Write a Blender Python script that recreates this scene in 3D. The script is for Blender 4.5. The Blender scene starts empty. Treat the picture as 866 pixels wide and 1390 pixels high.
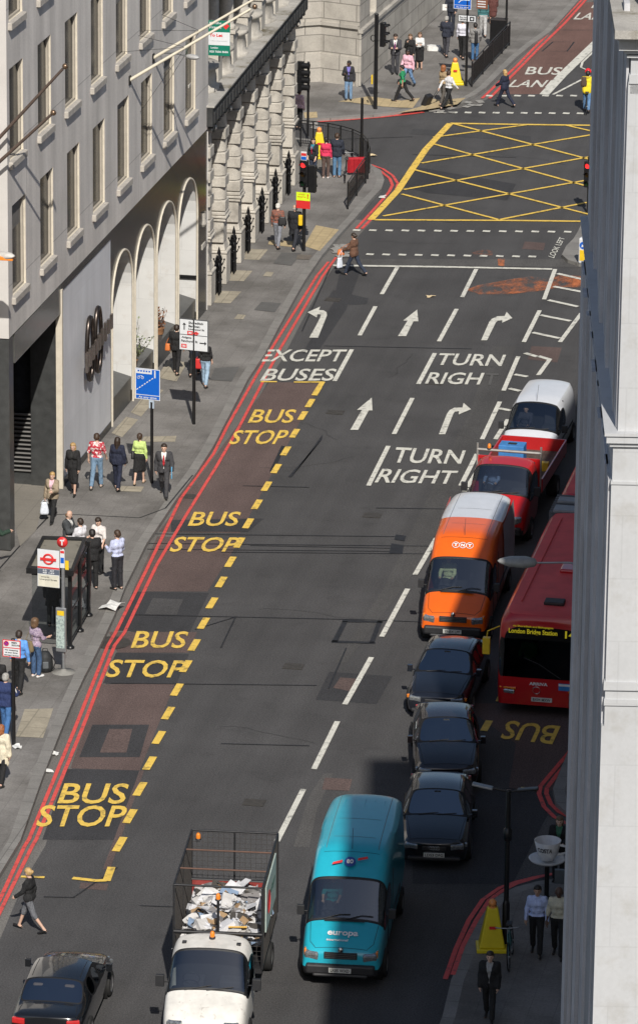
import bpy, bmesh, math, random
import numpy as np
from mathutils import Vector, Matrix

# ---------------------------------------------------------------- camera, sky, sun, exposure
scene = bpy.context.scene
col = scene.collection
R = math.radians
FPX, PPX, PPY, CAMH = 6550.0, 433.0, 650.0, 44.5      # long lens on a high gallery above the street
dn = np.array([-233.0, 21300.0, FPX]); dn /= np.linalg.norm(dn)
WZ = -dn
vy = np.array([1722 - PPX, 0.0, FPX]); vy[1] = -(vy[0]*WZ[0] + FPX*WZ[2])/WZ[1]
WY = vy/np.linalg.norm(vy); WX = np.cross(WY, WZ)
W = np.array([WX, WY, WZ])
cam_d = bpy.data.cameras.new('camera'); cam = bpy.data.objects.new('camera', cam_d); col.objects.link(cam)
cr, cu, cb = W @ [1, 0, 0], W @ [0, -1, 0], W @ [0, 0, -1]
cam.matrix_world = Matrix(((cr[0], cu[0], cb[0], 0), (cr[1], cu[1], cb[1], 0), (cr[2], cu[2], cb[2], CAMH), (0, 0, 0, 1)))
cam_d.sensor_fit = 'VERTICAL'; cam_d.sensor_height = 36; cam_d.lens = FPX/1390*36
cam_d.shift_y = (PPY - 695)/1390; cam_d.clip_start = 1; cam_d.clip_end = 3000
scene.camera = cam

SUN_EL, SUN_AZ = 41.5, 163.2                          # elevation; azimuth clockwise from +Y
sd = Vector((math.sin(R(SUN_AZ))*math.cos(R(SUN_EL)), math.cos(R(SUN_AZ))*math.cos(R(SUN_EL)), math.sin(R(SUN_EL))))
world = bpy.data.worlds.new('World'); scene.world = world; world.use_nodes = True
wn = world.node_tree; wn.nodes.clear()
sky = wn.nodes.new('ShaderNodeTexSky'); sky.sky_type = 'NISHITA'; sky.sun_disc = False
sky.sun_elevation = R(SUN_EL); sky.sun_rotation = R(SUN_AZ); sky.dust_density = 1.5
bg = wn.nodes.new('ShaderNodeBackground'); bg.inputs['Strength'].default_value = 0.074
wo = wn.nodes.new('ShaderNodeOutputWorld')
wn.links.new(sky.outputs[0], bg.inputs['Color']); wn.links.new(bg.outputs[0], wo.inputs['Surface'])
sl = bpy.data.lights.new('sun', 'SUN'); sl.energy = 4.6; sl.angle = R(0.5); sl.color = (1.0, 0.95, 0.87)
so = bpy.data.objects.new('sun', sl); col.objects.link(so); so.rotation_euler = sd.to_track_quat('Z', 'Y').to_euler()
scene.view_settings.view_transform = 'Standard'; scene.view_settings.look = 'None'
scene.view_settings.exposure = 0.10; scene.view_settings.gamma = 1.0
scene.render.engine = 'CYCLES'; scene.cycles.max_bounces = 6; scene.cycles.transparent_max_bounces = 8
scene.cycles.use_denoising = True

def P(x, y, z=0.0):
    """where the sight line measured at photo point (x, y) meets the level z"""
    d = W @ np.array([x - PPX, y - PPY, FPX]); s = (z - CAMH)/d[2]
    return Vector((d[0]*s, d[1]*s, z))
KH = 0.12                                              # kerb height
def PV(x, y): return P(x, y, KH)

# ---------------------------------------------------------------- materials
MATS = {}
def _noise(nt, vec, scale, detail=3, rough=.55, mapscale=None):
    if mapscale:
        mp = nt.nodes.new('ShaderNodeMapping'); mp.inputs['Scale'].default_value = mapscale
        nt.links.new(vec, mp.inputs['Vector']); vec = mp.outputs[0]
    n = nt.nodes.new('ShaderNodeTexNoise'); n.inputs['Scale'].default_value = scale
    n.inputs['Detail'].default_value = detail; n.inputs['Roughness'].default_value = rough
    nt.links.new(vec, n.inputs['Vector']); return n.outputs['Fac']
def _range(nt, v, a, b, lo=.3, hi=.7):
    m = nt.nodes.new('ShaderNodeMapRange'); m.inputs['From Min'].default_value = lo; m.inputs['From Max'].default_value = hi
    m.inputs['To Min'].default_value = a; m.inputs['To Max'].default_value = b
    nt.links.new(v, m.inputs['Value']); return m.outputs[0]
def _mul(nt, a, b):
    m = nt.nodes.new('ShaderNodeMath'); m.operation = 'MULTIPLY'
    for i, v in enumerate((a, b)):
        if isinstance(v, (int, float)): m.inputs[i].default_value = v
        else: nt.links.new(v, m.inputs[i])
    return m.outputs[0]
def _mixc(nt, fac, a, b, mode='MIX'):
    m = nt.nodes.new('ShaderNodeMix'); m.data_type = 'RGBA'; m.blend_type = mode
    for i, v in ((0, fac), (6, a), (7, b)):
        if isinstance(v, (int, float)): m.inputs[i].default_value = v
        elif isinstance(v, (tuple, list)): m.inputs[i].default_value = (*v[:3], 1)
        else: nt.links.new(v, m.inputs[i])
    return m.outputs[2]
def mat(name, c=(.5, .5, .5), rough=.6, metal=0.0, var=.12, scale=6.0, fine=0.0, fscale=60.0, bump=0.0, spec=.5,
        streak=None, coat=0.0, world_co=False, blotch=None, brick=None):
    """procedural surface: base colour with soft mottling, optional fine grain, streaks, blotches, block joints"""
    if name in MATS: return MATS[name]
    m = bpy.data.materials.new(name); m.use_nodes = True; nt = m.node_tree; MATS[name] = m
    b = nt.nodes['Principled BSDF']; b.inputs['Roughness'].default_value = rough; b.inputs['Metallic'].default_value = metal
    b.inputs['Specular IOR Level'].default_value = spec
    if coat: b.inputs['Coat Weight'].default_value = coat; b.inputs['Coat Roughness'].default_value = .05
    if world_co: vec = nt.nodes.new('ShaderNodeNewGeometry').outputs['Position']
    else: vec = nt.nodes.new('ShaderNodeTexCoord').outputs['Object']
    f = _range(nt, _noise(nt, vec, scale), 1 - var, 1 + var)
    if fine: f = _mul(nt, f, _range(nt, _noise(nt, vec, fscale, 2, .7), 1 - fine, 1 + fine))
    if streak:
        ms, amt = streak; f = _mul(nt, f, _range(nt, _noise(nt, vec, 1.0, 4, .6, ms), 1 - amt, 1 + amt))
    base = c
    if blotch:
        bc, bs, lo, hi = blotch
        base = _mixc(nt, _range(nt, _noise(nt, vec, bs, 5, .65), 0, 1, lo, hi), c, bc)
    hgt = None
    if brick:
        ax, bw, bh, mort, mc, bvar = brick
        sp = nt.nodes.new('ShaderNodeSeparateXYZ'); nt.links.new(vec, sp.inputs[0])
        cb_ = nt.nodes.new('ShaderNodeCombineXYZ'); nt.links.new(sp.outputs[ax[0]], cb_.inputs[0]); nt.links.new(sp.outputs[ax[1]], cb_.inputs[1])
        bt = nt.nodes.new('ShaderNodeTexBrick'); nt.links.new(cb_.outputs[0], bt.inputs['Vector'])
        bt.inputs['Scale'].default_value = 1; bt.inputs['Mortar Size'].default_value = mort; bt.inputs['Mortar Smooth'].default_value = 0
        bt.inputs['Brick Width'].default_value = bw; bt.inputs['Row Height'].default_value = bh; bt.inputs['Bias'].default_value = 0
        bt.inputs['Color1'].default_value = (*[1 + bvar]*3, 1); bt.inputs['Color2'].default_value = (*[1 - bvar]*3, 1)
        bt.inputs['Mortar'].default_value = (*[mc]*3, 1)
        base = _mixc(nt, 1.0, base, bt.outputs['Color'], 'MULTIPLY')
    cc = nt.nodes.new('ShaderNodeCombineXYZ')
    for i in range(3): nt.links.new(f, cc.inputs[i])
    out = _mixc(nt, 1.0, base, cc.outputs[0], 'MULTIPLY')
    nt.links.new(out, b.inputs['Base Color'])
    if bump:
        bp = nt.nodes.new('ShaderNodeBump'); bp.inputs['Strength'].default_value = bump; bp.inputs['Distance'].default_value = .02
        nt.links.new(_noise(nt, vec, fscale, 2), bp.inputs['Height']); nt.links.new(bp.outputs[0], b.inputs['Normal'])
    return m
def paint(name, c, rough=.28, coat=.6, var=.04): return mat('paint_' + name, c, rough, 0, var, 3, coat=coat, fine=.03, fscale=30)
def glass(name='vehicle_glass', tint=(.10, .12, .13), gl=.30, fs=1.0):
    if name in MATS: return MATS[name]
    m = bpy.data.materials.new(name); m.use_nodes = True; nt = m.node_tree; nt.nodes.clear(); MATS[name] = m
    o = nt.nodes.new('ShaderNodeOutputMaterial'); t = nt.nodes.new('ShaderNodeBsdfTransparent'); t.inputs[0].default_value = (*tint, 1)
    g = nt.nodes.new('ShaderNodeBsdfGlossy'); g.inputs['Roughness'].default_value = .03; g.inputs['Color'].default_value = (.8, .87, .95, 1)
    fr = nt.nodes.new('ShaderNodeFresnel'); fr.inputs[0].default_value = 1.5
    ad = nt.nodes.new('ShaderNodeMath'); ad.operation = 'ADD'; ad.inputs[1].default_value = gl*.12
    nt.links.new(_mul(nt, fr.outputs[0], fs), ad.inputs[0])
    x = nt.nodes.new('ShaderNodeMixShader'); nt.links.new(ad.outputs[0], x.inputs[0]); nt.links.new(t.outputs[0], x.inputs[1]); nt.links.new(g.outputs[0], x.inputs[2])
    nt.links.new(x.outputs[0], o.inputs['Surface']); return m
def lamp(name, c, s):
    if name in MATS: return MATS[name]
    m = mat(name, c, .3, var=0); b = m.node_tree.nodes['Principled BSDF']
    b.inputs['Emission Color'].default_value = (*c, 1); b.inputs['Emission Strength'].default_value = s; return m

# ---------------------------------------------------------------- objects
def tag(o, label=None, cat=None, group=None, kind=None):
    if label: o['label'] = label
    if cat: o['category'] = cat
    if group: o['group'] = group
    if kind: o['kind'] = kind
    return o
def empty(name, loc=(0, 0, 0), rz=0.0, label=None, cat=None, group=None, kind=None):
    o = bpy.data.objects.new(name, None); col.objects.link(o); o.location = loc; o.rotation_euler = (0, 0, rz)
    o.empty_display_size = .1
    return tag(o, label, cat, group, kind)
def link(name, me, parent=None, loc=None, rz=0.0):
    o = bpy.data.objects.new(name, me); col.objects.link(o)
    if parent is not None: o.parent = parent
    if loc is not None: o.location = loc; o.rotation_euler = (0, 0, rz)
    return o
def copy_tree(o, parent=None):
    c = o.copy(); col.objects.link(c); c.parent = parent
    for ch in o.children: copy_tree(ch, c)
    return c
class MB:
    """collects shapes and links them as one mesh object"""
    def __init__(s): s.v = []; s.f = []; s.m = []; s.sm = []
    def add(s, vs, fs, mi=0, smooth=False):
        n = len(s.v); s.v += [tuple(p) for p in vs]
        for f in fs: s.f.append(tuple(i + n for i in f)); s.m.append(mi); s.sm.append(smooth)
        return s
    def box(s, c, d, mi=0, rz=0.0, rx=0.0, ry=0.0, taper=0.0):
        x, y, z = d[0]/2, d[1]/2, d[2]/2; t = 1 - taper
        vs = [Vector(p) for p in ((-x, -y, -z), (x, -y, -z), (x, y, -z), (-x, y, -z), (-x*t, -y*t, z), (x*t, -y*t, z), (x*t, y*t, z), (-x*t, y*t, z))]
        m = Matrix.Rotation(rz, 3, 'Z') @ Matrix.Rotation(ry, 3, 'Y') @ Matrix.Rotation(rx, 3, 'X')
        return s.add([m @ p + Vector(c) for p in vs], [(0, 3, 2, 1), (4, 5, 6, 7), (0, 1, 5, 4), (1, 2, 6, 5), (2, 3, 7, 6), (3, 0, 4, 7)], mi)
    def tube(s, pts, r, n=8, mi=0, smooth=True, cap=True):
        pts = [Vector(p) for p in pts]; rs = r if isinstance(r, (list, tuple)) else [r]*len(pts); vs = []; fs = []
        for i, p in enumerate(pts):
            t = (pts[min(i+1, len(pts)-1)] - pts[max(i-1, 0)]).normalized()
            a = t.orthogonal().normalized() if i == 0 else (a - t*a.dot(t)).normalized()
            b = t.cross(a)
            for k in range(n):
                an = 2*math.pi*k/n; vs.append(p + (a*math.cos(an) + b*math.sin(an))*rs[i])
        for i in range(len(pts)-1):
            for k in range(n): fs.append((i*n+k, i*n+(k+1) % n, (i+1)*n+(k+1) % n, (i+1)*n+k))
        s.add(vs, fs, mi, smooth)
        if cap:
            L = len(pts) - 1
            s.add([vs[k] for k in range(n)], [tuple(reversed(range(n)))], mi); s.add([vs[L*n+k] for k in range(n)], [tuple(range(n))], mi)
        return s
    def lathe(s, c, prof, n=16, mi=0, smooth=True, axis='Z', a0=0, a1=2*math.pi):
        vs = []; fs = []; full = abs(a1-a0-2*math.pi) < 1e-6; nn = n if full else n + 1
        for r, z in prof:
            for k in range(nn):
                a = a0 + (a1-a0)*k/n; p = (r*math.cos(a), r*math.sin(a), z)
                if axis == 'X': p = (z, p[0], p[1])
                if axis == 'Y': p = (p[0], z, -p[1])
                vs.append(Vector(p) + Vector(c))
        for i in range(len(prof)-1):
            for k in range(n):
                k2 = (k+1) % nn; fs.append((i*nn+k, i*nn+k2, (i+1)*nn+k2, (i+1)*nn+k))
        return s.add(vs, fs, mi, smooth)
    def sphere(s, c, r, n=10, mi=0, sz=1.0):
        return s.lathe(c, [(max(r*math.sin(math.pi*i/n), 1e-4), -r*sz*math.cos(math.pi*i/n)) for i in range(n+1)], n+2, mi)
    def prism(s, pts, z0, z1, mi=0, mtop=None):
        n = len(pts); p2 = [(p[0], p[1]) for p in pts]
        if sum(p2[i][0]*p2[(i+1) % n][1] - p2[(i+1) % n][0]*p2[i][1] for i in range(n)) < 0: p2.reverse()
        vs = [(x, y, z0) for x, y in p2] + [(x, y, z1) for x, y in p2]
        s.add(vs, [(i, (i+1) % n, n+(i+1) % n, n+i) for i in range(n)], mi)
        s.add([(x, y, z1) for x, y in p2], [tuple(range(n))], mi if mtop is None else mtop)
        return s.add([(x, y, z0) for x, y in p2], [tuple(reversed(range(n)))], mi)
    def flat(s, pts, z, mi=0):
        n = len(pts); p2 = [(p[0], p[1]) for p in pts]
        if sum(p2[i][0]*p2[(i+1) % n][1] - p2[(i+1) % n][0]*p2[i][1] for i in range(n)) < 0: p2.reverse()
        return s.add([(x, y, z) for x, y in p2], [tuple(range(n))], mi)
    def strip(s, pts, w, z, mi=0):
        pts = [Vector((p[0], p[1])) for p in pts]; o = []
        for i, p in enumerate(pts):
            t = (pts[min(i+1, len(pts)-1)] - pts[max(i-1, 0)]).normalized(); nn = Vector((-t.y, t.x))
            o.append((p + nn*w/2, p - nn*w/2))
        for i in range(len(o)-1):
            a, b = o[i]; c, d = o[i+1]; s.add([(b.x, b.y, z), (d.x, d.y, z), (c.x, c.y, z), (a.x, a.y, z)], [(0, 1, 2, 3)], mi)
        return s
    def mesh(s, name, mats):
        me = bpy.data.meshes.new(name); me.from_pydata(s.v, [], s.f)
        for m in (mats if isinstance(mats, (list, tuple)) else [mats]): me.materials.append(m)
        me.polygons.foreach_set('material_index', s.m); me.polygons.foreach_set('use_smooth', s.sm); me.update(); return me
    def build(s, name, mats, parent=None, bevel=0.0, loc=None, rz=0.0):
        o = link(name, s.mesh(name, mats), parent, loc, rz)
        if bevel:
            b = o.modifiers.new('bevel', 'BEVEL'); b.width = bevel; b.segments = 2; b.limit_method = 'ANGLE'; b.angle_limit = R(40)
        return o
def text_data(txt, bold=0.0, spacing=1.0):
    cu = bpy.data.curves.new('t', 'FONT'); cu.body = txt; cu.offset = bold; cu.space_character = spacing; cu.resolution_u = 3
    cu.fill_mode = 'FRONT'; o = bpy.data.objects.new('t', cu); col.objects.link(o)
    dg = bpy.context.evaluated_depsgraph_get(); dg.update(); me = o.evaluated_get(dg).to_mesh()
    v = np.array([p.co[:] for p in me.vertices]); f = [tuple(p.vertices) for p in me.polygons]
    o.evaluated_get(dg).to_mesh_clear(); bpy.data.objects.remove(o); bpy.data.curves.remove(cu)
    if len(v): v = v - v.min(0); v = v/np.maximum(v.max(0), 1e-6)
    return v, f
TXT = {}
def text_on(mb, txt, TL, TR, BR, BL, mi=0, bold=.02, spacing=1.0):
    """fit lettering into the four-cornered field"""
    k = (txt, bold, spacing)
    if k not in TXT: TXT[k] = text_data(*k)
    v, f = TXT[k]; TL, TR, BR, BL = [np.array(p, float) for p in (TL, TR, BR, BL)]
    vs = [(BL*(1-a) + BR*a)*(1-b) + (TL*(1-a) + TR*a)*b for a, b, _ in v]
    return mb.add(vs, f, mi)
def lettering(name, txt, c, u, v, wd, ht, m, parent, bold=.02, spacing=1.0):
    c, u, v = Vector(c), Vector(u).normalized(), Vector(v).normalized(); mb = MB()
    text_on(mb, txt, c - u*wd/2 + v*ht/2, c + u*wd/2 + v*ht/2, c + u*wd/2 - v*ht/2, c - u*wd/2 - v*ht/2, 0, bold, spacing)
    return mb.build(name, m, parent)
# ---------------------------------------------------------------- ground materials
def asphalt(name, c, mott=.13, tracks=0.08):
    return mat(name, c, .88, 0, mott, .35, fine=.42, fscale=24, spec=.3, streak=((1.1, .03, 1), tracks*1.6), world_co=True, bump=.3, blotch=(tuple(x*.72 for x in c), .9, .56, .80))
A_ROAD = asphalt('asphalt', (.064, .0625, .0635))
A_DARK = asphalt('asphalt_newer', (.040, .040, .043), .10)
A_LITE = asphalt('asphalt_worn', (.083, .080, .078), .14)
A_RED = asphalt('asphalt_red', (.104, .074, .068), .14)
A_RED2 = asphalt('asphalt_bus_lane_red', (.135, .078, .066), .12)
A_SEAL = mat('bitumen_seal', (.018, .018, .020), .6, 0, .3, 6, world_co=True)
PAVE = mat('paving', (.205, .195, .185), .85, 0, .12, .5, fine=.16, fscale=16, world_co=True, blotch=((.125, .118, .11), .35, .42, .62),
           brick=((1, 0), .9, .6, .011, .84, .045), spec=.3)
PAVE_Y = mat('york_stone', (.32, .285, .22), .85, 0, .14, 2, fine=.12, fscale=20, world_co=True, brick=((1, 0), .8, .55, .02, .72, .06))
PAVE_D = mat('paving_dark', (.10, .098, .095), .85, 0, .12, 2, fine=.12, fscale=20, world_co=True)
TACT = mat('tactile_buff', (.42, .33, .19), .8, 0, .1, 3, fine=.1, world_co=True, brick=((1, 0), .4, .4, .02, .8, .03))
KERB = mat('granite_kerb', (.200, .192, .180), .8, 0, .12, 1.5, fine=.16, fscale=30, world_co=True, brick=((1, 0), .95, 4, .014, .62, .05))
GUT = asphalt('gutter_asphalt', (.130, .123, .115), .14)
def rpaint(name, c, wear=.5):
    """thermoplastic road paint, worn thin in spots where the road shows"""
    m = mat(name, c, .65, 0, .10, 3, fine=.12, fscale=30, world_co=True, blotch=((c[0]*.4+.03, c[1]*.4+.03, c[2]*.4+.03), 4.5, .54, .66)); return m
RW = rpaint('road_white', (.60, .59, .53)); RY = rpaint('road_yellow', (.74, .50, .09)); RR = rpaint('road_red', (.62, .075, .065))
RWF = rpaint('road_white_faded', (.30, .29, .27))
IRON = mat('cast_iron_cover', (.075, .068, .060), .6, .4, .2, 8, world_co=True, fine=.2)

# ---------------------------------------------------------------- kerb lines (surveyed off the photograph)
KL = [(-60, 1325), (0, 1187), (28.5, 1140), (58.6, 1054), (82, 994), (97, 957), (115.5, 917), (125, 899), (144, 860), (157, 832), (170, 797),
      (199, 738), (240, 677), (268, 640), (290, 605), (337, 514), (359, 481), (380.5, 440), (404, 398), (415, 379), (437, 347), (463, 316),
      (483.5, 294), (505.6, 268), (517.6, 256), (521.5, 244), (517, 231), (508, 226), (496, 218), (478, 209)]
kl = [PV(*p) for p in KL]
kl = [Vector((-25.7, 88, KH))] + kl + [Vector((-34.3, 187.6, KH)), Vector((-37, 188.4, KH)), Vector((-60, 190, KH))]
KF = [(400, 164), (428, 161.5), (470, 159), (510, 156), (540, 152), (571, 148), (600, 142), (629, 136), (645, 128.5), (660, 118), (680, 98), (700, 78), (722, 60), (747, 42), (785, 0)]
kf = [Vector((-60, 193.2, KH)), Vector((-44, 192.9, KH))] + [PV(*p) for p in KF] + [Vector((-27.2, 240, KH)), Vector((-27.0, 330, KH))]
def offs(pl, d):
    """polyline moved sideways by d (left of its direction)"""
    o = []
    for i, p in enumerate(pl):
        a = pl[max(i-1, 0)]; b = pl[min(i+1, len(pl)-1)]; t = Vector((b.x-a.x, b.y-a.y)).normalized(); o.append(Vector((p.x - t.y*d, p.y + t.x*d, p.z)))
    return o
road = MB().flat([(-400, 40), (400, 40), (400, 1400), (-400, 1400)], 0).build('road', A_ROAD); tag(road, kind='structure')
def pave(name, pl, rest, m=PAVE, kerb=.30, side=1):
    root = MB().prism([tuple(p[:2]) for p in pl] + rest, -.2, KH, 0).build(name, m); tag(root, kind='structure')
    mb = MB(); ins = offs(pl, side*kerb)
    for i in range(len(pl)-1):
        a, b, c, d = pl[i], pl[i+1], ins[i+1], ins[i]
        mb.add([(a.x, a.y, KH+.004), (b.x, b.y, KH+.004), (c.x, c.y, KH+.004), (d.x, d.y, KH+.004)], [(0, 1, 2, 3) if side > 0 else (3, 2, 1, 0)])
        e = offs(pl, -side*.004); mb.add([(e[i].x, e[i].y, 0), (e[i+1].x, e[i+1].y, 0), (e[i+1].x, e[i+1].y, KH+.004), (e[i].x, e[i].y, KH+.004)], [(0, 1, 2, 3)])
    mb.build('kerb', KERB, root); return root
pave_l = pave('pavement', kl, [(-60, 170), (-60, 88)])
pave_f = pave('pavement', kf, [(-60, 330)])
# right-hand corner pavement and island
def Rg(pts, z=0): return [P(x, y, z) for x, y in pts]
kr = [Vector((-9, 123.5, KH))] + [PV(*p) for p in [(792, 985), (775, 1010), (760, 1045), (750, 1070), (754, 1090), (770, 1104)]] + [Vector((-12.2, 113.9, KH)), Vector((-6, 112.8, KH))]
MB_r = pave('pavement', kr[::-1], [(-6, 123.5)] if False else [], side=-1)
kr2 = [Vector((-6, 110.6, KH)), Vector((-12.8, 110.8, KH))] + [PV(*p) for p in [(752, 1193), (730, 1196), (700, 1204), (676, 1215), (655, 1235), (640, 1262), (628, 1290), (612, 1330), (600, 1380)]] + [Vector((-15.6, 92, KH))]
pave('pavement', kr2[::-1], [(-6, 92), (-6, 110.6)][::-1] if False else [(-6, 110.6)][:0] + [], side=-1) if False else None
root_r2 = MB().prism([tuple(p[:2]) for p in kr2] + [(-6, 92)], -.2, KH, 0).build('pavement', PAVE); tag(root_r2, kind='structure')
mb = MB(); i2 = offs(kr2, -.3) if False else offs(kr2, .3)
for i in range(len(kr2)-1):
    a, b, c, d = kr2[i], kr2[i+1], i2[i+1], i2[i]
    mb.add([(a.x, a.y, KH+.004), (b.x, b.y, KH+.004), (c.x, c.y, KH+.004), (d.x, d.y, KH+.004)], [(0, 1, 2, 3)])
mb.build('kerb', KERB, root_r2)
# side-street entry: lighter setts between the two corner pavements
entry = MB().flat([P(742, 1108), P(726, 1137), P(701, 1190), P(690, 1208), Vector((-9, 110.2, 0)), Vector((-9, 114.6, 0))], .004).build('entry_surface', A_LITE, road); tag(entry, kind='structure')

PC = [0]
def patch(px, lvl, m, name='road_patch', parent=road):
    PC[0] += 1; o = MB().flat([P(*p) for p in px], .0035*lvl + .00013*PC[0]).build(name, m, parent); return o
# bus-lane surfacing between the red lines and the yellow cage
patch([(366, 519), (436, 519), (326, 724), (216, 722)], 1, A_RED)
patch([(232, 706), (358, 704), (337, 722), (233, 722)], 2, A_DARK)
patch([(214, 728), (326, 733), (282, 803), (180, 803)], 1, A_RED)
patch([(181, 803), (284, 805), (256, 862), (157, 856)], 1, A_DARK)
patch([(208, 812), (249, 814), (240, 835), (197, 834)], 2, A_ROAD)
patch([(148, 858), (268, 858), (256, 886), (160, 886)], 1, A_RED)
patch([(158, 886), (257, 888), (240, 928), (140, 928)], 1, A_DARK)
patch([(137, 929), (238, 928), (190, 1046), (96, 1043)], 1, A_RED)
patch([(126, 984), (203, 984), (190, 1028), (108, 1028)], 2, A_DARK)
patch([(149, 990), (180, 990), (172, 1022), (136, 1022)], 3, A_RED)
patch([(92, 1044), (189, 1046), (160, 1140), (58, 1140)], 1, A_DARK)
patch([(190, 1046), (196, 1046), (150, 1180), (140, 1180)], 1, A_RED)
patch([(110, 1198), (148, 1200), (145, 1209), (108, 1206)], 1, A_RED)
# carriageway patches
patch([(428, 950), (447, 912), (533, 918), (511, 956)], 1, A_DARK)
patch([(452, 934), (462, 920), (490, 922), (482, 940)], 2, A_RED)
patch([(420, 1080), (440, 1050), (442, 1050), (452, 1050), (430, 1100), (420, 1150), (398, 1150)], 1, A_LITE)
patch([(441, 1056), (478, 1058), (474, 1074), (437, 1072)], 2, A_RED)
patch([(445, 405), (452, 394), (500, 405), (498, 413), (475, 414)], 1, A_DARK)
patch([(448, 398), (468, 392), (480, 400), (466, 410), (450, 408)], 2, A_SEAL) if False else None
patch([(463, 360), (492, 360), (470, 420), (430, 480), (410, 480), (452, 412)], 1, A_DARK)
patch([(536, 250), (560, 226), (700, 250), (688, 272), (580, 262)], 1, A_DARK)
patch([(500, 352), (770, 352), (768, 357), (500, 356)], 1, A_LITE)
patch([(466, 352), (560, 352), (790, 358), (790, 363), (458, 360)], 2, A_LITE)
patch([(600, 900), (720, 520), (600, 640), (560, 760)], 1, A_LITE) if False else None
patch([(637, 560), (668, 470), (700, 470), (640, 640), (560, 780), (470, 900), (455, 900), (520, 800)], 1, asphalt('asphalt_lane_join', (.071, .069, .068), .16))
patch([(625, 955), (790, 955), (790, 1076), (690, 1070), (700, 1010)], 1, A_RED)
patch([(560, 1076), (690, 1070), (742, 1078), (742, 1108), (695, 1200), (560, 1200)], 1, A_DARK)
patch([(721, 470), (762, 472), (756, 492), (716, 488)], 1, A_RED)
patch([(712, 328), (740, 330), (737, 340), (708, 338)], 1, A_RED)
patch([(560, 175), (720, 185), (720, 192), (556, 182)], 1, asphalt('asphalt_grey', (.052, .052, .054)))
# bus lane beyond the junction
patch([(666, 128), (690, 110), (752, 42), (781, 4), (858, 0), (800, 60), (742, 128)], 1, A_RED2)
mbl = MB()
def quadline(mb, a, b, c, d, w, z): mb.strip([P(*p) for p in (a, b, c, d, a)], w, z)
quadline(mbl, (750, 57), (779, 57), (769, 70), (735, 70), .07, .008); mbl.strip([P(763, 41), P(845, 41)], .06, .008)
mbl.build('cover_outline', A_SEAL, road)
# sealed trenches and saw cuts
mb = MB()
for a, b in [((190, 725), (540, 729)), ((340, 741), (545, 745)), ((190, 738), (590, 742)), ((200, 746), (540, 749)), ((300, 750), (640, 753)), ((180, 835), (500, 842)), ((500, 842), (600, 846)), ((150, 928), (430, 931)), ((60, 1218), (100, 1219)), ((100, 1219), (160, 1178)), ((446, 935), (470, 880)), ((410, 450), (450, 360)), ((265, 855), (320, 838)), ((320, 838), (300, 880)), ((510, 690), (640, 692)), ((330, 660), (420, 662)), ((300, 1010), (420, 1013)), ((440, 470), (640, 474)), ((190, 1230), (330, 1235)), ((560, 210), (700, 214)), ((440, 190), (560, 186))]:
    mb.strip([P(*a), P(*b)], .045, .0185)
mb.build('trench_seam', A_SEAL, road)
rdc = random.Random(12); mb = MB()
for (x, y, n) in [(480, 840, 8), (560, 480, 8), (620, 330, 7), (480, 620, 8), (430, 1010, 9), (390, 570, 7), (520, 230, 8), (680, 210, 7)]:
    p = P(x, y); a = rdc.uniform(0, 6.28); pts = [p]
    for k in range(n): a += rdc.uniform(-.5, .5); p = p + Vector((math.cos(a), math.sin(a), 0))*rdc.uniform(.25, .6); pts.append(p)
    mb.strip(pts, .014, .0195)
mb.build('road_crack', mat('crack_dirt', (.036, .035, .036), .9, world_co=True), road)
mb = MB()
for q in [[(465, 844), (472, 844), (458, 872), (450, 872)], [(512, 844), (519, 844), (508, 873), (501, 873)], [(450, 870), (510, 872), (509, 874.5), (450, 873)], [(465, 842), (520, 844), (519, 846), (464, 845)],
          [(537, 726), (551, 728), (549, 735), (535, 733)], [(531, 738), (548, 741), (546, 752), (528, 752)], [(437, 597), (438, 590), (396, 648), (391, 648)], [(382, 606), (388, 606), (372, 640), (366, 640)]]:
    mb.flat([P(*p) for p in q], .0175)
mb.build('bitumen_patch', A_SEAL, road)
mb = MB(); c = P(152, 873)
mb.lathe((c.x, c.y, .02), [(.55, 0), (.001, .002)], 20)
mb.build('manhole_cover', IRON, road)
mb = MB()
for px in [(253, 674), (452, 407), (398, 905), (505, 700), (610, 300), (345, 1090), (590, 520), (455, 560)]:
    c = P(*px); mb.box((c.x, c.y, .016), (.55, .45, .01))
mb.build('drain_cover', IRON, road)

# gutter band beside the kerb, double red lines
gut_c = [p for p in kl if p.y < 176]; gi = offs(gut_c, -.32)
MB().strip(gi, .62, .002).build('gutter', GUT, road)
gf = offs([p for p in kf if p.x > -31.6], -.3); MB().strip(gf, .55, .002).build('gutter', GUT, road)
red1 = [(-30, 1278), (0, 1223), (33.7, 1150), (40, 1140), (100.5, 994), (147, 877), (157, 860), (197.6, 777.7), (246, 677), (290, 617), (308.5, 580), (370.5, 471), (431, 374), (446, 356)]
red2 = [(-30, 1302), (0, 1240), (44, 1150), (50, 1140), (110.5, 994), (156, 877), (169, 860), (213, 768), (253, 700), (294, 634), (325, 580), (380.5, 474), (437, 377), (456, 350)]
ra = [P(*p) for p in red1]; rb = [P(*p) for p in red2]
mb = MB(); mb.strip(ra, .10, .022); mb.strip(rb, .10, .022)
for pl in ([(483.5, 311), (509, 283), (518.6, 272), (528, 261), (532.5, 252), (529, 243), (517, 233), (503, 227.5)], [(491, 311), (513, 289), (526, 272), (537.5, 258), (540, 250), (533, 239), (520, 230), (503, 224)]):
    mb.strip([P(*p) for p in pl], .12, .022)
mb.strip([P(x, y) for x, y in [(430, 165.5), (470, 163), (520, 159), (560, 154.5), (574, 152.5)]], .25, .022)
for pl in ([(654, 134), (690, 100), (700, 91), (727, 63), (762, 28), (797, -8)], [(664, 134), (700, 98), (730, 67), (766, 32), (802, -8)]):
    mb.strip([P(*p) for p in pl], .13, .022)
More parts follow.
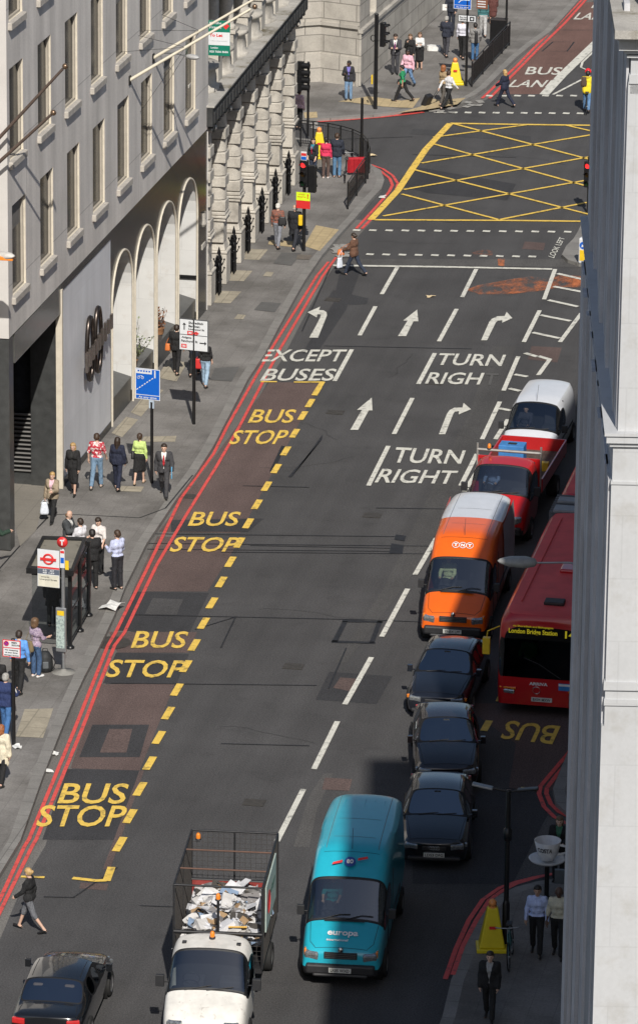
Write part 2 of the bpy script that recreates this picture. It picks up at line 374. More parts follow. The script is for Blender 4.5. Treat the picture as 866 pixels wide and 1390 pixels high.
for pl in ([(795, 985), (772, 1022), (750, 1048), (733, 1068), (731, 1078), (738, 1096), (752, 1110), (775, 1122)], [(795, 1002), (780, 1024), (756, 1052), (742, 1070), (741, 1078), (747, 1092), (758, 1103), (778, 1113)],
           [(752, 1187), (724, 1192), (700, 1198), (678, 1206), (655, 1222), (636, 1250), (618, 1290), (604, 1330)], [(752, 1192), (730, 1197), (700, 1206), (682, 1215), (664, 1228), (646, 1256), (628, 1290), (614, 1330)]):
    mb.strip([P(*p) for p in pl], .12, .13 if pl[0] == (752, 1192) else .022)
mb.build('double_red_line', RR, road)

# yellow box junction
mb = MB(); Y = .024
mb.strip([P(*p) for p in [(503, 299), (540, 259), (560, 229), (578, 203), (611, 168)]], .28, Y)
mb.strip([P(508, 299), P(600, 299.5), P(700, 300), P(860, 302)], .2, Y); mb.strip([P(611, 168), P(700, 169.5), P(860, 171.5)], .22, Y)
for a, b in [((613, 168), (860, 233)), ((588, 196), (860, 271)), ((562, 231), (812, 295)), ((545, 264), (677, 299)), ((765, 170), (860, 192)),
             ((588, 187), (715, 170)), ((572, 222), (860, 174)), ((548, 258), (860, 203)), ((520, 294), (860, 234)), ((677, 299), (860, 263))]:
    mb.strip([P(*a), P(*b)], .15, Y + .003)
mb.build('box_junction', RY, road)
# bus cage: dashes, end bars
mb = MB()
dash = [(430, 532), (421, 548), (411, 565), (400, 589), (388, 613), (375, 637), (362, 661), (349, 685.6), (337, 711.4), (325, 737.5), (313, 763.6), (300.5, 791), (288, 819.5), (276.5, 847), (264, 876.5), (252.5, 905.3), (240.5, 937.2), (228.5, 969), (216, 1002.1), (203.5, 1037), (190.5, 1072), (177, 1109), (163, 1147)]
for x, y in dash:
    c = P(x, y); mb.box((c.x, c.y, .026), (.2, .98, .004), rz=R(1))
mb.strip([P(152, 1178), P(145, 1197)], .2, .026); mb.strip([P(145, 1196), P(130, 1196.5), P(99, 1193)], .16, .0265)
mb.strip([P(29, 1191), P(61, 1192)], .12, .026); mb.strip([P(399, 519.5), P(440, 519.5)], .14, .026); mb.strip([P(354, 519), P(376, 519)], .14, .026); mb.strip([P(438, 519), P(431, 530)], .18, .0265)
for a, b in [((677, 953), (683, 940)), ((656, 993), (664, 979)), ((706, 1071), (729, 1073))]: mb.strip([P(*a), P(*b)], .2, .022)
mb.build('bus_cage_marking', RY, road)
# white lane lines
mb = MB(); Zw = .022
seg = [((376, 1143), (412, 1072)), ((426, 1045), (458, 980)), ((468, 957), (504, 893)), ((518, 865), (553, 800)), ((563, 781), (592, 731)), ((500, 660), (527, 606)), ((534.5, 590), (559.5, 541)),
       ((567.5, 522), (590, 480)), ((595.5, 464), (619.5, 420)), ((627, 404), (646, 366)), ((488, 456), (509.5, 416.5)), ((518, 400), (539, 363.5)), ((454, 518), (477.5, 475)),
       ((683, 531), (703, 484.5)), ((710.5, 465), (732, 422)), ((738, 407), (753, 366)), ((654, 597), (678, 546)), ((625, 660), (647, 617)),
       ((759.5, 465), (788.5, 426)), ((730, 510), (746, 488)), ((672, 597), (689, 570)), ((630, 668), (650, 636))]
for a, b in seg: mb.strip([P(*a), P(*b)], .15, Zw)
for a, b in [((756, 372), (800, 382)), ((751, 389.5), (800, 399)), ((743.7, 408), (784, 417)), ((733, 428.4), (774, 436.5)), ((722.5, 452), (759, 460)), ((712, 480), (729, 485)), ((730, 484), (746.6, 489)), ((698, 509), (715.5, 512)), ((690.7, 528), (705.6, 531.6)), ((677, 555), (692.5, 558))]:
    mb.strip([P(*a), P(*b)], .2, Zw + .002)
mb.strip([P(452, 361), P(600, 363), P(749, 366)], .22, Zw + .003)
# crossing studs
for x in range(484, 790, 22): c = P(x, 313 + (x-484)*.008); mb.box((c.x, c.y, Zw), (.28, .22, .004))
for x in list(range(480, 730, 22)): c = P(x, 345.5 + (x-480)*.014); mb.box((c.x, c.y, Zw), (.28, .22, .004))
for x in range(597, 800, 19): c = P(x, 153 + (x-597)*.008); mb.box((c.x, c.y, Zw), (.28, .26, .004))
for x in range(664, 800, 19): c = P(x, 130.5); mb.box((c.x, c.y, Zw), (.28, .26, .004))
# edge of bus lane beyond the junction, cycle feeder lines
mb.strip([P(738, 129), P(763, 102), P(812, 55), P(850, 20)], .42, Zw + .002)
mb.strip([P(750, 129), P(800, 103)], .12, Zw + .002); mb.strip([P(812, 64), P(790, 85), P(788, 92), P(797, 96), P(815, 95)], .1, Zw + .002)
mb.build('lane_marking', RW, road)
mb = MB()
rnd = random.Random(4)
for (x0, y0, x1, y1, n) in [(455, 333, 478, 350, 26), (632, 138, 652, 146, 10), (585, 146, 616, 155, 12), (424, 166, 430, 180, 8)]:   # scuffed old crossing marks
    for k in range(n):
        c = P(rnd.uniform(x0, x1), rnd.uniform(y0, y1)); mb.box((c.x, c.y, .030 + k*.0002), (rnd.uniform(.1, .5), rnd.uniform(.08, .3), .002), rz=rnd.uniform(0, 3))
mb.build('worn_crossing_paint', RWF, road)
# arrows
def poly(mb, pts, z):
    bm = bmesh.new(); vs = [bm.verts.new(P(*p, 0)[:2] + (z,)) if False else bm.verts.new((P(*p).x, P(*p).y, z)) for p in pts]
    f = bm.faces.new(vs); f.normal_update()
    if f.normal.z < 0: f.normal_flip()
    r = bmesh.ops.triangulate(bm, faces=[f]); bm.verts.index_update()
    mb.add([v.co[:] for v in bm.verts], [tuple(v.index for v in g.verts) for g in bm.faces]); bm.free()
def zf(pts, ox, oy, k): return [(ox + x/k, oy + y/k) for x, y in pts]
mb = MB()
poly(mb, zf([(447, 535), (483, 535), (519, 445), (517, 432), (505, 424), (486, 423), (492, 409), (440, 432), (477, 453), (481, 440), (494, 441), (492, 452), (470, 495)], 270, 280, 2.986), .024)
poly(mb, zf([(613, 73), (645, 73), (688, -6), (703, -6), (700, -58), (640, -8), (660, -8)], 270, 560, 2.986), .024)
poly(mb, [(540, 457), (551, 457), (561, 437), (567.5, 437), (566, 421), (547, 436), (553, 436)], .024)
poly(mb, zf([(262, 517), (285, 517), (318, 450), (326, 442), (343, 440), (343, 450), (382, 432), (360, 408), (352, 424), (325, 425), (303, 435), (293, 447)], 560, 280, 2.83), .024)
poly(mb, zf([(147, 293), (170, 293), (198, 222), (204, 212), (220, 210), (218, 222), (263, 203), (236, 180), (232, 197), (204, 197), (186, 206), (176, 220)], 540, 480, 2.657), .024)
mb.build('direction_arrow', RW, road)
def road_text(txt, q, m, name='road_lettering', bold=.014, z=.025, h=0):
    mb = MB(); TL, TR, BR, BL = [tuple(P(*p)[:2]) + (z,) for p in q]
    text_on(mb, txt, TL, TR, BR, BL, 0, bold); return mb.build(name, m, road)
z5 = lambda *p: zf(p, 270, 280, 2.986)
z3 = lambda *p: zf(p, 0, 840, 2.986)
road_text('EXCEPT', z5((270, 583), (602, 583), (577, 632), (245, 632)), RW)
road_text('BUSES', z5((280, 661), (563, 661), (540, 710), (247, 710)), RW)
road_text('BUS', z5((227, 826), (400, 826), (377, 881), (198, 881)), RY)
road_text('STOP', [(320, 585), (394.5, 584.5), (383, 604), (310, 604)], RY)
road_text('BUS', [(264, 695.5), (329, 695.5), (321, 715), (255, 715)], RY)
road_text('STOP', [(240, 729.5), (329, 730.5), (318, 750), (229, 750)], RY)
road_text('BUS', z3((556, 52), (770, 54), (746, 122), (531, 122)), RY)
road_text('STOP', z3((452, 168), (768, 172), (735, 242), (426, 240)), RY)
road_text('BUS', z3((264, 669), (530, 671), (503, 754), (233, 752)), RY)
road_text('STOP', z3((172, 758), (524, 760), (492, 846), (145, 846)), RY)
road_text('TURN', [(538, 608), (632, 612.5), (625, 631), (530, 629)], RW)
road_text('RIGHT', [(519, 637), (622, 640), (614, 658), (508, 656)], RW)
z6 = lambda *p: zf(p, 560, 280, 2.83)
road_text('TURN', z6((105, 567), (358, 573), (340, 617), (82, 612)), RW)
road_text('RIGH', z6((68, 640), (276, 642), (256, 688), (46, 684)), RW)
road_text('T', z6((282, 643), (330, 645), (318, 690), (270, 688)), mat('road_white_ghost', (.085, .083, .08), .8, world_co=True))
z2 = lambda *p: zf(p, 540, 740, 2.657)
road_text('BUS', z2((555, 722), (364, 700), (395, 634), (586, 655)), RY)
z1 = lambda *p: zf(p, 700, 0, 5.15)
road_text('BUS', z1((85, 470), (332, 474), (300, 527), (60, 524)), RW)
road_text('LANE', z1((-10, 562), (300, 565), (258, 614), (-60, 612)), RW)
road_text('LANE', z1((440, 92), (690, 95), (655, 142), (398, 139)), RW)
road_text('BUS', z1((560, 10), (760, 12), (730, 60), (522, 60)), RW)
zr = lambda *p: zf(p, 740, 260, 6.32)
road_text('LOOK LEFT', zr((22, 560), (120, 396), (168, 402), (72, 578)), RW, bold=.01)

# reflected orange light by the stop line, put into the road as noisy colour
def light_patch(name, pts, lvl, rr):
    m = bpy.data.materials.get('painted_orange_light')
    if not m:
        m = mat('painted_orange_light', (.56, .17, .06), .8, 0, .3, 1.2, world_co=True, fine=.25, fscale=10); nt = m.node_tree
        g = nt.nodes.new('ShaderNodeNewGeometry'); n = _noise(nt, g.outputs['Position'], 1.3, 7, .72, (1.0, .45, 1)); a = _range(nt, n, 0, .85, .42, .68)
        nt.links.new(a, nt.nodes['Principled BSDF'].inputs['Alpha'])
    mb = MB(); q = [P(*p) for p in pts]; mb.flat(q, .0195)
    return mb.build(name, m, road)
light_patch('painted_light', [(632, 394), (648, 388), (665, 385), (690, 380), (720, 376), (742, 379), (760, 374), (800, 376), (800, 393), (770, 390), (752, 392), (735, 395), (700, 399), (680, 400), (650, 400)], 0, 1)
light_patch('painted_light', [(640, 344), (655, 339), (668, 341), (668, 347), (648, 348)], 0, 1)
light_patch('painted_light', [(675, 352), (685, 352), (684, 362), (676, 361)], 0, 1)

# paving details
def ppatch(px, m, lvl=1, name='paving_slab', par=pave_l): PC[0] += 1; return MB().flat([PV(*p) for p in px], KH + .004*lvl + .0002*PC[0]).build(name, m, par)
for q in [[(66+34, 840+366/2.986), (73, 962), (58, 1000)][:0]]: pass
ppatch([(34, 963), (73, 962), (59, 1002), (22, 1000)], PAVE_Y)
ppatch([(429, 306), (460, 312), (434, 341), (413, 334)], TACT); ppatch([(366, 326), (398, 328), (399, 336), (364, 332)], TACT)
for q in [[(335, 338), (364, 339), (352, 353), (325, 352)], [(316, 367), (343, 368), (331, 382), (307, 381)], [(297, 395), (328, 396), (313, 412), (286, 411)],
          [(226, 466), (250, 445), (262, 447), (232, 480)], [(213, 513), (228, 490), (255, 492), (240, 518)], [(178, 560), (205, 525), (222, 530), (192, 566)],
          [(152, 588), (172, 566), (188, 570), (166, 594)], [(196, 593), (240, 592), (238, 600), (192, 600)], [(165, 660), (196, 661), (192, 668), (162, 667)]]:
    ppatch(q, PAVE_Y)
ppatch([(382, 343), (409, 344), (396, 361), (371, 358)], PAVE_D); ppatch([(404, 346), (424, 347), (420, 353), (402, 352)], mat('cover_brown', (.14, .12, .10), .7, world_co=True), 2)
for q in [[(323, 427), (334, 428), (330, 434), (318, 433)], [(362, 369), (372, 370), (368, 376), (357, 375)]]: ppatch(q, PAVE_Y, 1, 'access_cover')
for q in [[(355, 410), (382, 412), (373, 424), (345, 421)], [(292, 500), (325, 498), (315, 518), (285, 516)]]: ppatch(q, PAVE_D, 1)
ppatch([(540, 153.5), (571, 145), (583, 134), (600, 136), (632, 133), (620, 142), (582, 148.5)], TACT, 1, par=pave_f)
ppatch([(459, 138), (500, 131), (545, 137), (570, 133), (560, 147), (520, 145), (475, 139)], TACT, 1, par=pave_f)
ppatch([(412, 153), (430, 152), (431, 160), (414, 161)], TACT, 1, par=pave_f)
ppatch([(18, 700), (18, 655), (50, 652), (66, 655), (50, 720), (28, 742)], mat('paving_warm', (.205, .19, .165), .85, 0, .1, .8, fine=.1, fscale=16, world_co=True, brick=((1, 0), 1.3, .9, .014, .8, .04)), 1)
mb = MB()
for a, b in [((20, 702), (90, 698)), ((90, 698), (190, 703)), ((190, 703), (225, 690)), ((225, 690), (262, 645)), ((24, 745), (66, 702)), ((0, 772), (24, 745))]: mb.strip([PV(*a), PV(*b)], .05, KH + .006)
mb.build('paving_joint', A_SEAL, pave_l)
# litter
litter_m = mat('litter_white', (.7, .7, .68), .7)
def litter(px, s, label, cat='litter', nm='litter_paper', c=litter_m, z=KH):
    c0 = P(*px, z); mb = MB(); rd = random.Random(int(px[0])); n = 6; vs = []
    for j in range(3):
        for i in range(4): vs.append(((i-1.5)*s*.3 + rd.uniform(-.03, .03), (j-1)*s*.3 + rd.uniform(-.03, .03), .015 + rd.uniform(0, s*.18)))
    mb.add(vs, [(j*4+i, j*4+i+1, j*4+i+5, j*4+i+4) for j in range(2) for i in range(3)], 0, False)
    o = mb.build(nm, c, loc=c0, rz=rd.uniform(0, 3)); s_ = o.modifiers.new('s', 'SOLIDIFY'); s_.thickness = .01; return tag(o, label, cat)
litter((153, 825), .8, 'crumpled white newspaper on the kerb beside the bus shelter', 'newspaper', 'newspaper')
litter((519, 268), .42, 'crushed white and blue wrapper on the curved kerb by the railing', 'wrapper', 'wrapper', z=.01)
litter((505, 212), .35, 'small pale scrap lying in the road beyond the curved railing', 'scrap', 'scrap', mat('litter_tan', (.6, .48, .3)), z=.01)
litter((148, 1190), .2, 'tiny paper scrap in the road at the corner of the yellow bus cage', 'scrap', 'paper_scrap', z=.03) if False else None
litter((24, 1015), .35, 'white plastic scrap at the foot of the red route sign', 'scrap', 'plastic_scrap')
litter((76, 1024), .3, 'white scrap in the gutter beside the double red lines', 'scrap', 'paper_scrap', z=.01)
litter((66, 1048), .28, 'nearest white scrap in the gutter, above the bottom yellow bus lettering', 'scrap', 'paper_scrap', z=.01)
litter((584, 403), .35, 'tan paper scrap in the road between the straight and right-turn arrows', 'scrap', 'paper_scrap', mat('litter_tan', (.6, .48, .3)), z=.01)
# ---------------------------------------------------------------- buildings
CONC = mat('grey_render', (.62, .585, .55), .8, 0, .07, .5, fine=.10, fscale=22, streak=((1, 1.1, .10), .17), world_co=True,
           brick=((1, 2), 30.0, 4.12, .014, .60, .01))
CONC_END = mat('pale_render', (.55, .53, .51), .8, 0, .05, 1, fine=.06, world_co=True)
SILL = mat('sill_stone', (.42, .39, .35), .8, 0, .15, 5, fine=.15, world_co=True)
CREAM = mat('cream_frame', (.40, .36, .30), .6, 0, .06, 5, world_co=True)
CREAM2 = mat('cream_reveal', (.58, .53, .44), .7, 0, .08, 5, world_co=True)
WGL = mat('window_glass', (.030, .030, .030), .18, 0, .5, .9, spec=.28, world_co=True)
BLIND = mat('window_blind', (.16, .15, .14), .8, 0, .15, 3, world_co=True)
GRAN = mat('black_granite', (.022, .023, .024), .22, 0, .25, 9, fine=.5, fscale=50, world_co=True)
GRAN2 = mat('dark_granite', (.050, .052, .052), .35, 0, .2, 4, fine=.3, fscale=50, world_co=True)
MARB = mat('white_marble', (.60, .60, .59), .45, 0, .05, .9, fine=.04, world_co=True, streak=((.5, .5, 1.4), .05), brick=((0, 2), 1.6, 1.35, .008, .86, .02), blotch=((.50, .48, .45), 2.2, .55, .75))
MARB_F = mat('grey_marble', (.70, .71, .74), .4, 0, .05, .9, fine=.05, world_co=True, streak=((.5, 1.2, .2), .09), brick=((1, 2), 1.65, 1.95, .006, .88, .03))
STONE = mat('portland_stone', (.46, .43, .38), .8, 0, .13, 1.6, fine=.12, fscale=18, world_co=True, bump=.2, blotch=((.27, .25, .22), 1.1, .50, .72), streak=((2, 2, .3), .10))
STONE_B = mat('stone_block_wall', (.40, .375, .335), .85, 0, .10, 1.2, fine=.10, fscale=20, world_co=True, blotch=((.31, .29, .26), .9, .45, .7), brick=((1, 2), 1.35, .72, .022, .52, .08))
STONE_BX = mat('stone_block_end', (.40, .375, .335), .85, 0, .10, 1.2, fine=.10, fscale=20, world_co=True, blotch=((.31, .29, .26), .9, .45, .7), brick=((0, 2), 1.5, .72, .022, .52, .08))
SOOT = mat('soot_black_stone', (.030, .031, .032), .7, 0, .4, 2.5, fine=.2, world_co=True)
MOSSY = mat('weathered_ledge', (.37, .355, .33), .9, 0, .15, 2, fine=.2, world_co=True, blotch=((.11, .095, .06), 1.0, .50, .66))
WHITE = mat('whitewashed_stone', (.475, .485, .50), .75, 0, .03, .8, fine=.03, fscale=14, world_co=True, blotch=((.40, .395, .385), 2.2, .52, .78), streak=((1.2, 1.2, .12), .05), brick=((0, 2), 2.2, .95, .010, .93, .012))
WHITE_S = mat('weathered_side_stone', (.50, .50, .52), .85, 0, .10, 1.5, fine=.08, world_co=True, streak=((2.4, 2.4, .18), .22))
IRONB = mat('black_iron', (.012, .012, .013), .45, .3, .2, 8)
BRONZE = mat('bronze', (.085, .070, .062), .30, .85, .25, 8)
POLEW = mat('pole_cream_paint', (.62, .57, .46), .5, 0, .05, 6)
POLEB = mat('pole_brown_paint', (.085, .060, .048), .5, 0, .15, 6)
GXF = -33.83

def face_quad(mb, a, b, c, d, mi=0): mb.add([a, b, c, d], [(0, 1, 2, 3)], mi)
def wall_x(mb, X, y0, y1, z0, z1, holes, depth, mi=0, mr=1):
    """street wall in the plane x = X looking to +X, with rectangular openings and reveals"""
    ys = sorted({y0, y1, *[h[0] for h in holes], *[h[1] for h in holes]}); zs = sorted({z0, z1, *[h[2] for h in holes], *[h[3] for h in holes]})
    for i in range(len(ys)-1):
        j = 0
        while j < len(zs)-1:
            yc = (ys[i]+ys[i+1])/2
            def hole(jj): zc = (zs[jj]+zs[jj+1])/2; return any(h[0] < yc < h[1] and h[2] < zc < h[3] for h in holes)
            if hole(j): j += 1; continue
            k = j
            while k+1 < len(zs)-1 and not hole(k+1): k += 1
            face_quad(mb, (X, ys[i], zs[j]), (X, ys[i+1], zs[j]), (X, ys[i+1], zs[k+1]), (X, ys[i], zs[k+1]), mi); j = k+1
    for a, b, c, d in holes:
        x = X - depth
        face_quad(mb, (x, b, c), (X, b, c), (X, b, d), (x, b, d), mr); face_quad(mb, (X, a, c), (x, a, c), (x, a, d), (X, a, d), mr)
        face_quad(mb, (x, a, d), (x, b, d), (X, b, d), (X, a, d), mr); face_quad(mb, (X, a, c), (X, b, c), (x, b, c), (x, a, c), mr)

# --- grey office block over a dark granite arcade
g = empty('office_block', (GXF, 132.7, KH), 0, 'grey rendered office block with rows of tall windows above a dark granite arcade', 'office building')
def G_(mb, name, m, par=None, bevel=0): 
    o = mb.build(name, m, None, bevel); o.parent = par or g; o.matrix_parent_inverse = Matrix.Translation(-(g.location if (par is None or par is g) else Vector((0, 0, 0)))) ; return o
rows = [7.72, 11.84, 15.96, 20.08]; wy = [133.0 + 3.435*i for i in range(8)]
holes = []
for r, z in enumerate(rows):
    for i in range(8):
        a = wy[i] + (.2 if r == 0 else 0); holes.append((a, a+1.62, z+.12, z+2.85))
mb = MB(); wall_x(mb, GXF, 132.7, 161.0, 6.68, 23.5, holes, .16, 0, 1)
G_(mb, 'upper_wall', [CONC, CREAM2])
mb = MB()
face_quad(mb, (-60, 132.7, 6.68), (GXF, 132.7, 6.68), (GXF, 132.7, 23.5), (-60, 132.7, 23.5)); face_quad(mb, (-60, 132.7, 23.5), (GXF, 132.7, 23.5), (GXF, 161, 23.5), (-60, 161, 23.5))
face_quad(mb, (-60, 161.0, 0), (-60, 161.0, 23.5), (GXF, 161.0, 23.5), (GXF, 161.0, 0)); face_quad(mb, (-60, 132.7, 6.68), (-60, 161, 6.68), (GXF, 161, 6.68), (GXF, 132.7, 6.68))
G_(mb, 'end_wall', CONC_END)
rd = random.Random(3)
for a, b, c, d in holes:
    if c > 17: continue
    w = MB(); x = GXF - .16
    face_quad(w, (x+.02, a, c), (x+.02, b, c), (x+.02, b, d), (x+.02, a, d)); fr = G_(w, 'window', WGL)
    f = MB(); t = .07
    for (p, q, r_, s) in ((a, a+.04, c, d), (b-t-.03, b, c, d), (a+t, b-t, d-t, d), (a+t, b-t, c, c+t)):
        f.box((x+.06, (p+q)/2, (r_+s)/2), (.07, q-p, s-r_))
    o = f.build('frame', CREAM); o.parent = fr; o.matrix_parent_inverse = Matrix()
    if rd.random() < .3:
        h = rd.uniform(.3, 1.3); bl = MB(); face_quad(bl, (x+.025, a+t, d-h), (x+.025, b-t, d-h), (x+.025, b-t, d), (x+.025, a+t, d)); o = bl.build('blind', BLIND); o.parent = fr
    s = MB().box((GXF + .0, (a+b)/2, c-.13), (.24, (b-a)+.18, .22)); o = s.build('sill', SILL); o.parent = fr
    bv = o.modifiers.new('b', 'BEVEL'); bv.width = .02
# arcade
mb = MB(); Z6 = 6.68; AX = GXF - .03; arches = [(146.15, 149.2), (149.5, 152.55), (152.8, 155.9), (156.2, 159.3)]; ztop, zsp = 5.6, 4.1
edges = [146.0]; N = 12
def arch_z(t): return zsp + (ztop-zsp)*math.sqrt(max(0, 1-(2*t-1)**2))
prev = 145.95
for a, b in arches:
    face_quad(mb, (AX, prev, .12), (AX, a, .12), (AX, a, Z6), (AX, prev, Z6)); prev = b
    for k in range(N):
        t0, t1 = (1-math.cos(math.pi*k/N))/2, (1-math.cos(math.pi*(k+1)/N))/2; y0, y1 = a+(b-a)*t0, a+(b-a)*t1
        face_quad(mb, (AX, y0, arch_z(t0)), (AX, y1, arch_z(t1)), (AX, y1, Z6), (AX, y0, Z6))
face_quad(mb, (AX, prev, .12), (AX, 161.0, .12), (AX, 161.0, Z6), (AX, prev, Z6))
G_(mb, 'arcade_wall', GRAN)
mb = MB(); D = .78
for a, b in arches:
    x = AX - D
    face_quad(mb, (x, b, .5), (AX, b, .5), (AX, b, zsp), (x, b, zsp)); face_quad(mb, (AX, a, .5), (x, a, .5), (x, a, zsp), (AX, a, zsp))
    for k in range(N):
        t0, t1 = (1-math.cos(math.pi*k/N))/2, (1-math.cos(math.pi*(k+1)/N))/2; y0, y1 = a+(b-a)*t0, a+(b-a)*t1
        mb.add([(AX, y0, arch_z(t0)), (x, y0, arch_z(t0)), (x, y1, arch_z(t1)), (AX, y1, arch_z(t1))], [(0, 1, 2, 3)], 0, True)
G_(mb, 'arch_reveal', MARB)
for i, (a, b) in enumerate(arches):
    e = MB(); pts = [(AX+.02, a, .12)] + [(AX+.02, a+(b-a)*(1-math.cos(math.pi*k/16))/2, arch_z((1-math.cos(math.pi*k/16))/2)) for k in range(17)] + [(AX+.02, b, .12)]
    e.tube(pts, .045, 5); G_(e, 'arch_trim', CREAM2)
    w = MB(); face_quad(w, (AX-D+.01, a, .1), (AX-D+.01, b, .1), (AX-D+.01, b, ztop), (AX-D+.01, a, ztop)); gw = G_(w, 'arcade_window', WGL)
    s = MB()      # granite planter wall with a sloping top
    s.add([(AX-.04, a, .12), (AX-.04, b, .12), (AX-.04, b, .95), (AX-.04, a, .95), (AX-D, a, 1.15), (AX-D, b, 1.15)], [(0, 1, 2, 3), (3, 2, 5, 4)])
    G_(s, 'planter_wall', GRAN2)
    if i == 3:
        t = MB().box((AX-.35, b-.05, 1.75), (.7, .06, .12)); G_(t, 'glazing_bar', IRONB)
# marble panel with bronze emblem, entrance recess
mb = MB(); face_quad(mb, (GXF-.01, 139.3, .35), (GXF-.01, 145.95, .35), (GXF-.01, 145.95, 6.42), (GXF-.01, 139.3, 6.42)); G_(mb, 'marble_panel', MARB_F)
mb = MB(); mb.box((GXF-.02, 142.6, 6.55), (.06, 6.7, .25)); mb.box((GXF-.02, 142.6, .24), (.06, 6.7, .24)); mb.box((GXF-.25, 145.97, 3.3), (.44, .04, 6.3)); G_(mb, 'panel_surround', GRAN)
mb = MB(); mb.box((GXF-.06, 139.22, 3.3), (.20, .14, 6.4)); G_(mb, 'corner_trim', CREAM2)
mb = MB(); mb.box((GXF-.55, 139.42, 3.3), (.9, .28, 6.4)); G_(mb, 'entrance_pier', GRAN2)
mb = MB(); mb.box((GXF-2.6, 139.6, 3.3), (3.2, .2, 6.4)); mb.box((GXF-4, 136, 3.3), (.2, 6.5, 6.4)); G_(mb, 'recess_wall', GRAN)
lv = MB(); lv.box((GXF-1.32, 139.44, 1.2), (.62, .06, 1.9)); L = G_(lv, 'louvre_grille', IRONB)
for k in range(14): sl_ = MB().box((GXF-1.32, 139.38, .55 + k*.14), (.60, .10, .05), rx=R(-35)); o = sl_.build('louvre_blade', mat('louvre_grey', (.11, .105, .10), .5)); o.parent = L
mb = MB(); mb.box((GXF-1.32, 139.38, .25), (.66, .1, .45)); G_(mb, 'recess_plinth', GRAN2)
mb = MB(); mb.box((GXF-.10, 136.4, 6.2), (.2, 6.0, .90)); G_(mb, 'canopy_fascia', mat('polished_fascia', (.075, .075, .072), .2, 0, .3, .6, world_co=True, streak=((.5, 4, .5), .35)))
mb = MB(); mb.box((GXF-.42, 132.95, 3.4), (.84, .5, 6.5)); G_(mb, 'entrance_column', GRAN2)
mb = MB(); mb.box((GXF-2.4, 132.95, 3.4), (3.0, .3, 6.5)); G_(mb, 'recess_wall', GRAN)
mb = MB(); mb.box((GXF-1.6, 138.9, 2.4), (.06, .5, 3.6)); G_(mb, 'poster_case', mat('poster_blue', (.04, .12, .32), .3))
# bronze emblem: two tall rings over lettering
em = MB()
for yc in (142.55, 143.65):
    ring = [(GXF+.12, yc + .42*math.cos(a), 3.72 + (1.02 if yc < 143 else 1.05)*math.sin(a)) for a in np.linspace(0, 2*math.pi, 25)]; em.tube(ring, .075, 6, cap=False)
E_ = G_(em, 'bronze_emblem', BRONZE)
lt = MB()
rr = random.Random(8)
for k in range(9): lt.box((GXF+.26, 141.55 + k*.42, 3.55 + k*.055), (.07, .20 + rr.random()*.08, .42 + rr.random()*.22))
o = lt.build('emblem_lettering', mat('bronze_pale', (.22, .19, .17), .3, .8, .2, 8)); o.parent = E_

# planter shrubs in the arcade
LEAF = mat('leaf', (.075, .10, .035), .6, 0, .35, 5); LEAF2 = mat('leaf_pale', (.16, .19, .10), .6, 0, .3, 5); TERR = mat('terracotta', (.30, .15, .07), .8)
def shrub(px, z, r, n, label, m=LEAF, seed=1):
    c = Vector((GXF-.30, px, z)); root = empty('potted_plant', c, 0, label, 'plant'); rd = random.Random(seed)
    MB().lathe((0, 0, 0), [(.16, 0), (.2, .2), (.22, .22), (.18, .22), (.01, .2)], 12).build('pot', TERR, root); lf = MB(); st = MB()
    for k in range(n):
        a = rd.uniform(0, 6.28); e = rd.uniform(.2, 1.5); L_ = r*rd.uniform(.5, 1); tip = Vector((math.cos(a)*math.cos(e)*.7, math.sin(a)*math.cos(e), math.sin(e)+.2))*L_ + Vector((0, 0, .2))
        st.tube([(0, 0, .18), tip*.6, tip], .006, 3)
        for j in range(7):
            p = tip*(.45+.09*j); d = Vector((rd.uniform(-1, 1), rd.uniform(-1, 1), rd.uniform(-.2, 1))).normalized()*.13; s = d.cross(Vector((rd.random(), rd.random(), 1))).normalized()*.035
            lf.add([p, p+d*.5+s, p+d, p+d*.5-s], [(0, 1, 2, 3)])
    st.build('stem', POLEB, root); lf.build('foliage', m, root)
shrub(150.3, 1.0, 1.25, 60, 'spiky green plant in the planter of the second white arch', LEAF2, 2)
shrub(154.4, 1.0, .6, 26, 'small reddish plant in the planter of the third white arch', mat('leaf_red', (.22, .10, .05), .6), 5)

# --- Victorian stone building with banded columns
sA = Vector((-33.82, 162.35, 0)); sT = Vector((-.0294, .9996, 0)); ST_RZ = math.atan2(-sT.x, sT.y)
st = empty('stone_bank', sA, ST_RZ, 'ornate pale stone building with banded columns and a black cornice along the pavement', 'stone building')
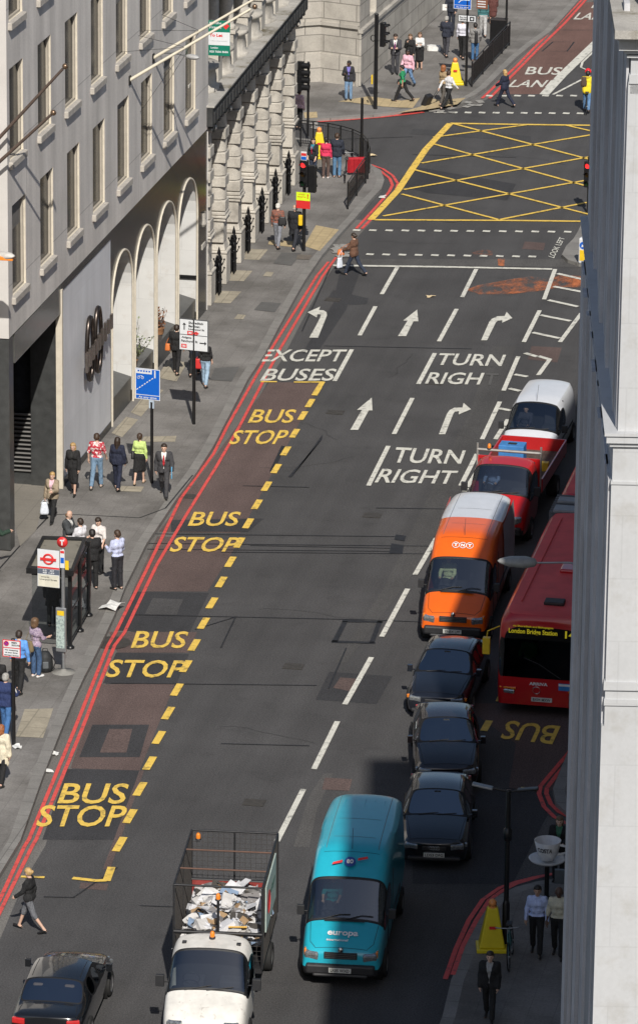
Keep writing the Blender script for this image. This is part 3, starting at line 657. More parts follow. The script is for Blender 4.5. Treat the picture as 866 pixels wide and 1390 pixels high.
# local axes: +Y along the street, +X out over the pavement
S0, S1 = -1.5, 19.3
mb = MB(); mb.box((-7.6, (S0+S1)/2, 4.0), (14, S1-S0, 8.0)); mb.box((-8.4, (S0+S1)/2, 11.6), (14, S1-S0-.6, 7.2)); mb.build('wall', STONE, st)
mb = MB()
for i in range(-1, 6): mb.box((-.57, i*3.06+1.15, 4.2), (.08, 1.75, 4.4))
mb.build('ground_floor_glazing', WGL, st)
def pier():
    """one bay: battered plinth, pedestal, banded half column; returned as shapes in bay space"""
    pl = MB(); pl.box((-.30, -.42, .62 + KH/2), (.60, .84, 1.24 - KH)); pl.box((-.31, -.42, 1.30), (.66, .92, .10)); pl.box((-.33, -.42, 1.50), (.54, .80, .30), taper=.25)
    pd = MB(); pd.box((-.42, -.5, 2.05), (.62, .72, .80)); pd.box((-.40, -.5, 2.50), (.74, .86, .10)); pd.box((-.40, -.5, 2.62), (.82, .94, .10)); pd.box((-.41, -.5, 2.74), (.74, .86, .12))
    cl = MB(); z = 2.80
    for k in range(7):
        wide = k % 2 == 0; r = .365; h = .435
        if wide: cl.box((-.42, -.5, z+h/2), (.74, .76, h-.05))
        else: cl.lathe((-.40, -.5, z), [(r-.03, .0), (r-.03, h)], 24)
        z += h + .005
    cl.lathe((-.40, -.5, z), [(.33, 0), (.31, .45), (.38, .50), (.42, .58), (.30, .6)], 16)
    cp = MB(); cp.box((-.40, -.5, 6.52), (.80, .92, .12)); cp.box((-.38, -.5, 6.66), (.84, .30, .20)); cp.lathe((-.02, -.65, 6.50), [(.12, 0), (.12, .3)], 12, axis='Y')
    return pl, pd, cl, cp
protos = [p.mesh(n, STONE) for p, n in zip(pier(), ('plinth', 'pedestal', 'column', 'bracket'))]
for i in range(0, 7):
    for me in protos:
        o = link(me.name, me, st); o.location = (0, i*3.06, 0)
        b = o.modifiers.new('b', 'BEVEL'); b.width = .025; b.segments = 1; b.limit_method = 'ANGLE'
mb = MB(); mb.box((-.42, -1.9, 3.7), (.5, .5, 7.2)); mb.box((-.40, -1.9, 2.6), (.66, .66, .2)); mb.lathe((-.3, -1.9, 3.3), [(.28, 0), (.34, .1), (.28, .25), (.30, .5)], 12); mb.build('end_pilaster', STONE, st, .02)
mb = MB(); mb.box((-.55, (S0+S1)/2, 6.62), (.5, S1-S0, .28)); mb.build('entablature', STONE, st, .02)
mb = MB(); mb.box((-.32, (S0+S1)/2-.05, 7.12), (.96, S1-S0+.1, .68))
for k in range(int((S1-S0)/.62)): mb.box((-.10, S0+.3+k*.62, 6.72), (.50, .24, .12)); mb.box((.17, S0+.3+k*.62, 7.05), (.06, .36, .40))
mb.build('black_cornice', SOOT, st, .02)
mb = MB(); mb.box((-.42, (S0+S1)/2-.05, 7.50), (1.28, S1-S0+.15, .08)); mb.build('cornice_top', MOSSY, st, .02)
# first-floor storey: bowed balconies, pedestals, engaged columns
for i in range(-1, 7):
    y = i*3.06
    b_ = MB(); b_.box((-.62, y-.5, 8.1), (.6, .8, 1.14)); b_.box((-.60, y-.5, 8.72), (.72, .92, .12)); b_.lathe((-.65, y-.5, 8.80), [(.34, 0), (.34, .1), (.27, .16), (.25, 2.6)], 14); b_.lathe((-.65, y-.5, 11.35), [(.25, 0), (.36, .3), (.36, .5)], 12); b_.build('upper_column', STONE, st, .02)
    c_ = MB(); c_.lathe((-1.25, y+1.03, 7.54), [(1.15, 0), (1.15, .12), (1.02, .14), (1.02, .74), (1.14, .78), (1.14, .92), (.02, .92)], 20, a0=-1.05, a1=1.05); c_.build('bowed_balcony', STONE, st)
    w_ = MB(); w_.box((-1.38, y+1.03, 10.0), (.06, 1.3, 2.8)); w_.build('upper_window', WGL, st)
mb = MB(); mb.box((-.9, (S0+S1)/2, 12.1), (1.4, S1-S0, .5)); mb.box((-.6, (S0+S1)/2, 12.5), (2.0, S1-S0, .35)); mb.build('upper_cornice', STONE, st, .02)
# iron railings between the plinths, spiked with finials
def torch():
    t = MB()
    for k in range(9):
        y = (k % 5)*.09; h = .95 + .28*math.sin(math.pi*((k % 5)+.5)/5)
        x_ = 0 if k < 5 else .13; y += 0 if k < 5 else .045; t.tube([(x_, y, KH), (x_, y, h)], .022, 5); t.lathe((x_, y, h-.02), [(.012, 0), (.05, .05), (.025, .12), (.002, .2)], 6); t.sphere((x_, y, h-.14), .05, 5); t.sphere((x_, y, .55), .045, 5)
    t.tube([(0, -.03, .45), (0, .4, .45)], .02, 4); t.tube([(0, -.03, .9), (0, .4, .9)], .02, 4)
    t.tube([(.09, .18, KH), (.09, .18, 1.25)], .035, 6); t.lathe((.09, .18, 1.25), [(.05, 0), (.11, .06), (.04, .14), (.07, .22), (.01, .42)], 8)
    for s in (-1, 1):
        for zz in (.75, 1.02): t.tube([(.09, .18, zz), (.09+s*.12, .18, zz+.08), (.09+s*.19, .18, zz+.22)], [.026, .024, .012], 5); t.sphere((.09+s*.19, .18, zz+.24), .035, 5)
    for s in (-1, 1): t.tube([(.05, .18, 1.0), (.09, .18+s*.16, 1.1), (.1, .18+s*.2, 1.3)], .02, 5)
    return t.mesh('iron_railing', IRONB)
tm = torch()
for i in range(0, 6):
    for q in (0,):
        o = link('iron_railing', tm, None); w_ = st.matrix_basis @ Vector((0, 0, 0)); rot = Matrix.Rotation(ST_RZ, 3, 'Z'); p = rot @ Vector((-.12, i*3.06 + .55, 0)) + sA
        o.location = p; o.rotation_euler = (0, 0, ST_RZ); o.scale = (1, 1.6, 1.12)
        ords = ['nearest', 'second nearest', 'third nearest', 'fourth nearest', 'fifth nearest', 'farthest'][i]
        tag(o, f'{ords} of the spiked black iron railings between the stone plinths', 'railing', 'spiked iron railings along the stone building')

# --- corner bank beyond the junction
c1, c2, c3_ = P(435, 114), P(487, 121), P(601, 17); c1.z = c2.z = c3_.z = 0
u = (c3_ - c2).normalized(); BN = empty('corner_bank', c2, math.atan2(-u.x, u.y), 'beige stone block building with a flat chamfered corner beyond the junction', 'bank building')
c4 = c2 + u*70
# street side with windows, local space (x out, y along)
wys = [(1.9, 3.1), (6.4, 7.6), (11.0, 12.2), (15.6, 16.8), (20.2, 21.4), (24.8, 26.0), (29.4, 30.6), (34.0, 35.2)]
hs = [(a, b, 2.75, 6.2) for a, b in wys] + [(a, b, 7.6, 11) for a, b in wys]
mb = MB(); wall_x(mb, 0, 0, 70, KH, 14, hs, .45, 0, 1); mb.build('street_wall', [STONE_B, STONE], BN)
mb = MB(); mb.box((.04, 35, 1.3), (.10, 70.1, 2.3)); mb.box((.07, 35, 2.50), (.2, 70.2, .14)); mb.build('plinth_course', STONE_B, BN)
for a, b, z0, z1_ in hs:
    w = MB(); w.box((-.44, (a+b)/2, (z0+z1_)/2), (.04, b-a, z1_-z0)); wo_ = w.build('window', mat('bank_window', (.10, .085, .075), .25, world_co=True), BN)
    f = MB(); f.box((-.38, b-.06, (z0+z1_)/2), (.1, .12, z1_-z0)); f.box((-.38, a+.06, (z0+z1_)/2), (.1, .12, z1_-z0)); f.box((-.38, (a+b)/2, z0+1.6), (.08, b-a-.24, .1)); f.build('frame', CREAM, wo_)
inv = Matrix.Rotation(-BN.rotation_euler[2], 3, 'Z')
def loc(p): return inv @ (Vector((p[0], p[1], 0)) - c2)
cps = [loc(p) for p in (c2, c1, (-37.6, 198.35), (-38.6, 197.2), (-39.6, 195.2), (-42, 193.9), (-62, 194.5))]
mb = MB(); pc = MB()
for i in range(len(cps)-1):
    a, b = cps[i], cps[i+1]; mb.add([(b.x, b.y, KH), (a.x, a.y, KH), (a.x, a.y, 14), (b.x, b.y, 14)], [(0, 1, 2, 3)])
    n_ = Vector((-(b-a).y, (b-a).x, 0)).normalized()*-1
    for (z0, z1_, pr) in ((KH, 1.35, .06), (2.6, 2.75, .12)):
        if (n_ @ (Vector((0, -1, 0)))) < -.2: n_ = -n_
        A, B_ = a + n_*pr, b + n_*pr
        pc.add([(B_.x, B_.y, z0), (A.x, A.y, z0), (A.x, A.y, z1_), (B_.x, B_.y, z1_), (b.x, b.y, z1_), (a.x, a.y, z1_)], [(0, 1, 2, 3), (3, 2, 5, 4)])
mb.build('corner_wall', STONE_BX, BN); pc.build('corner_plinth', STONE_BX, BN)
mb = MB().box((-14, 35, 14.05), (28.4, 70.4, .3)); mb.build('roof', MOSSY, BN)
lettering('street_name_lettering', 'STREET', tuple(loc(P(412, 16, 0)) + Vector((.3, 2.2, 4.55))) if False else (cps[1] + Vector((-.75, -.42, 3.95))), (1, -.13, 0), (0, 0, 1), .9, .2, mat('dull_gold', (.22, .16, .07), .5, .4), BN)
mb = MB(); q = cps[1] + Vector((-.6, -.44, 4.35)); mb.lathe(q, [(.12, 0), (.3, .06), (.2, .12), (.32, .2), (.16, .36), (.02, .5)], 10); mb.build('crest', mat('dull_gold', (.22, .16, .07), .5, .4), BN)

# --- white stone block close by on the right
side_dir = Vector(tuple(W @ np.array([600 - PPX, (vy[1]), FPX]))); side_dir.z = 0; side_dir.normalize()
def at_range(x, y, G):
    d = W @ np.array([x - PPX, y - PPY, FPX]); s = G/math.hypot(d[0], d[1]); return Vector((d[0]*s, d[1]*s, d[2]*s + CAMH))
WB = at_range(808, 930, 66); WB.x += .15; wrz = math.atan2(-side_dir.x, side_dir.y)
wb = empty('white_stone_block', (WB.x, WB.y, 0), wrz, 'tall white stone block rising along the right edge of the view', 'stone building')
def zof(y): return at_range(810, y, 66).z
zt, z1_, z2_, z3_ = zof(50), zof(590), zof(655), zof(932)
mb = MB()
def face_block(x0, z0, z1, y0=0.0): mb.box((x0 + 6, y0 + 6.4, (z0+z1)/2), (12, 12.8, z1-z0))
face_block(-.05, 0, z3_-.6); face_block(-.01, z3_-.6, z2_); face_block(.0, z2_+.001, z1_-.12); face_block(.06, z1_-.12, zof(110)); face_block(.09, zof(110)+.001, zt)
mb.build('front_wall', WHITE, wb)
mb = MB()
for y0, y1, pr in ((924, 935, .035), (948, 956, .025), (584, 588, .13), (588, 598, .10), (598, 604, .05), (652, 656, .02), (100, 112, .02), (112, 126, .0), (72, 76, .06), (50, 64, .18), (64, 70, .10), (44, 50, .22)):
    za, zb = zof(y1), zof(y0); base = .0 if y0 > 500 else .09
    mb.box((6 + base - pr, 6.4 - pr, (za+zb)/2), (12, 12.8, zb-za))
mb.build('string_course', WHITE, wb)
mb = MB(); zA = zof(44); mb.box((6.1-.16, 6.2, zA + .06), (12.2, 13.2, .12)); mb.box((6.1 + .16, 7.2, zA + 1.2), (12, 12, 2.4)); mb.build('attic', MOSSY, wb)
mb = MB()      # pilaster strips and pipes on the street side
rr = random.Random(11); y = .5; 
for k, (yy, ww, pr) in enumerate([(1.2, .5, .06), (2.6, .35, .03), (3.6, .6, .09), (5.2, .3, .05), (6.2, .7, .10), (8.0, .4, .06), (9.3, .3, .09), (10.6, .6, .11), (12.2, .9, .08)]):
    zs_ = z2_; mb.box((-pr/2, yy, zs_/2), (pr + .02, ww, zs_)); mb.box((.085 - pr/2, yy, (zs_+31)/2), (pr + .02, ww, 31 - zs_)); 
mb.box((-.03, 6.45, z2_/2), (.04, 12.6, z2_)); mb.box((.055, 6.45, (z2_+30.4)/2), (.04, 12.6, 30.4-z2_)); mb.build('side_pilasters', WHITE_S, wb)

# unseen tower and terrace right of the frame, sized to shade the street
tip = Vector((-20.43, 117.87, 0)); hT = 42.0; ln = hT/math.tan(R(SUN_EL)); shd = Vector((-sd.x, -sd.y, 0)).normalized(); tc = tip - shd*ln
mb = MB(); fwd = side_dir; rt = Vector((fwd.y, -fwd.x, 0))
q = [tc, tc + rt*16, tc + rt*16 - fwd*9, tc - fwd*9]
mb.prism([(p.x, p.y) for p in q], 0, hT); tw = mb.build('shade_tower', CONC_END); tag(tw, 'plain pale office tower rising behind the white stone block', 'office tower')  # added unseen tower, placed from its shadow corner on the road
for (nm, x0, y0, y1, h, lab) in (('unseen_shade_terrace', -12.2, 98.5, 110, 24.0, 'grey stone terrace building on the near side of the side street'), ('unseen_shade_terrace', -12.9, 114.6, 133, 20.6, 'grey stone terrace building on the far side of the side street'),
                                 ('unseen_shade_terrace', -13.3, 133.2, 164, 11, 'low grey stone terrace building before the junction on the right')):
    hs_ = [(y, y+1.2, z, z+2.2) for y in np.arange(y0+1.2, y1-1.6, 2.6) for z in np.arange(4.5, h-2.6, 3.7)]
    root = empty(nm, (0, 0, 0), 0, lab, 'terrace building')
    mb = MB(); n_ = len(mb.v)
    tmp = MB(); wall_x(tmp, -x0, y0, y1, KH, h, hs_, .25, 0, 0)
    mb.add([(-p[0], p[1], p[2]) for p in tmp.v], [tuple(reversed(f)) for f in tmp.f])
    mb.add([(x0, y0, 0), (x0+12, y0, 0), (x0+12, y0, h), (x0, y0, h), (x0, y1, 0), (x0+12, y1, 0), (x0+12, y1, h), (x0, y1, h)], [(0, 1, 2, 3), (5, 4, 7, 6), (1, 5, 6, 2), (3, 2, 6, 7)])
    mb.build('wall', STONE_B, root)
    for a, b, c, d in hs_: MB().box((x0+.24, (a+b)/2, (c+d)/2), (.03, b-a, d-c)).build('window', WGL, root)
# ---------------------------------------------------------------- people
def surf_net(f, lo, hi, h):
    """smooth mesh of the set f < 0 inside the box"""
    n = [int((hi[i]-lo[i])/h)+2 for i in range(3)]; ax = [lo[i]+np.arange(n[i])*h for i in range(3)]
    X, Y, Z = np.meshgrid(*ax, indexing='ij'); V = f(X.astype(np.float32), Y.astype(np.float32), Z.astype(np.float32)); ins = V < 0
    nx, ny, nz = n; c = [(i, j, k) for i in (0, 1) for j in (0, 1) for k in (0, 1)]
    def sub(A, o): return A[o[0]:nx-1+o[0], o[1]:ny-1+o[1], o[2]:nz-1+o[2]]
    cnt = sum(sub(ins, o).astype(np.int8) for o in c); cell = (cnt > 0) & (cnt < 8); idx = np.argwhere(cell)
    if not len(idx): return [], []
    acc = np.zeros((len(idx), 3)); num = np.zeros(len(idx))
    for a in c:
        for d in range(3):
            if a[d]: continue
            b = list(a); b[d] = 1; va = V[tuple((idx+np.array(a)).T)]; vb = V[tuple((idx+np.array(b)).T)]; m = (va < 0) != (vb < 0)
            t = np.where(m, va/np.where(m, va-vb, 1), 0); p = np.tile(np.array(a, float), (len(idx), 1)); p[:, d] += t; acc[m] += p[m]; num[m] += 1
    pos = (idx + acc/num[:, None])*h + np.array(lo); ids = -np.ones(cell.shape, int); ids[tuple(idx.T)] = np.arange(len(idx)); F = []
    for d in range(3):
        u, v = [(1, 2), (2, 0), (0, 1)][d]; s0 = [slice(None)]*3; s1 = [slice(None)]*3; s0[d] = slice(0, -1); s1[d] = slice(1, None)
        A, B = ins[tuple(s0)], ins[tuple(s1)]; e = np.argwhere(A != B); ok = (e[:, u] > 0) & (e[:, v] > 0) & (e[:, u] < n[u]-1) & (e[:, v] < n[v]-1); e = e[ok]
        sg = A[tuple(e.T)]; q = []
        for du, dv in ((1, 1), (0, 1), (0, 0), (1, 0)):
            g = e.copy(); g[:, u] -= du; g[:, v] -= dv; q.append(ids[tuple(g.T)])
        q = np.stack(q, 1); q = np.where(sg[:, None], q, q[:, ::-1]); F.append(q[(q >= 0).all(1)])
    return pos, np.concatenate(F)
def smin(a, b, k):
    h = np.clip(.5 + .5*(b-a)/k, 0, 1); return b*(1-h) + a*h - k*h*(1-h)
def capsule(X, Y, Z, a, b, ra, rb):
    a = np.array(a, float); b = np.array(b, float); d = b-a; L = max(d@d, 1e-9)
    t = np.clip(((X-a[0])*d[0] + (Y-a[1])*d[1] + (Z-a[2])*d[2])/L, 0, 1)
    return np.sqrt((X-a[0]-t*d[0])**2 + (Y-a[1]-t*d[1])**2 + (Z-a[2]-t*d[2])**2) - (ra + (rb-ra)*t)
def ball(X, Y, Z, c, r): return (np.sqrt(((X-c[0])/r[0])**2 + ((Y-c[1])/r[1])**2 + ((Z-c[2])/r[2])**2) - 1)*min(r)
def union(parts, k=.03):
    def f(X, Y, Z):
        o = None
        for p in parts:
            v = capsule(X, Y, Z, *p[1:5]) if p[0] == 'c' else ball(X, Y, Z, p[1], p[2]); o = v if o is None else smin(o, v, k)
        return o
    return f
def bounds(parts, pad=.06):
    lo = np.full(3, 9.); hi = np.full(3, -9.)
    for p in parts:
        if p[0] == 'c':
            for q, r in ((p[1], p[3]), (p[2], p[4])): lo = np.minimum(lo, np.array(q)-r); hi = np.maximum(hi, np.array(q)+r)
        else: lo = np.minimum(lo, np.array(p[1])-np.array(p[2])); hi = np.maximum(hi, np.array(p[1])+np.array(p[2]))
    return lo-pad, hi+pad
def net_mesh(name, f, b, h, m, extra=None):
    v, q = surf_net(f, b[0], b[1], h); v = [tuple(p) for p in v]; fs = [tuple(int(i) for i in r) for r in q]
    mb = MB(); mb.add(v, fs, 0, True)
    if extra: extra(mb)
    return mb.mesh(name, m)
def cloth(name, c, rough=.85):
    m = mat('cloth_' + name, c, rough, 0, .16, 7, fine=.08, fscale=70); nt = m.node_tree; b = nt.nodes['Principled BSDF']
    if not b.inputs['Normal'].is_linked:      # soft folds
        tc = nt.nodes.new('ShaderNodeTexCoord'); bp = nt.nodes.new('ShaderNodeBump'); bp.inputs['Strength'].default_value = 1.0; bp.inputs['Distance'].default_value = .05
        nt.links.new(_noise(nt, tc.outputs['Object'], 9, 2, .5, (1.6, 1.6, .7)), bp.inputs['Height']); nt.links.new(bp.outputs[0], b.inputs['Normal'])
    return m
SK = {'pale': mat('skin_pale', (.56, .36, .27), .55, var=.08), 'tan': mat('skin_tan', (.42, .25, .17), .55, var=.08), 'dark': mat('skin_dark', (.085, .045, .030), .5, var=.1)}
HR = {'black': (.014, .011, .010), 'brown': (.050, .028, .016), 'darkbrown': (.028, .017, .011), 'blonde': (.42, .27, .11), 'grey': (.32, .31, .29), 'ginger': (.28, .10, .035), 'lightbrown': (.13, .075, .04), 'white': (.6, .58, .54)}
DARKM = mat('eye_dark', (.02, .015, .012), .3); LIPM = mat('lip', (.33, .12, .10), .5); LEATH = mat('shoe_black', (.014, .013, .013), .35, var=.2)

def person(loc, face, label, h=1.72, sex='m', pose='stand', arms=((5, 6, 12), (5, 6, 12)), skin='pale', hair='brown', hs='short', top=('shirt', (.6, .6, .6), 'long'),
           bot=('trousers', (.03, .03, .035)), under=None, tie=None, shoes=None, head=(0, 0), group=None, lean=0, phase=1, seat=None, extras=(), name='person', det=.019, pattern=None):
    """one clothed figure facing local +Y. arms: (forward, outward, elbow) degrees for left, right. head: (turn, nod)"""
    k = h/1.75; fem = sex == 'f'; sw = .150 if fem else .176; hw = .085; chest = .108 if fem else .122
    tl, cl = .43, .42
    if pose == 'walk': legs = [(24*phase, 4 if phase > 0 else 16), (-24*phase if phase > 0 else 22, 18 if phase > 0 else 4)]
    elif pose == 'step': legs = [(13*phase, 4 if phase > 0 else 14), (-12*phase, 14 if phase > 0 else 4)]
    elif pose == 'sit': legs = [(78, 78), (78, 78)]
    elif pose == 'lean1': legs = [(3, 4), (9, 14)]
    else: legs = [(2, 3), (-1, 2)]
    if pose == 'walk' and phase < 0: legs = [(-20, 18), (24, 5)]
    L = []
    for sgn, (t, b) in zip((-1, 1), legs):
        hp = np.array([sgn*hw, 0, 0]); kn = hp + tl*np.array([sgn*.02, math.sin(R(t)), -math.cos(R(t))]); an = kn + cl*np.array([0, math.sin(R(t-b)), -math.cos(R(t-b))])
        pit = -20 if (t-b) < -20 else (12 if t > 15 and pose != 'sit' else 0)
        fd = np.array([sgn*.10, math.cos(R(pit)), math.sin(R(pit))]); heel = an + np.array([0, -.045, -.055]); toe = heel + fd*.20
        L.append((hp, kn, an, heel, toe))
    low = min(min(l[3][2], l[4][2]) for l in L) - .030
    pz = -low if seat is None else seat
    def up(p): return np.array(p) + np.array([0, 0, pz])
    L = [tuple(up(p) for p in l) for l in L]
    ln = R(lean)
    def T(x, y, z):     # torso point, leaning about the hips
        return np.array([x, y*math.cos(ln) + z*math.sin(ln), pz + z*math.cos(ln) - y*math.sin(ln)])
    sz = .47; A = []
    for sgn, (fw, out, el) in zip((-1, 1), arms):
        S = T(sgn*sw, 0, sz); fwr = R(fw) + ln; d = np.array([sgn*math.sin(R(out)), math.sin(fwr)*math.cos(R(out)), -math.cos(fwr)*math.cos(R(out))])
        E_ = S + d*.285; f2 = fwr + R(el); inn = min(el/90, 1)*.45
        d2 = np.array([-sgn*inn + sgn*math.sin(R(out))*.6, math.sin(f2), -math.cos(f2)]); d2 /= np.linalg.norm(d2); Wp = E_ + d2*.25; A.append((S, E_, Wp, d2))
    nk = T(0, -.01, .53); yaw, nod = R(head[0]), R(head[1])
    def Hd(x, y, z):    # head point
        y2 = y*math.cos(nod) + z*math.sin(nod)*-1*-1; z2 = z*math.cos(nod) - y*math.sin(nod)
        return T(0, .01, .575) + np.array([x*math.cos(yaw) - y2*math.sin(yaw), x*math.sin(yaw) + y2*math.cos(yaw), z2])
    def bones_torso(e=0.0, low_=0.0):
        w = [('c', T(-.075, 0, .02), T(.075, 0, .02), .105+e+(.012 if fem else 0), .105+e+(.012 if fem else 0)), ('c', T(-.05, .005, .20), T(.05, .005, .20), .090+e-(.008 if fem else -.012), .090+e-(.008 if fem else -.012)),
             ('c', T(-.085, .005, .36), T(.085, .005, .36), chest+e, chest+e), ('c', T(-sw+.04, 0, sz-.03), T(sw-.04, 0, sz-.03), .062+e, .062+e), ('c', T(-.03, -.01, sz+.02), T(-sw+.01, 0, sz-.015), .050+e*.8, .045+e*.8), ('c', T(.03, -.01, sz+.02), T(sw-.01, 0, sz-.015), .050+e*.8, .045+e*.8)]
        if fem: w += [('b', T(-.07, .085, .34), (.07+e, .06+e, .07+e)), ('b', T(.07, .085, .34), (.07+e, .06+e, .07+e))]
        return w
    def bones_arm(i, e=0.0, fore=1.0):
        S, E_, Wp, d2 = A[i]; q = E_ + (Wp-E_)*fore; w = [('c', S, E_, .050+e, .040+e)]
        if fore > 0: w.append(('c', E_, q, .041+e, .041+e-(.013-.25*e)*fore))
        return w
    def bones_leg(i, e=0.0, calf=1.0, ec=0.0):
        hp, kn, an, he, to = L[i]; q = kn + (an-kn)*calf; w = [('c', hp, kn, .088+e, .055+e)]
        if calf > 0: w.append(('c', kn, q, .056+e, .036+e+ec))
        return w
    # --- body, one continuous surface from crown to toes
    body = bones_torso(-.006) + bones_arm(0, -.003) + bones_arm(1, -.003) + bones_leg(0, -.004) + bones_leg(1, -.004)
    for hp, kn, an, he, to in L: body += [('c', he, to, .034, .026), ('c', an, he, .034, .030)]
    for S, E_, Wp, d2 in A: body += [('b', Wp + d2*.045, (.034, .034, .045)), ('c', Wp, Wp + d2*.06, .024, .030)]
    body += [('c', nk, Hd(0, 0, 0), .052, .050), ('c', Hd(0, .015, .075), Hd(0, -.005, .125), .072, .082), ('c', Hd(0, .04, .015), Hd(0, .02, .06), .048, .062), ('c', Hd(0, .098, .07), Hd(0, .078, .10), .016, .010),
             ('b', Hd(-.078, -.002, .075), (.016, .02, .03)), ('b', Hd(.078, -.002, .075), (.016, .02, .03))]
    def fingers(mb):
        for sgn, (S, E_, Wp, d2) in zip((-1, 1), A):
            d2 = Vector(d2); side = Vector((0, 1, 0)); side = (side - d2*side.dot(d2)).normalized(); pn = d2.cross(side).normalized(); curl = pn*(1 if sgn*pn.x < 0 else -1); base = Vector(Wp) + d2*.075
            for j, (o, ln_) in enumerate(((.024, .068), (.008, .078), (-.008, .072), (-.023, .056))):
                p0 = base + side*o; p1 = p0 + d2*ln_*.5 + curl*.008; p2 = p1 + d2*ln_*.36 + curl*.022; mb.tube([p0, p1, p2], [.0095, .0085, .006], 5)
            t0 = Vector(Wp) + d2*.03 + side*.028; mb.tube([t0, t0 + side*.022 + d2*.028 + curl*.006, t0 + side*.022 + d2*.055 + curl*.02], [.012, .010, .007], 5)
    root = empty(name, loc, R(face), label, 'person', group); root.scale = (k, k, k)
    o = link('body', net_mesh('body', union(body, .025), bounds(body), det, SK[skin], fingers), root)
    # --- clothes
    kind, tc_, sl_ = top; tm = pattern or cloth('%s_%d' % (kind, int(tc_[0]*997 + tc_[1]*563 + tc_[2]*211)), tc_); e = {'shirt': .012, 'blouse': .012, 'jacket': .024, 'coat': .030, 'jumper': .018}[kind]
    def garment(nm, parts, m, clip=None, hh=.021, k_=.03):
        f0 = union(parts, k_)
        def f(X, Y, Z):
            v = f0(X, Y, Z)
            if clip is not None: v = np.maximum(v, clip(X, Y, Z))
            return v
        me = net_mesh(nm, f, bounds(parts), hh, m)
        return link(nm, me, root) if len(me.vertices) else None
    nz, ny = T(0, 0, .535)[2], T(0, 0, .53)[1]
    def neck(X, Y, Z): return Z - (nz + .01 + (-.25)*(Y-ny)*1.0 - .0)
    hem = {'shirt': .04, 'blouse': .0, 'jacket': -.10, 'coat': -.30, 'jumper': -.03}[kind]
    fore = {'long': .97, 'short': 0.0, 'elbow': .35}[sl_]
    tp = bones_torso(e) + bones_arm(0, e + (.006 if kind in ('jacket', 'coat') else 0), fore) + bones_arm(1, e + (.006 if kind in ('jacket', 'coat') else 0), fore)
    if kind in ('jacket', 'coat'):
        tp += [('c', T(-.06, 0, -.06), T(.06, 0, -.06), .125+e*.5, .125+e*.5), ('c', T(-.055, 0, .15), T(.055, 0, .15), .105+e, .105+e)]
        if kind == 'coat': tp += [('c', T(-.07, 0, -.1), T(-.09, 0, -.30), .12, .13), ('c', T(.07, 0, -.1), T(.09, 0, -.30), .12, .13)]
    hz = pz + hem; t15 = T(0, 0, .47)
    def clip_top(X, Y, Z):
        v = np.maximum(neck(X, Y, Z), np.where(np.abs(X) < sw+.02, hz - Z, -1) if abs(lean) < 20 else -1)
        if under is not None:   # open front
            w_ = np.clip((Z - (pz+.12))*.20, .006, .085); v = np.maximum(v, np.where(Y > .02 + (Z-pz)*math.sin(ln), w_ - np.abs(X), -1))
        return v
    garment('jacket' if kind in ('jacket', 'coat') else kind, tp, tm, clip_top)
    if under is not None:
        us = bones_torso(.010); garment('shirt', us, cloth('under_%d' % int(under[0]*997+under[1]*31), under), lambda X, Y, Z: np.maximum(neck(X, Y, Z), pz + .02 - Z))
    if tie is not None:
        mb = MB(); p = [T(0, .132, .46), T(0, .152, .36), T(0, .135, .20), T(0, .13, .12)]; mb.add([p[0]+[-.014, 0, 0], p[0]+[.014, 0, 0], p[1]+[.026, 0, 0], p[1]+[-.026, 0, 0], p[2]+[.032, 0, 0], p[2]+[-.032, 0, 0], p[3]], [(0, 1, 2, 3), (3, 2, 4, 5), (5, 4, 6)]); mb.build('tie', cloth('tie_%d' % int(tie[0]*997), tie, .5), root)
    bk, bc = bot[0], bot[1]; bm_ = cloth('%s_%d' % (bk, int(bc[0]*997 + bc[1]*563 + bc[2]*211)), bc)
    if bk == 'trousers' or bk == 'cropped':
        cf = .94 if bk == 'trousers' else .18; ps = bones_torso(.008)[:1] + bones_leg(0, .014, cf, .014) + bones_leg(1, .014, cf, .014); garment('trousers' if cf > .5 else 'cropped_trousers', ps, bm_, lambda X, Y, Z: Z - (pz+.10))
    else:
        ln_ = bot[2] if len(bot) > 2 else .55; k0 = (L[0][1] + L[1][1])/2; hp_ = (L[0][0] + L[1][0])/2; c1_ = hp_ + (k0-hp_)*ln_/.43*.8
        s_ = [('c', L[i][0], L[i][0] + (L[i][1]-L[i][0])*min(ln_/.43, 1.1), .11, .098) for i in (0, 1)] + [('c', hp_, c1_, .135, .13)] + bones_torso(.010)[:1]
        garment('skirt', s_, bm_, lambda X, Y, Z: np.maximum(Z - (pz+.12), (pz-ln_) - Z), k_=.06)
    sm = LEATH if shoes is None else mat('shoe_%d' % int(shoes[0]*99+shoes[1]*9), shoes, .5)
    mb = MB()
    for hp, kn, an, he, to in L:
        sp = [('c', he, to, .040, .031), ('c', he + [0, .03, .02], to + [0, -.03, -.004], .034, .03)]; v, q = surf_net(union(sp, .02), *bounds(sp), .02); 
        s_ = MB(); s_.add([tuple(p) for p in v], [tuple(int(i) for i in r) for r in q], 0, True); s_.build('shoe', sm, root)
    # --- hair
    hc = HR.get(hair, (.03, .02, .015)); hm = mat('hair_' + hair, hc, .55, 0, .35, 14, fine=.3, fscale=60)
    hp = []
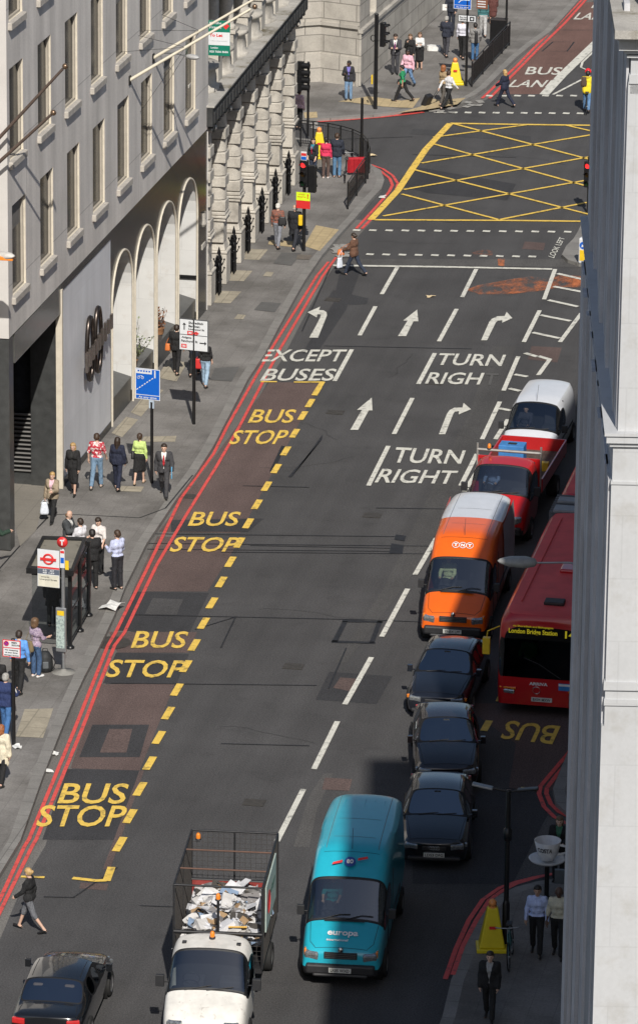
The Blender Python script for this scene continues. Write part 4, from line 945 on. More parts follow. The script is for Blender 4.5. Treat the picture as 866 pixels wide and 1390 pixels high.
    if hs != 'bald':
        hp = [('c', Hd(0, -.006, .130), Hd(0, -.03, .09), .096, .090)]
        if hs in ('long', 'bob'): hp += [('c', Hd(-.05, -.035, .07), Hd(-.05, -.04, -.02 if hs == 'bob' else -.10), .055, .045), ('c', Hd(.05, -.035, .07), Hd(.05, -.04, -.02 if hs == 'bob' else -.10), .055, .045), ('c', Hd(0, -.06, .08), Hd(0, -.075, -.03 if hs == 'bob' else -.16), .06, .055)]
        if hs == 'bun': hp += [('b', Hd(0, -.125, .10), (.045, .04, .045))]
        if hs == 'pony': hp += [('c', Hd(0, -.11, .12), Hd(0, -.15, -.04), .03, .022)]
        if hs == 'curly': hp += [('c', Hd(0, -.03, .13), Hd(0, -.05, .02), .112, .10), ('b', Hd(-.07, -.02, .06), (.05, .05, .07)), ('b', Hd(.07, -.02, .06), (.05, .05, .07))]
    else: hp = [('c', Hd(-.06, -.035, .05), Hd(.06, -.035, .05), .042, .042), ('c', Hd(-.045, -.06, .06), Hd(.045, -.06, .06), .04, .04)]
    fwd = Hd(0, 1, 0) - Hd(0, 0, 0); upv = Hd(0, 0, 1) - Hd(0, 0, 0); rtv = Hd(1, 0, 0) - Hd(0, 0, 0); h0 = Hd(0, 0, 0)
    def hclip(X, Y, Z):
        yy = (X-h0[0])*fwd[0] + (Y-h0[1])*fwd[1] + (Z-h0[2])*fwd[2]; zz = (X-h0[0])*upv[0] + (Y-h0[1])*upv[1] + (Z-h0[2])*upv[2]
        face_ = np.minimum(yy - .025, (.128 + (yy-.05)*-.2) - zz)        # in front of the ears and below the fringe
        v = face_
        if hs in ('short', 'pony', 'bun', 'bald'): v = np.maximum(v, .025 - zz + np.where(yy < -.03, -.02, 0))
        return v
    garment('hair', hp, hm, hclip, .018, .02)
    if abs(math.cos(R(face)) + 0.0) and math.cos(R(face)) < .35:
        mb = MB(); 
        for s in (-1, 1): mb.sphere(tuple(Hd(s*.031, .083, .088)), .0125, 5)
        mb.build('eyes', DARKM, root); mb = MB(); mb.sphere(tuple(Hd(0, .082, .030)), .016, 5, sz=.35); mb.build('mouth', LIPM, root)
    root['_h'] = k
    inv = {'hand_l': A[0][2] + A[0][3]*.09, 'hand_r': A[1][2] + A[1][3]*.09, 'sh_l': A[0][0], 'sh_r': A[1][0], 'hip': T(0, 0, 0), 'back': T(0, -.15, .3)}
    rm = Matrix.Rotation(R(face), 3, 'Z')
    return root, {a: rm @ (Vector(b)*k) + Vector(loc) for a, b in inv.items()}

def bag(c, size, m, label, cat, nm, rz=0, strap=None, soft=.35, group=None):
    """soft rounded bag hanging at c with an optional strap to a point above"""
    w, d, h = size; mb = MB(); n = 9; prof = []
    pts = [];
    for i in range(n):
        t = i/(n-1); z = (t-1)*h; f = (1 - soft*(t**2)) * (1 if 0 < i else .9)
        for a in range(12):
            an = 2*math.pi*a/12; ca, sa = math.cos(an), math.sin(an); pts.append((math.copysign(abs(ca)**.6, ca)*w/2*f, math.copysign(abs(sa)**.6, sa)*d/2*f*(1-.3*t), z))
    fs = [(i*12+a, i*12+(a+1) % 12, (i+1)*12+(a+1) % 12, (i+1)*12+a) for i in range(n-1) for a in range(12)] + [tuple(reversed(range(12))), tuple(range((n-1)*12, n*12))]
    root = empty(nm, c, rz, label, cat, group); b = MB(); b.add(pts, fs, 0, True); b.build('pouch', m, root)
    s = MB(); top_ = Matrix.Rotation(-rz, 3, 'Z') @ (Vector(strap) - Vector(c)) if strap is not None else Vector((0, 0, .14))
    s.tube([(-w*.38, 0, -.04), Vector((-w*.2, 0, 0)) + top_*.55, top_], .009, 5); s.tube([(w*.38, 0, -.04), Vector((w*.2, 0, 0)) + top_*.55, top_], .009, 5); s.build('strap', m, root)
    return root
BLK, NAVY, GREY, DGREY = (.012, .012, .013), (.014, .018, .040), (.16, .16, .165), (.045, .045, .05); WHT, CRM = (.62, .62, .60), (.55, .50, .40); JEAN, LJEAN = (.05, .10, .20), (.16, .25, .36)
def ped(px, face, label, grp=None, z=KH, **kw): return person(P(px[0], px[1], z), face, label, group=grp, **kw)
FLORAL = mat('cloth_floral_red', (.42, .03, .05), .85, 0, .1, 5, blotch=((.75, .70, .68), 11, .50, .56))
CHECKED = mat('cloth_small_check', (.42, .34, .42), .85, 0, .1, 5, blotch=((.20, .14, .24), 30, .5, .55))
REDCHK = mat('cloth_rust_pattern', (.26, .09, .06), .85, 0, .1, 5, blotch=((.10, .08, .07), 22, .5, .55))
BLKL = mat('bag_black', (.016, .016, .018), .5, var=.2); KHAKI = mat('bag_khaki', (.17, .13, .07), .85); REDB = mat('bag_red', (.55, .03, .03), .5); ORB = mat('bag_orange', (.60, .17, .04), .5); PLAS = mat('plastic_bag_white', (.62, .66, .74), .35, var=.12, scale=14)
W1, H1 = ((20, 7, 12), (-18, 7, 10)), ((6, 9, 12), (4, 9, 10))
# group walking up the left pavement
ped((100, 672), 176, 'blonde woman in black jacket and skirt walking towards us beside the marble wall', h=1.70, sex='f', pose='step', arms=((8, 12, 12), (-6, 12, 10)), hair='blonde', hs='bob', top=('jacket', BLK, 'long'), bot=('skirt', BLK, .58), under=(.02, .02, .02), shoes=BLK)
ped((132, 663), -2, 'man in red and white floral shirt and pale jeans walking away', h=1.80, pose='step', arms=((-8, 14, 20), (10, 14, 25)), hair='brown', top=('shirt', (.4, .05, .06), 'short'), bot=('trousers', LJEAN), pattern=FLORAL, phase=-1, shoes=(.3, .28, .25))
r, A_ = ped((160, 665), -3, 'long-haired woman in navy trouser suit walking away with a small black bag', h=1.72, sex='f', pose='step', arms=((4, 12, 12), (-4, 14, 20)), hair='darkbrown', hs='long', top=('jacket', NAVY, 'long'), bot=('trousers', NAVY))
bag(A_['hip'] + Vector((.22, .02, .12)), (.22, .10, .18), BLKL, 'small black handbag on the arm of the woman in the navy suit', 'bag', 'handbag', 0, A_['sh_r'])
r, A_ = ped((190, 657), -2, 'woman in lime green top and black knee-length skirt walking away by the sign pole', h=1.66, sex='f', pose='step', arms=((2, 12, 14), (-4, 12, 14)), hair='brown', hs='pony', top=('blouse', (.52, .66, .22), 'long'), bot=('skirt', BLK, .52), phase=-1, shoes=(.4, .3, .2))
bag(A_['hip'] + Vector((-.20, -.02, .18)), (.12, .28, .24), BLKL, 'black shoulder bag carried by the woman in lime green', 'bag', 'shoulder_bag', 0, A_['sh_l'] + Vector((.05, 0, .05)))
r, A_ = ped((223, 674), 188, 'man in dark suit and red tie striding towards us with a blue folder', h=1.80, pose='walk', arms=((12, 14, 28), (-12, 12, 20)), hair='darkbrown', top=('jacket', DGREY, 'long'), bot=('trousers', DGREY), under=WHT, tie=(.45, .02, .03))
f_ = MB(); f_.box((0, 0, 0), (.03, .22, .31), rx=.25); o = f_.build('folder', mat('folder_blue', (.12, .42, .68), .4), None, .004, loc=A_['hand_l'] + Vector((0, .02, .02)), rz=.2); tag(o, 'light blue folder held by the man with the red tie', 'folder')
r, A_ = ped((72, 708), 172, 'blonde woman with pink shirt and open beige jacket carrying a plastic bag', h=1.66, sex='f', pose='walk', arms=((28, 10, 70), (0, 12, 10)), hair='blonde', hs='bun', top=('jacket', (.30, .24, .17), 'long'), bot=('trousers', BLK), under=(.68, .45, .52))
bag(A_['hand_r'] + Vector((-.02, .0, -.08)), (.28, .16, .38), PLAS, 'bulging pale blue and white plastic bag in the hand of the woman in pink', 'plastic bag', 'carrier_bag', .3, A_['hand_r'], soft=.5)
# five men talking behind the bus shelter
ped((93, 771), -100, 'balding man in charcoal suit and open white shirt looking down behind the shelter', h=1.82, arms=((20, 6, 85), (22, 6, 88)), hair='lightbrown', hs='bald', top=('jacket', (.05, .055, .06), 'long'), bot=('trousers', (.05, .055, .06)), under=WHT, head=(0, 22))
ped((110, 778), 60, 'short-haired man in white shirt seen from behind between the suited men', h=1.72, arms=((20, 8, 60), (20, 8, 60)), hair='darkbrown', top=('shirt', (.62, .62, .66), 'long'), bot=('trousers', BLK))
ped((135, 778), 160, 'man in short-sleeved white shirt facing us behind the suited man', h=1.76, arms=((10, 10, 20), (22, 8, 75)), hair='darkbrown', top=('shirt', (.66, .62, .60), 'short'), bot=('trousers', BLK), head=(0, 18))
ped((126, 799), 25, 'dark-haired man in black suit seen from behind at the shelter corner', h=1.84, arms=((10, 6, 20), (12, 6, 25)), hair='black', top=('jacket', BLK, 'long'), bot=('trousers', BLK))
ped((160, 800), 52, 'man in pale blue shirt and black trousers standing alone near the kerb', h=1.84, arms=((18, 8, 85), (10, 8, 60)), hair='brown', top=('shirt', (.50, .54, .74), 'long'), bot=('trousers', (.02, .02, .025)), head=(8, 0))
ped((72, 850), 10, 'person in black waiting in the shade inside the bus shelter', h=1.72, top=('coat', BLK, 'long'), bot=('trousers', BLK), hair='black')
ped((-7, 775), -60, 'person in dark green at the left edge beside the granite column', h=1.75, arms=((5, 8, 10), (40, 5, 60)), top=('jacket', (.02, .045, .03), 'long'), bot=('trousers', BLK), hair='brown')
# left foreground
ped((27, 940), -4, 'man in bright blue shirt and black trousers seen from behind', h=1.80, pose='step', arms=((5, 14, 14), (-5, 14, 14)), hair='darkbrown', top=('shirt', (.12, .32, .74), 'long'), bot=('trousers', BLK))
r, A_ = ped((49, 919), -35, 'curly-haired woman in checked blouse and jeans with a khaki bag', h=1.74, sex='f', pose='lean1', arms=((10, 6, 35), (25, 8, 60)), hair='lightbrown', hs='curly', top=('blouse', (.5, .4, .5), 'elbow'), bot=('trousers', JEAN), pattern=CHECKED, shoes=(.7, .7, .7))
bag(A_['hip'] + Vector((-.16, -.12, .16)), (.38, .16, .30), KHAKI, 'khaki shoulder bag on the hip of the curly-haired woman', 'bag', 'shoulder_bag', R(-35), A_['sh_l'])
def holdall(px, label):
    c = P(px[0], px[1], KH); root = empty('rucksack', c, .3, label, 'rucksack'); mb = MB()
    mb.lathe((0, 0, 0), [(.14, .0), (.20, .04), (.22, .2), (.20, .42), (.12, .56), (.01, .6)], 14); mb.build('pouch', mat('rucksack_black', (.018, .02, .022), .7, var=.4, scale=12), root)
    s = MB(); s.tube([(-.08, 0, .52), (-.06, 0, .66), (.06, 0, .66), (.08, 0, .52)], .014, 6); s.tube([(.16, -.1, .5), (.28, -.12, .3), (.2, -.1, .08)], .016, 6); s.build('strap', BLKL, root)
    MB().box((0, -.20, .24), (.16, .05, .2), rz=0).build('pocket', mat('rucksack_grey', (.10, .11, .12), .7), root, .02)
holdall((62, 911), 'black rucksack standing on the pavement beside the curly-haired woman')
r, A_ = ped((9, 1000), -6, 'grey-haired man in navy jacket with white sleeve stripes and blue jeans', h=1.80, pose='step', arms=((5, 12, 14), (20, 14, 60)), hair='grey', top=('jacket', (.02, .035, .11), 'long'), bot=('trousers', (.05, .14, .33)))
s_ = MB(); s_.tube([A_['sh_r'] + Vector((.055, -.01, 0)), A_['sh_r'] + Vector((.10, .0, -.14)), A_['sh_r'] + Vector((.12, .07, -.27))], .018, 5); o = s_.build('sleeve_stripe', litter_m); o.parent = r; o.matrix_parent_inverse = (Matrix.Translation(r.location) @ Matrix.Rotation(R(-6), 4, 'Z') @ Matrix.Scale(1.80/1.75, 4)).inverted()
ped((-3, 972), -5, 'dark-haired person in black coat at the left edge behind the striped jacket', h=1.74, pose='step', top=('coat', BLK, 'long'), bot=('trousers', BLK), hair='black', hs='bob')
ped((3, 1066), -8, 'woman in cream raincoat and black trousers at the left edge', h=1.68, sex='f', pose='step', arms=((5, 12, 14), (-8, 14, 10)), hair='ginger', hs='bob', top=('coat', (.66, .60, .46), 'long'), bot=('trousers', BLK))
ped((41, 1264), 83, 'fair-haired woman in black cardigan and grey cropped trousers crossing the road', h=1.70, sex='f', pose='walk', arms=((22, 8, 30), (-12, 8, 20)), hair='blonde', hs='bun', skin='pale', top=('jumper', BLK, 'long'), bot=('cropped', (.13, .135, .15)), z=0, head=(-10, 14), phase=-1)
# by the direction sign
r, A_ = ped((240, 508), -3, 'person in black with an orange bag half hidden by the direction sign', h=1.74, pose='step', arms=((0, 10, 8), (5, 8, 8)), top=('jacket', BLK, 'long'), bot=('trousers', BLK), hair='darkbrown')
bag(A_['hip'] + Vector((-.30, -.05, .12)), (.18, .12, .24), ORB, 'orange handbag showing left of the direction sign', 'bag', 'handbag', 0, A_['sh_l'])
ped((265, 510), 0, 'person in a dark navy coat behind the pole of the direction sign', h=1.70, pose='step', top=('coat', (.015, .018, .03), 'long'), bot=('trousers', BLK), hair='black', phase=-1)
r, A_ = ped((279, 525), -4, 'woman with dark hair in black top and pale jeans with a red shopping bag', h=1.66, sex='f', pose='step', arms=((2, 14, 12), (5, 10, 14)), hair='darkbrown', hs='long', top=('blouse', BLK, 'elbow'), bot=('trousers', (.30, .42, .55)))
bag(A_['hand_l'] + Vector((-.03, -.04, .16)), (.26, .10, .34), REDB, 'glossy red shopping bag left of the woman in pale jeans', 'bag', 'shopping_bag', 0, A_['hand_l'] + Vector((0, 0, .25)), soft=.1)
# farther up the pavement
r, A_ = ped((377, 337), -5, 'white-haired person in rust patterned shirt and grey trousers walking away', h=1.72, pose='step', arms=((2, 12, 14), (-6, 14, 14)), hair='white', top=('shirt', (.3, .12, .08), 'long'), bot=('trousers', (.20, .21, .24)), pattern=REDCHK)
bag(A_['hip'] + Vector((.18, -.08, .30)), (.34, .14, .32), BLKL, 'large black bag on the back of the person in the rust patterned shirt', 'bag', 'shoulder_bag', .2, A_['sh_l'])
ped((400, 338), -6, 'man in black overcoat walking away beside the traffic light pole', h=1.78, pose='walk', arms=((14, 10, 14), (-12, 10, 14)), hair='grey', hs='bald', top=('coat', (.013, .014, .018), 'long'), bot=('trousers', (.02, .022, .03)))
r, A_ = ped((480, 374), 72, 'woman in brown leather jacket and jeans crossing with white and orange bags', h=1.68, sex='f', pose='walk', arms=((25, 8, 45), (4, 8, 10)), hair='darkbrown', hs='bun', top=('jacket', (.13, .065, .04), 'long'), bot=('trousers', (.025, .035, .06)), z=0, phase=1, head=(0, 10), under=(.25, .12, .08))
bag(A_['hand_l'] + Vector((-.05, .04, .02)), (.28, .14, .22), ORB, 'tan orange handbag held by the woman crossing in the leather jacket', 'bag', 'handbag', .4, A_['sh_l'])
bag(A_['hand_l'] + Vector((-.06, -.12, -.26)), (.26, .12, .38), PLAS, 'white plastic bag dangling from the woman crossing in the leather jacket', 'plastic bag', 'carrier_bag', .8, A_['hand_l'], soft=.4)
ped((425, 243), 160, 'dark-haired woman with crimson scarf over teal top inside the curved railing', h=1.68, sex='f', arms=((8, 8, 18), (6, 8, 14)), hair='darkbrown', hs='long', top=('jacket', (.015, .016, .02), 'elbow'), bot=('trousers', (.03, .04, .07)), under=(.03, .22, .30), tie=(.35, .01, .04), head=(25, 0))
ped((442, 242), -4, 'dark-haired woman in raspberry pink top and brown trousers seen from behind', h=1.68, sex='f', pose='lean1', arms=((4, 12, 12), (2, 10, 12)), hair='black', hs='pony', top=('blouse', (.62, .035, .10), 'long'), bot=('trousers', (.10, .065, .055)), shoes=(.7, .7, .7))
ped((457, 241), -6, 'man in dark navy jacket and blue jeans standing beside the bicycle', h=1.82, pose='lean1', arms=((3, 10, 10), (12, 8, 20)), hair='brown', top=('jacket', (.02, .025, .04), 'long'), bot=('trousers', (.09, .19, .32)))
ped((406, 174), -20, 'woman in pale pink sweater with a red scarf behind the stone building corner', h=1.66, sex='f', hair='darkbrown', hs='bun', top=('jumper', (.72, .48, .52), 'long'), bot=('trousers', BLK), under=(.55, .05, .08))
# far pavement
ped((473, 136), 186, 'woman in purple top, dark jacket and jeans looking left beside the chamfered corner', h=1.72, sex='f', pose='lean1', arms=((4, 12, 10), (10, 16, 95)), skin='dark', hair='black', top=('jacket', (.025, .025, .03), 'long'), bot=('trousers', (.16, .26, .40)), under=(.16, .14, .42), head=(-50, 0))
ped((536, 101), 182, 'man in grey suit and purple tie, leftmost of the pair against the bank wall', h=1.82, arms=((15, 6, 85), (15, 6, 85)), hair='darkbrown', top=('jacket', (.05, .05, .058), 'long'), bot=('trousers', (.05, .05, .058)), under=WHT, tie=(.2, .03, .14), head=(0, 14))
ped((556, 99), 178, 'brown-haired woman in black suit with a hand at her mouth', h=1.74, sex='f', arms=((8, 8, 20), (38, 4, 118)), hair='lightbrown', hs='bob', top=('jacket', BLK, 'long'), bot=('trousers', BLK))
ped((569, 94), 182, 'woman in white blouse and black pencil skirt with folded arms', h=1.66, sex='f', arms=((18, 8, 88), (18, 8, 88)), hair='lightbrown', hs='bob', top=('blouse', (.66, .66, .64), 'long'), bot=('skirt', BLK, .60), shoes=(.2, .12, .08))
ped((553, 119), 158, 'dark-skinned person in pink jumper with green pattern and light jeans', h=1.74, pose='walk', arms=((-10, 12, 12), (14, 10, 14)), skin='dark', hair='black', hs='short', top=('jumper', (.72, .42, .50), 'long'), bot=('trousers', (.16, .27, .45)), phase=-1)
ped((546, 138), 85, 'woman in emerald green top and black trousers striding left near the kerb', h=1.66, sex='f', pose='walk', arms=((-10, 8, 12), (10, 8, 20)), skin='tan', hair='black', hs='short', top=('shirt', (.02, .24, .10), 'short'), bot=('trousers', BLK), head=(0, 16))
ped((601, 143), -30, 'ginger-haired woman in camel top half hidden behind the man with the suitcase', h=1.72, sex='f', pose='step', hair='ginger', hs='curly', top=('blouse', (.36, .26, .15), 'long'), bot=('trousers', (.09, .08, .07)))
r, A_ = ped((608, 148), -38, 'man in white shirt and black trousers pulling a suitcase across the kerb', h=1.74, pose='walk', arms=((-34, 14, 6), (18, 16, 30)), hair='brown', top=('shirt', (.66, .66, .68), 'long'), bot=('trousers', BLK), z=0.0)
def suitcase(px, hand, label):
    c = P(px[0], px[1], .0); root = empty('suitcase', c, R(60), label, 'suitcase'); d = hand - c
    inv_ = Matrix.Rotation(-R(60), 3, 'Z'); hd = inv_ @ d; t = hd.normalized(); rx = math.atan2(-hd.y, hd.z)
    m = Matrix.Rotation(0, 3, 'X'); b = MB(); b.box((0, -.02, .35), (.36, .24, .54), rx=rx); b.build('case', BLKL, root, .04)
    h = MB(); h.tube([t*.55 + Vector((-.08, 0, 0)), hd + Vector((-.08, 0, 0)), hd + Vector((.08, 0, 0)), t*.55 + Vector((.08, 0, 0))], .012, 5); h.build('handle', IRONB, root)
    for s in (-1, 1): MB().lathe((s*.14, -.02, .04), [(.001, -.02), (.04, -.02), (.04, .02), (.001, .02)], 10, axis='X').build('wheel', LEATH, root)
suitcase((579, 147), A_['hand_l'], 'small black wheeled suitcase trailing behind the man in the white shirt')
ped((605, 77), -6, 'grey-haired man in navy suit with legs apart seen from behind', h=1.82, pose='step', arms=((10, 10, 60), (-2, 12, 30)), hair='grey', top=('jacket', (.02, .024, .04), 'long'), bot=('trousers', (.045, .045, .055)))
ped((627, 80), -3, 'man in white shirt and black trousers behind the bus lane sign', h=1.84, pose='step', arms=((6, 10, 12), (5, 10, 20)), hair='darkbrown', top=('shirt', (.62, .62, .70), 'long'), bot=('trousers', BLK))
r, A_ = ped((644, 83), 14, 'man in grey jacket and jeans with a black bag slung across his back', h=1.72, arms=((8, 10, 20), (6, 12, 30)), hair='black', skin='tan', top=('jacket', (.22, .215, .21), 'long'), bot=('trousers', (.05, .13, .27)))
bag(A_['back'] + Vector((.04, -.04, .16)), (.16, .10, .55), BLKL, 'long black bag slung on the back of the man in the grey jacket', 'bag', 'shoulder_bag', .3, A_['sh_l'])
r, A_ = ped((612, 42), 175, 'man in dark blue suit at the top edge holding a white paper', h=1.84, arms=((10, 10, 20), (22, 8, 60)), top=('jacket', (.018, .022, .035), 'long'), bot=('trousers', (.018, .022, .035)), hair='brown')
o = MB().box((0, 0, 0), (.2, .02, .28)).build('paper', litter_m, loc=A_['hand_r'] + Vector((-.05, 0, 0))); tag(o, 'white paper held by the man in dark blue at the top edge', 'paper')
ped((655, 50), 10, 'person in teal top and pale grey trousers at the top edge behind the grey jacket', h=1.74, pose='step', top=('shirt', (.05, .16, .17), 'long'), bot=('trousers', (.42, .42, .42)), hair='darkbrown')
ped((668, 33), 0, 'person in maroon dress at the top edge beside the dark cabinet', h=1.68, sex='f', top=('coat', (.10, .035, .03), 'long'), bot=('skirt', (.10, .035, .03), .6), hair='brown')
ped((684, 145), 62, 'blonde woman in navy suit crossing the end of the far bus lane', h=1.68, sex='f', pose='walk', arms=((20, 8, 40), (-8, 8, 20)), hair='blonde', hs='bob', top=('jacket', NAVY, 'long'), bot=('trousers', NAVY), under=(.35, .45, .75), z=0)
# shaded right-hand pavement
ped((727, 1297), 184, 'dark-haired man in light blue shirt and black trousers walking towards us in the shade', h=1.80, pose='step', arms=((4, 12, 14), (-2, 12, 14)), hair='black', skin='tan', top=('shirt', (.46, .54, .80), 'long'), bot=('trousers', BLK))
r, A_ = ped((756, 1300), 182, 'dark-skinned man in cream shirt with a white stick against the stone block', h=1.82, pose='step', arms=((6, 10, 14), (2, 12, 10)), hair='black', hs='bald', skin='dark', top=('shirt', (.55, .52, .40), 'elbow'), bot=('trousers', BLK))
o = MB().tube([(0, 0, 0), (.02, -.1, -.88)], .014, 6).build('white_stick', litter_m, loc=A_['hand_l'] + Vector((-.05, 0, .05))); tag(o, 'white stick held by the man in the cream shirt', 'stick')
ped((757, 1196), 180, 'person in black jacket over a green top behind the cup sign', h=1.74, arms=((14, 8, 70), (14, 8, 70)), hair='lightbrown', hs='bob', top=('jacket', BLK, 'long'), bot=('trousers', BLK), under=(.05, .16, .09))
ped((663, 1386), 180, 'short-haired person in black at the very bottom in front of the yellow cone', h=1.74, pose='step', hair='darkbrown', top=('jacket', BLK, 'long'), bot=('trousers', BLK), under=(.3, .3, .3))
ped((783, 1000), 180, 'person in a dark coat stepping past the front corner of the red bus', h=1.72, sex='f', pose='step', hair='darkbrown', top=('coat', (.03, .035, .04), 'long'), bot=('skirt', BLK, .5), z=KH)
# ---------------------------------------------------------------- vehicles
TYRE = mat('tyre_rubber', (.012, .012, .012), .8, var=.2); RIM = mat('rim_alloy', (.35, .35, .36), .35, .8); PLAST = mat('black_plastic', (.020, .020, .022), .55, var=.15); CHROME = mat('chrome', (.6, .6, .6), .15, 1)
LENS = mat('headlight_lens', (.34, .36, .37), .08, .6, .5, 26, spec=1, coat=1); AMB = mat('indicator_amber', (.75, .22, .02), .15, coat=1); REDL = mat('tail_red', (.5, .02, .02), .15, coat=1); INT = mat('cab_interior', (.022, .022, .025), .8); SEATM = mat('seat_fabric', (.05, .05, .06), .9)
PLATE = mat('number_plate', (.62, .62, .58), .4); PLTX = mat('plate_black', (.01, .01, .01), .5); SEAL = mat('window_seal', (.008, .008, .009), .5); UNDER = mat('underbody', (.008, .008, .008), .9); VG = glass('vehicle_glass', (.16, .18, .19), 2.6); VGL = glass('cab_glass', (.50, .54, .55), 1.3)
def cage(root, stations, zones, mats, level=2, glassz=(), crease=(), inset=.035):
    """body shell: half-profiles at stations along y, mirrored, smoothed, then split into one mesh per named zone"""
    K = len(stations[0][1]); bm = bmesh.new(); cl = bm.edges.layers.float.new('crease_edge'); rings = []
    for y, pr in stations:
        rings.append([bm.verts.new((-w, y, z)) for w, z in pr[:-1]] + [bm.verts.new((0, y + 0, pr[-1][1]))] + [bm.verts.new((w, y, z)) for w, z in reversed(pr[:-1])])
    names = []; zl = bm.faces.layers.int.new('zone')
    def zid(n):
        if n not in names: names.append(n)
        return names.index(n)
    M = 2*K-1
    for i in range(len(rings)-1):
        for j in range(M-1):
            f = bm.faces.new((rings[i][j], rings[i+1][j], rings[i+1][j+1], rings[i][j+1])); k = j if j < K-1 else M-2-j; f[zl] = zid(zones(i, k, 'l' if j < K-1 else 'r'))
    for r, e in ((rings[0], 'rear'), (rings[-1], 'front')):
        for k in range(K-1):
            a, b, c, d = r[k], r[k+1], r[M-2-k], r[M-1-k]
            vs = (a, b, c, d) if b is not c else (a, b, d)
            if e == 'rear': vs = vs
            else: vs = tuple(reversed(vs))
            f = bm.faces.new(vs); f[zl] = zid(zones(e, k, ''))
    bmesh.ops.recalc_face_normals(bm, faces=bm.faces[:])
    cr = crease if callable(crease) else None
    for e in bm.edges:
        if len(e.link_faces) < 2: e[cl] = 1.0
        elif e.link_faces[0][zl] != e.link_faces[1][zl]: e[cl] = .9 if 'windscreen' in (names[e.link_faces[0][zl]], names[e.link_faces[1][zl]]) and 'destination_glass' in names else .55
    for z in glassz:
        for nm in [n for n in names if n.split('#')[0] == z]:
            zi = names.index(nm); fs = [f for f in bm.faces if f[zl] == zi]
            if not fs: continue
            r = bmesh.ops.inset_region(bm, faces=fs, thickness=inset, use_even_offset=True, use_boundary=True)
            for f in r['faces']: f[zl] = zid('window_seal')
    me = bpy.data.meshes.new('cage'); 
    for f in bm.faces: f.material_index = f[zl]; f.smooth = True
    for _ in names: me.materials.append(None)
    bm.to_mesh(me); bm.free(); o = bpy.data.objects.new('cage', me); col.objects.link(o); s = o.modifiers.new('s', 'SUBSURF'); s.levels = level; s.render_levels = level
    dg = bpy.context.evaluated_depsgraph_get(); dg.update(); ev = o.evaluated_get(dg).to_mesh(); V = [v.co.copy() for v in ev.vertices]; byz = {}
    for p in ev.polygons: byz.setdefault(p.material_index, []).append(tuple(p.vertices))
    o.evaluated_get(dg).to_mesh_clear(); bpy.data.objects.remove(o); out = {}
    for zi, fs in byz.items():
        nm = names[zi]; used = sorted({i for f in fs for i in f}); mp = {v: i for i, v in enumerate(used)}; mb = MB(); mb.add([V[i] for i in used], [tuple(mp[i] for i in f) for f in fs], 0, True)
        base = nm.split('#')[0]; out[nm] = mb.build(base, mats.get(base, mats['body']), root)
    return out
def drape(root, parts, lines, name, m, w=.012, off=.004, step=.06):
    """seams and shut lines laid on the shell: each polyline (x, y) is dropped on to the surface below"""
    from mathutils.bvhtree import BVHTree
    V = []; F = []
    for o in parts:
        n = len(V); V += [v.co.copy() for v in o.data.vertices]; F += [tuple(i + n for i in p.vertices) for p in o.data.polygons]
    bvh = BVHTree.FromPolygons(V, F); mb = MB()
    for pl in lines:
        pts = []
        for i in range(len(pl)-1):
            a, b = Vector((*pl[i], 4)), Vector((*pl[i+1], 4)); n = max(1, int((b-a).length/step)); pts += [a + (b-a)*k/n for k in range(n)]
        pts.append(Vector((*pl[-1], 4))); hit = []
        for p in pts:
            h_ = bvh.ray_cast(p, Vector((0, 0, -1)))
            if h_[0] is not None: hit.append((h_[0], h_[1] if h_[1].z > 0 else -h_[1]))
        vs = []
        for i, (p, nn) in enumerate(hit):
            t = (hit[min(i+1, len(hit)-1)][0] - hit[max(i-1, 0)][0]).normalized(); s = t.cross(nn).normalized()*w/2; vs += [p + nn*off - s, p + nn*off + s]
        mb.add(vs, [(2*i, 2*i+1, 2*i+3, 2*i+2) for i in range(len(hit)-1)])
    if mb.f: return mb.build(name, m, root)
SEAM = mat('shut_line', (.006, .006, .007), .7)
def wheel(root, x, y, r=.33, w=.22):
    t = MB(); s = 1 if x > 0 else -1; t.lathe((x, y, r), [(r*.62, -w/2), (r*.93, -w/2), (r, -w*.35), (r, w*.35), (r*.93, w/2), (r*.62, w/2)], 24, axis='X'); o = t.build('wheel', TYRE, root)
    q = MB(); q.lathe((x + s*w*.36, y, r), [(.001, s*.02), (r*.25, s*.03), (r*.6, 0), (r*.64, s*.03)], 20, axis='X'); q.build('rim', RIM, o); return o
def arch(root, x, y, r, m=PLAST):
    s = 1 if x > 0 else -1; a = MB(); a.lathe((x, y, r*.92), [(.001, 0), (r*1.16, 0), (r*1.2, s*.012), (r*1.2, -s*.2)], 22, axis='X', a0=0, a1=math.pi*2); return a.build('wheel_arch', UNDER, root)
def number_plate(root, y, z, txt, w=.52, rear=False):
    p = MB().box((0, y, z), (w, .02, .115)).build('number_plate', PLATE, root); lettering('plate_lettering', txt, (0, y + .012, z), (-1, 0, 0), (0, 0, 1), w*.86, .075, PLTX, p, .02)
def mirror(root, x, y, z, m=PLAST, s=1.0):
    sg = 1 if x > 0 else -1; b = MB(); b.box((x + sg*.14*s, y, z), (.17*s, .10, .24*s)); b.tube([(x - sg*.04, y - .04, z - .05), (x + sg*.08*s, y, z - .03)], .02, 5); return b.build('door_mirror', m, root, .025)
def wiper(root, pts):
    b = MB(); 
    for p in pts: b.tube(p, .011, 4)
    b.build('wiper', PLAST, root)
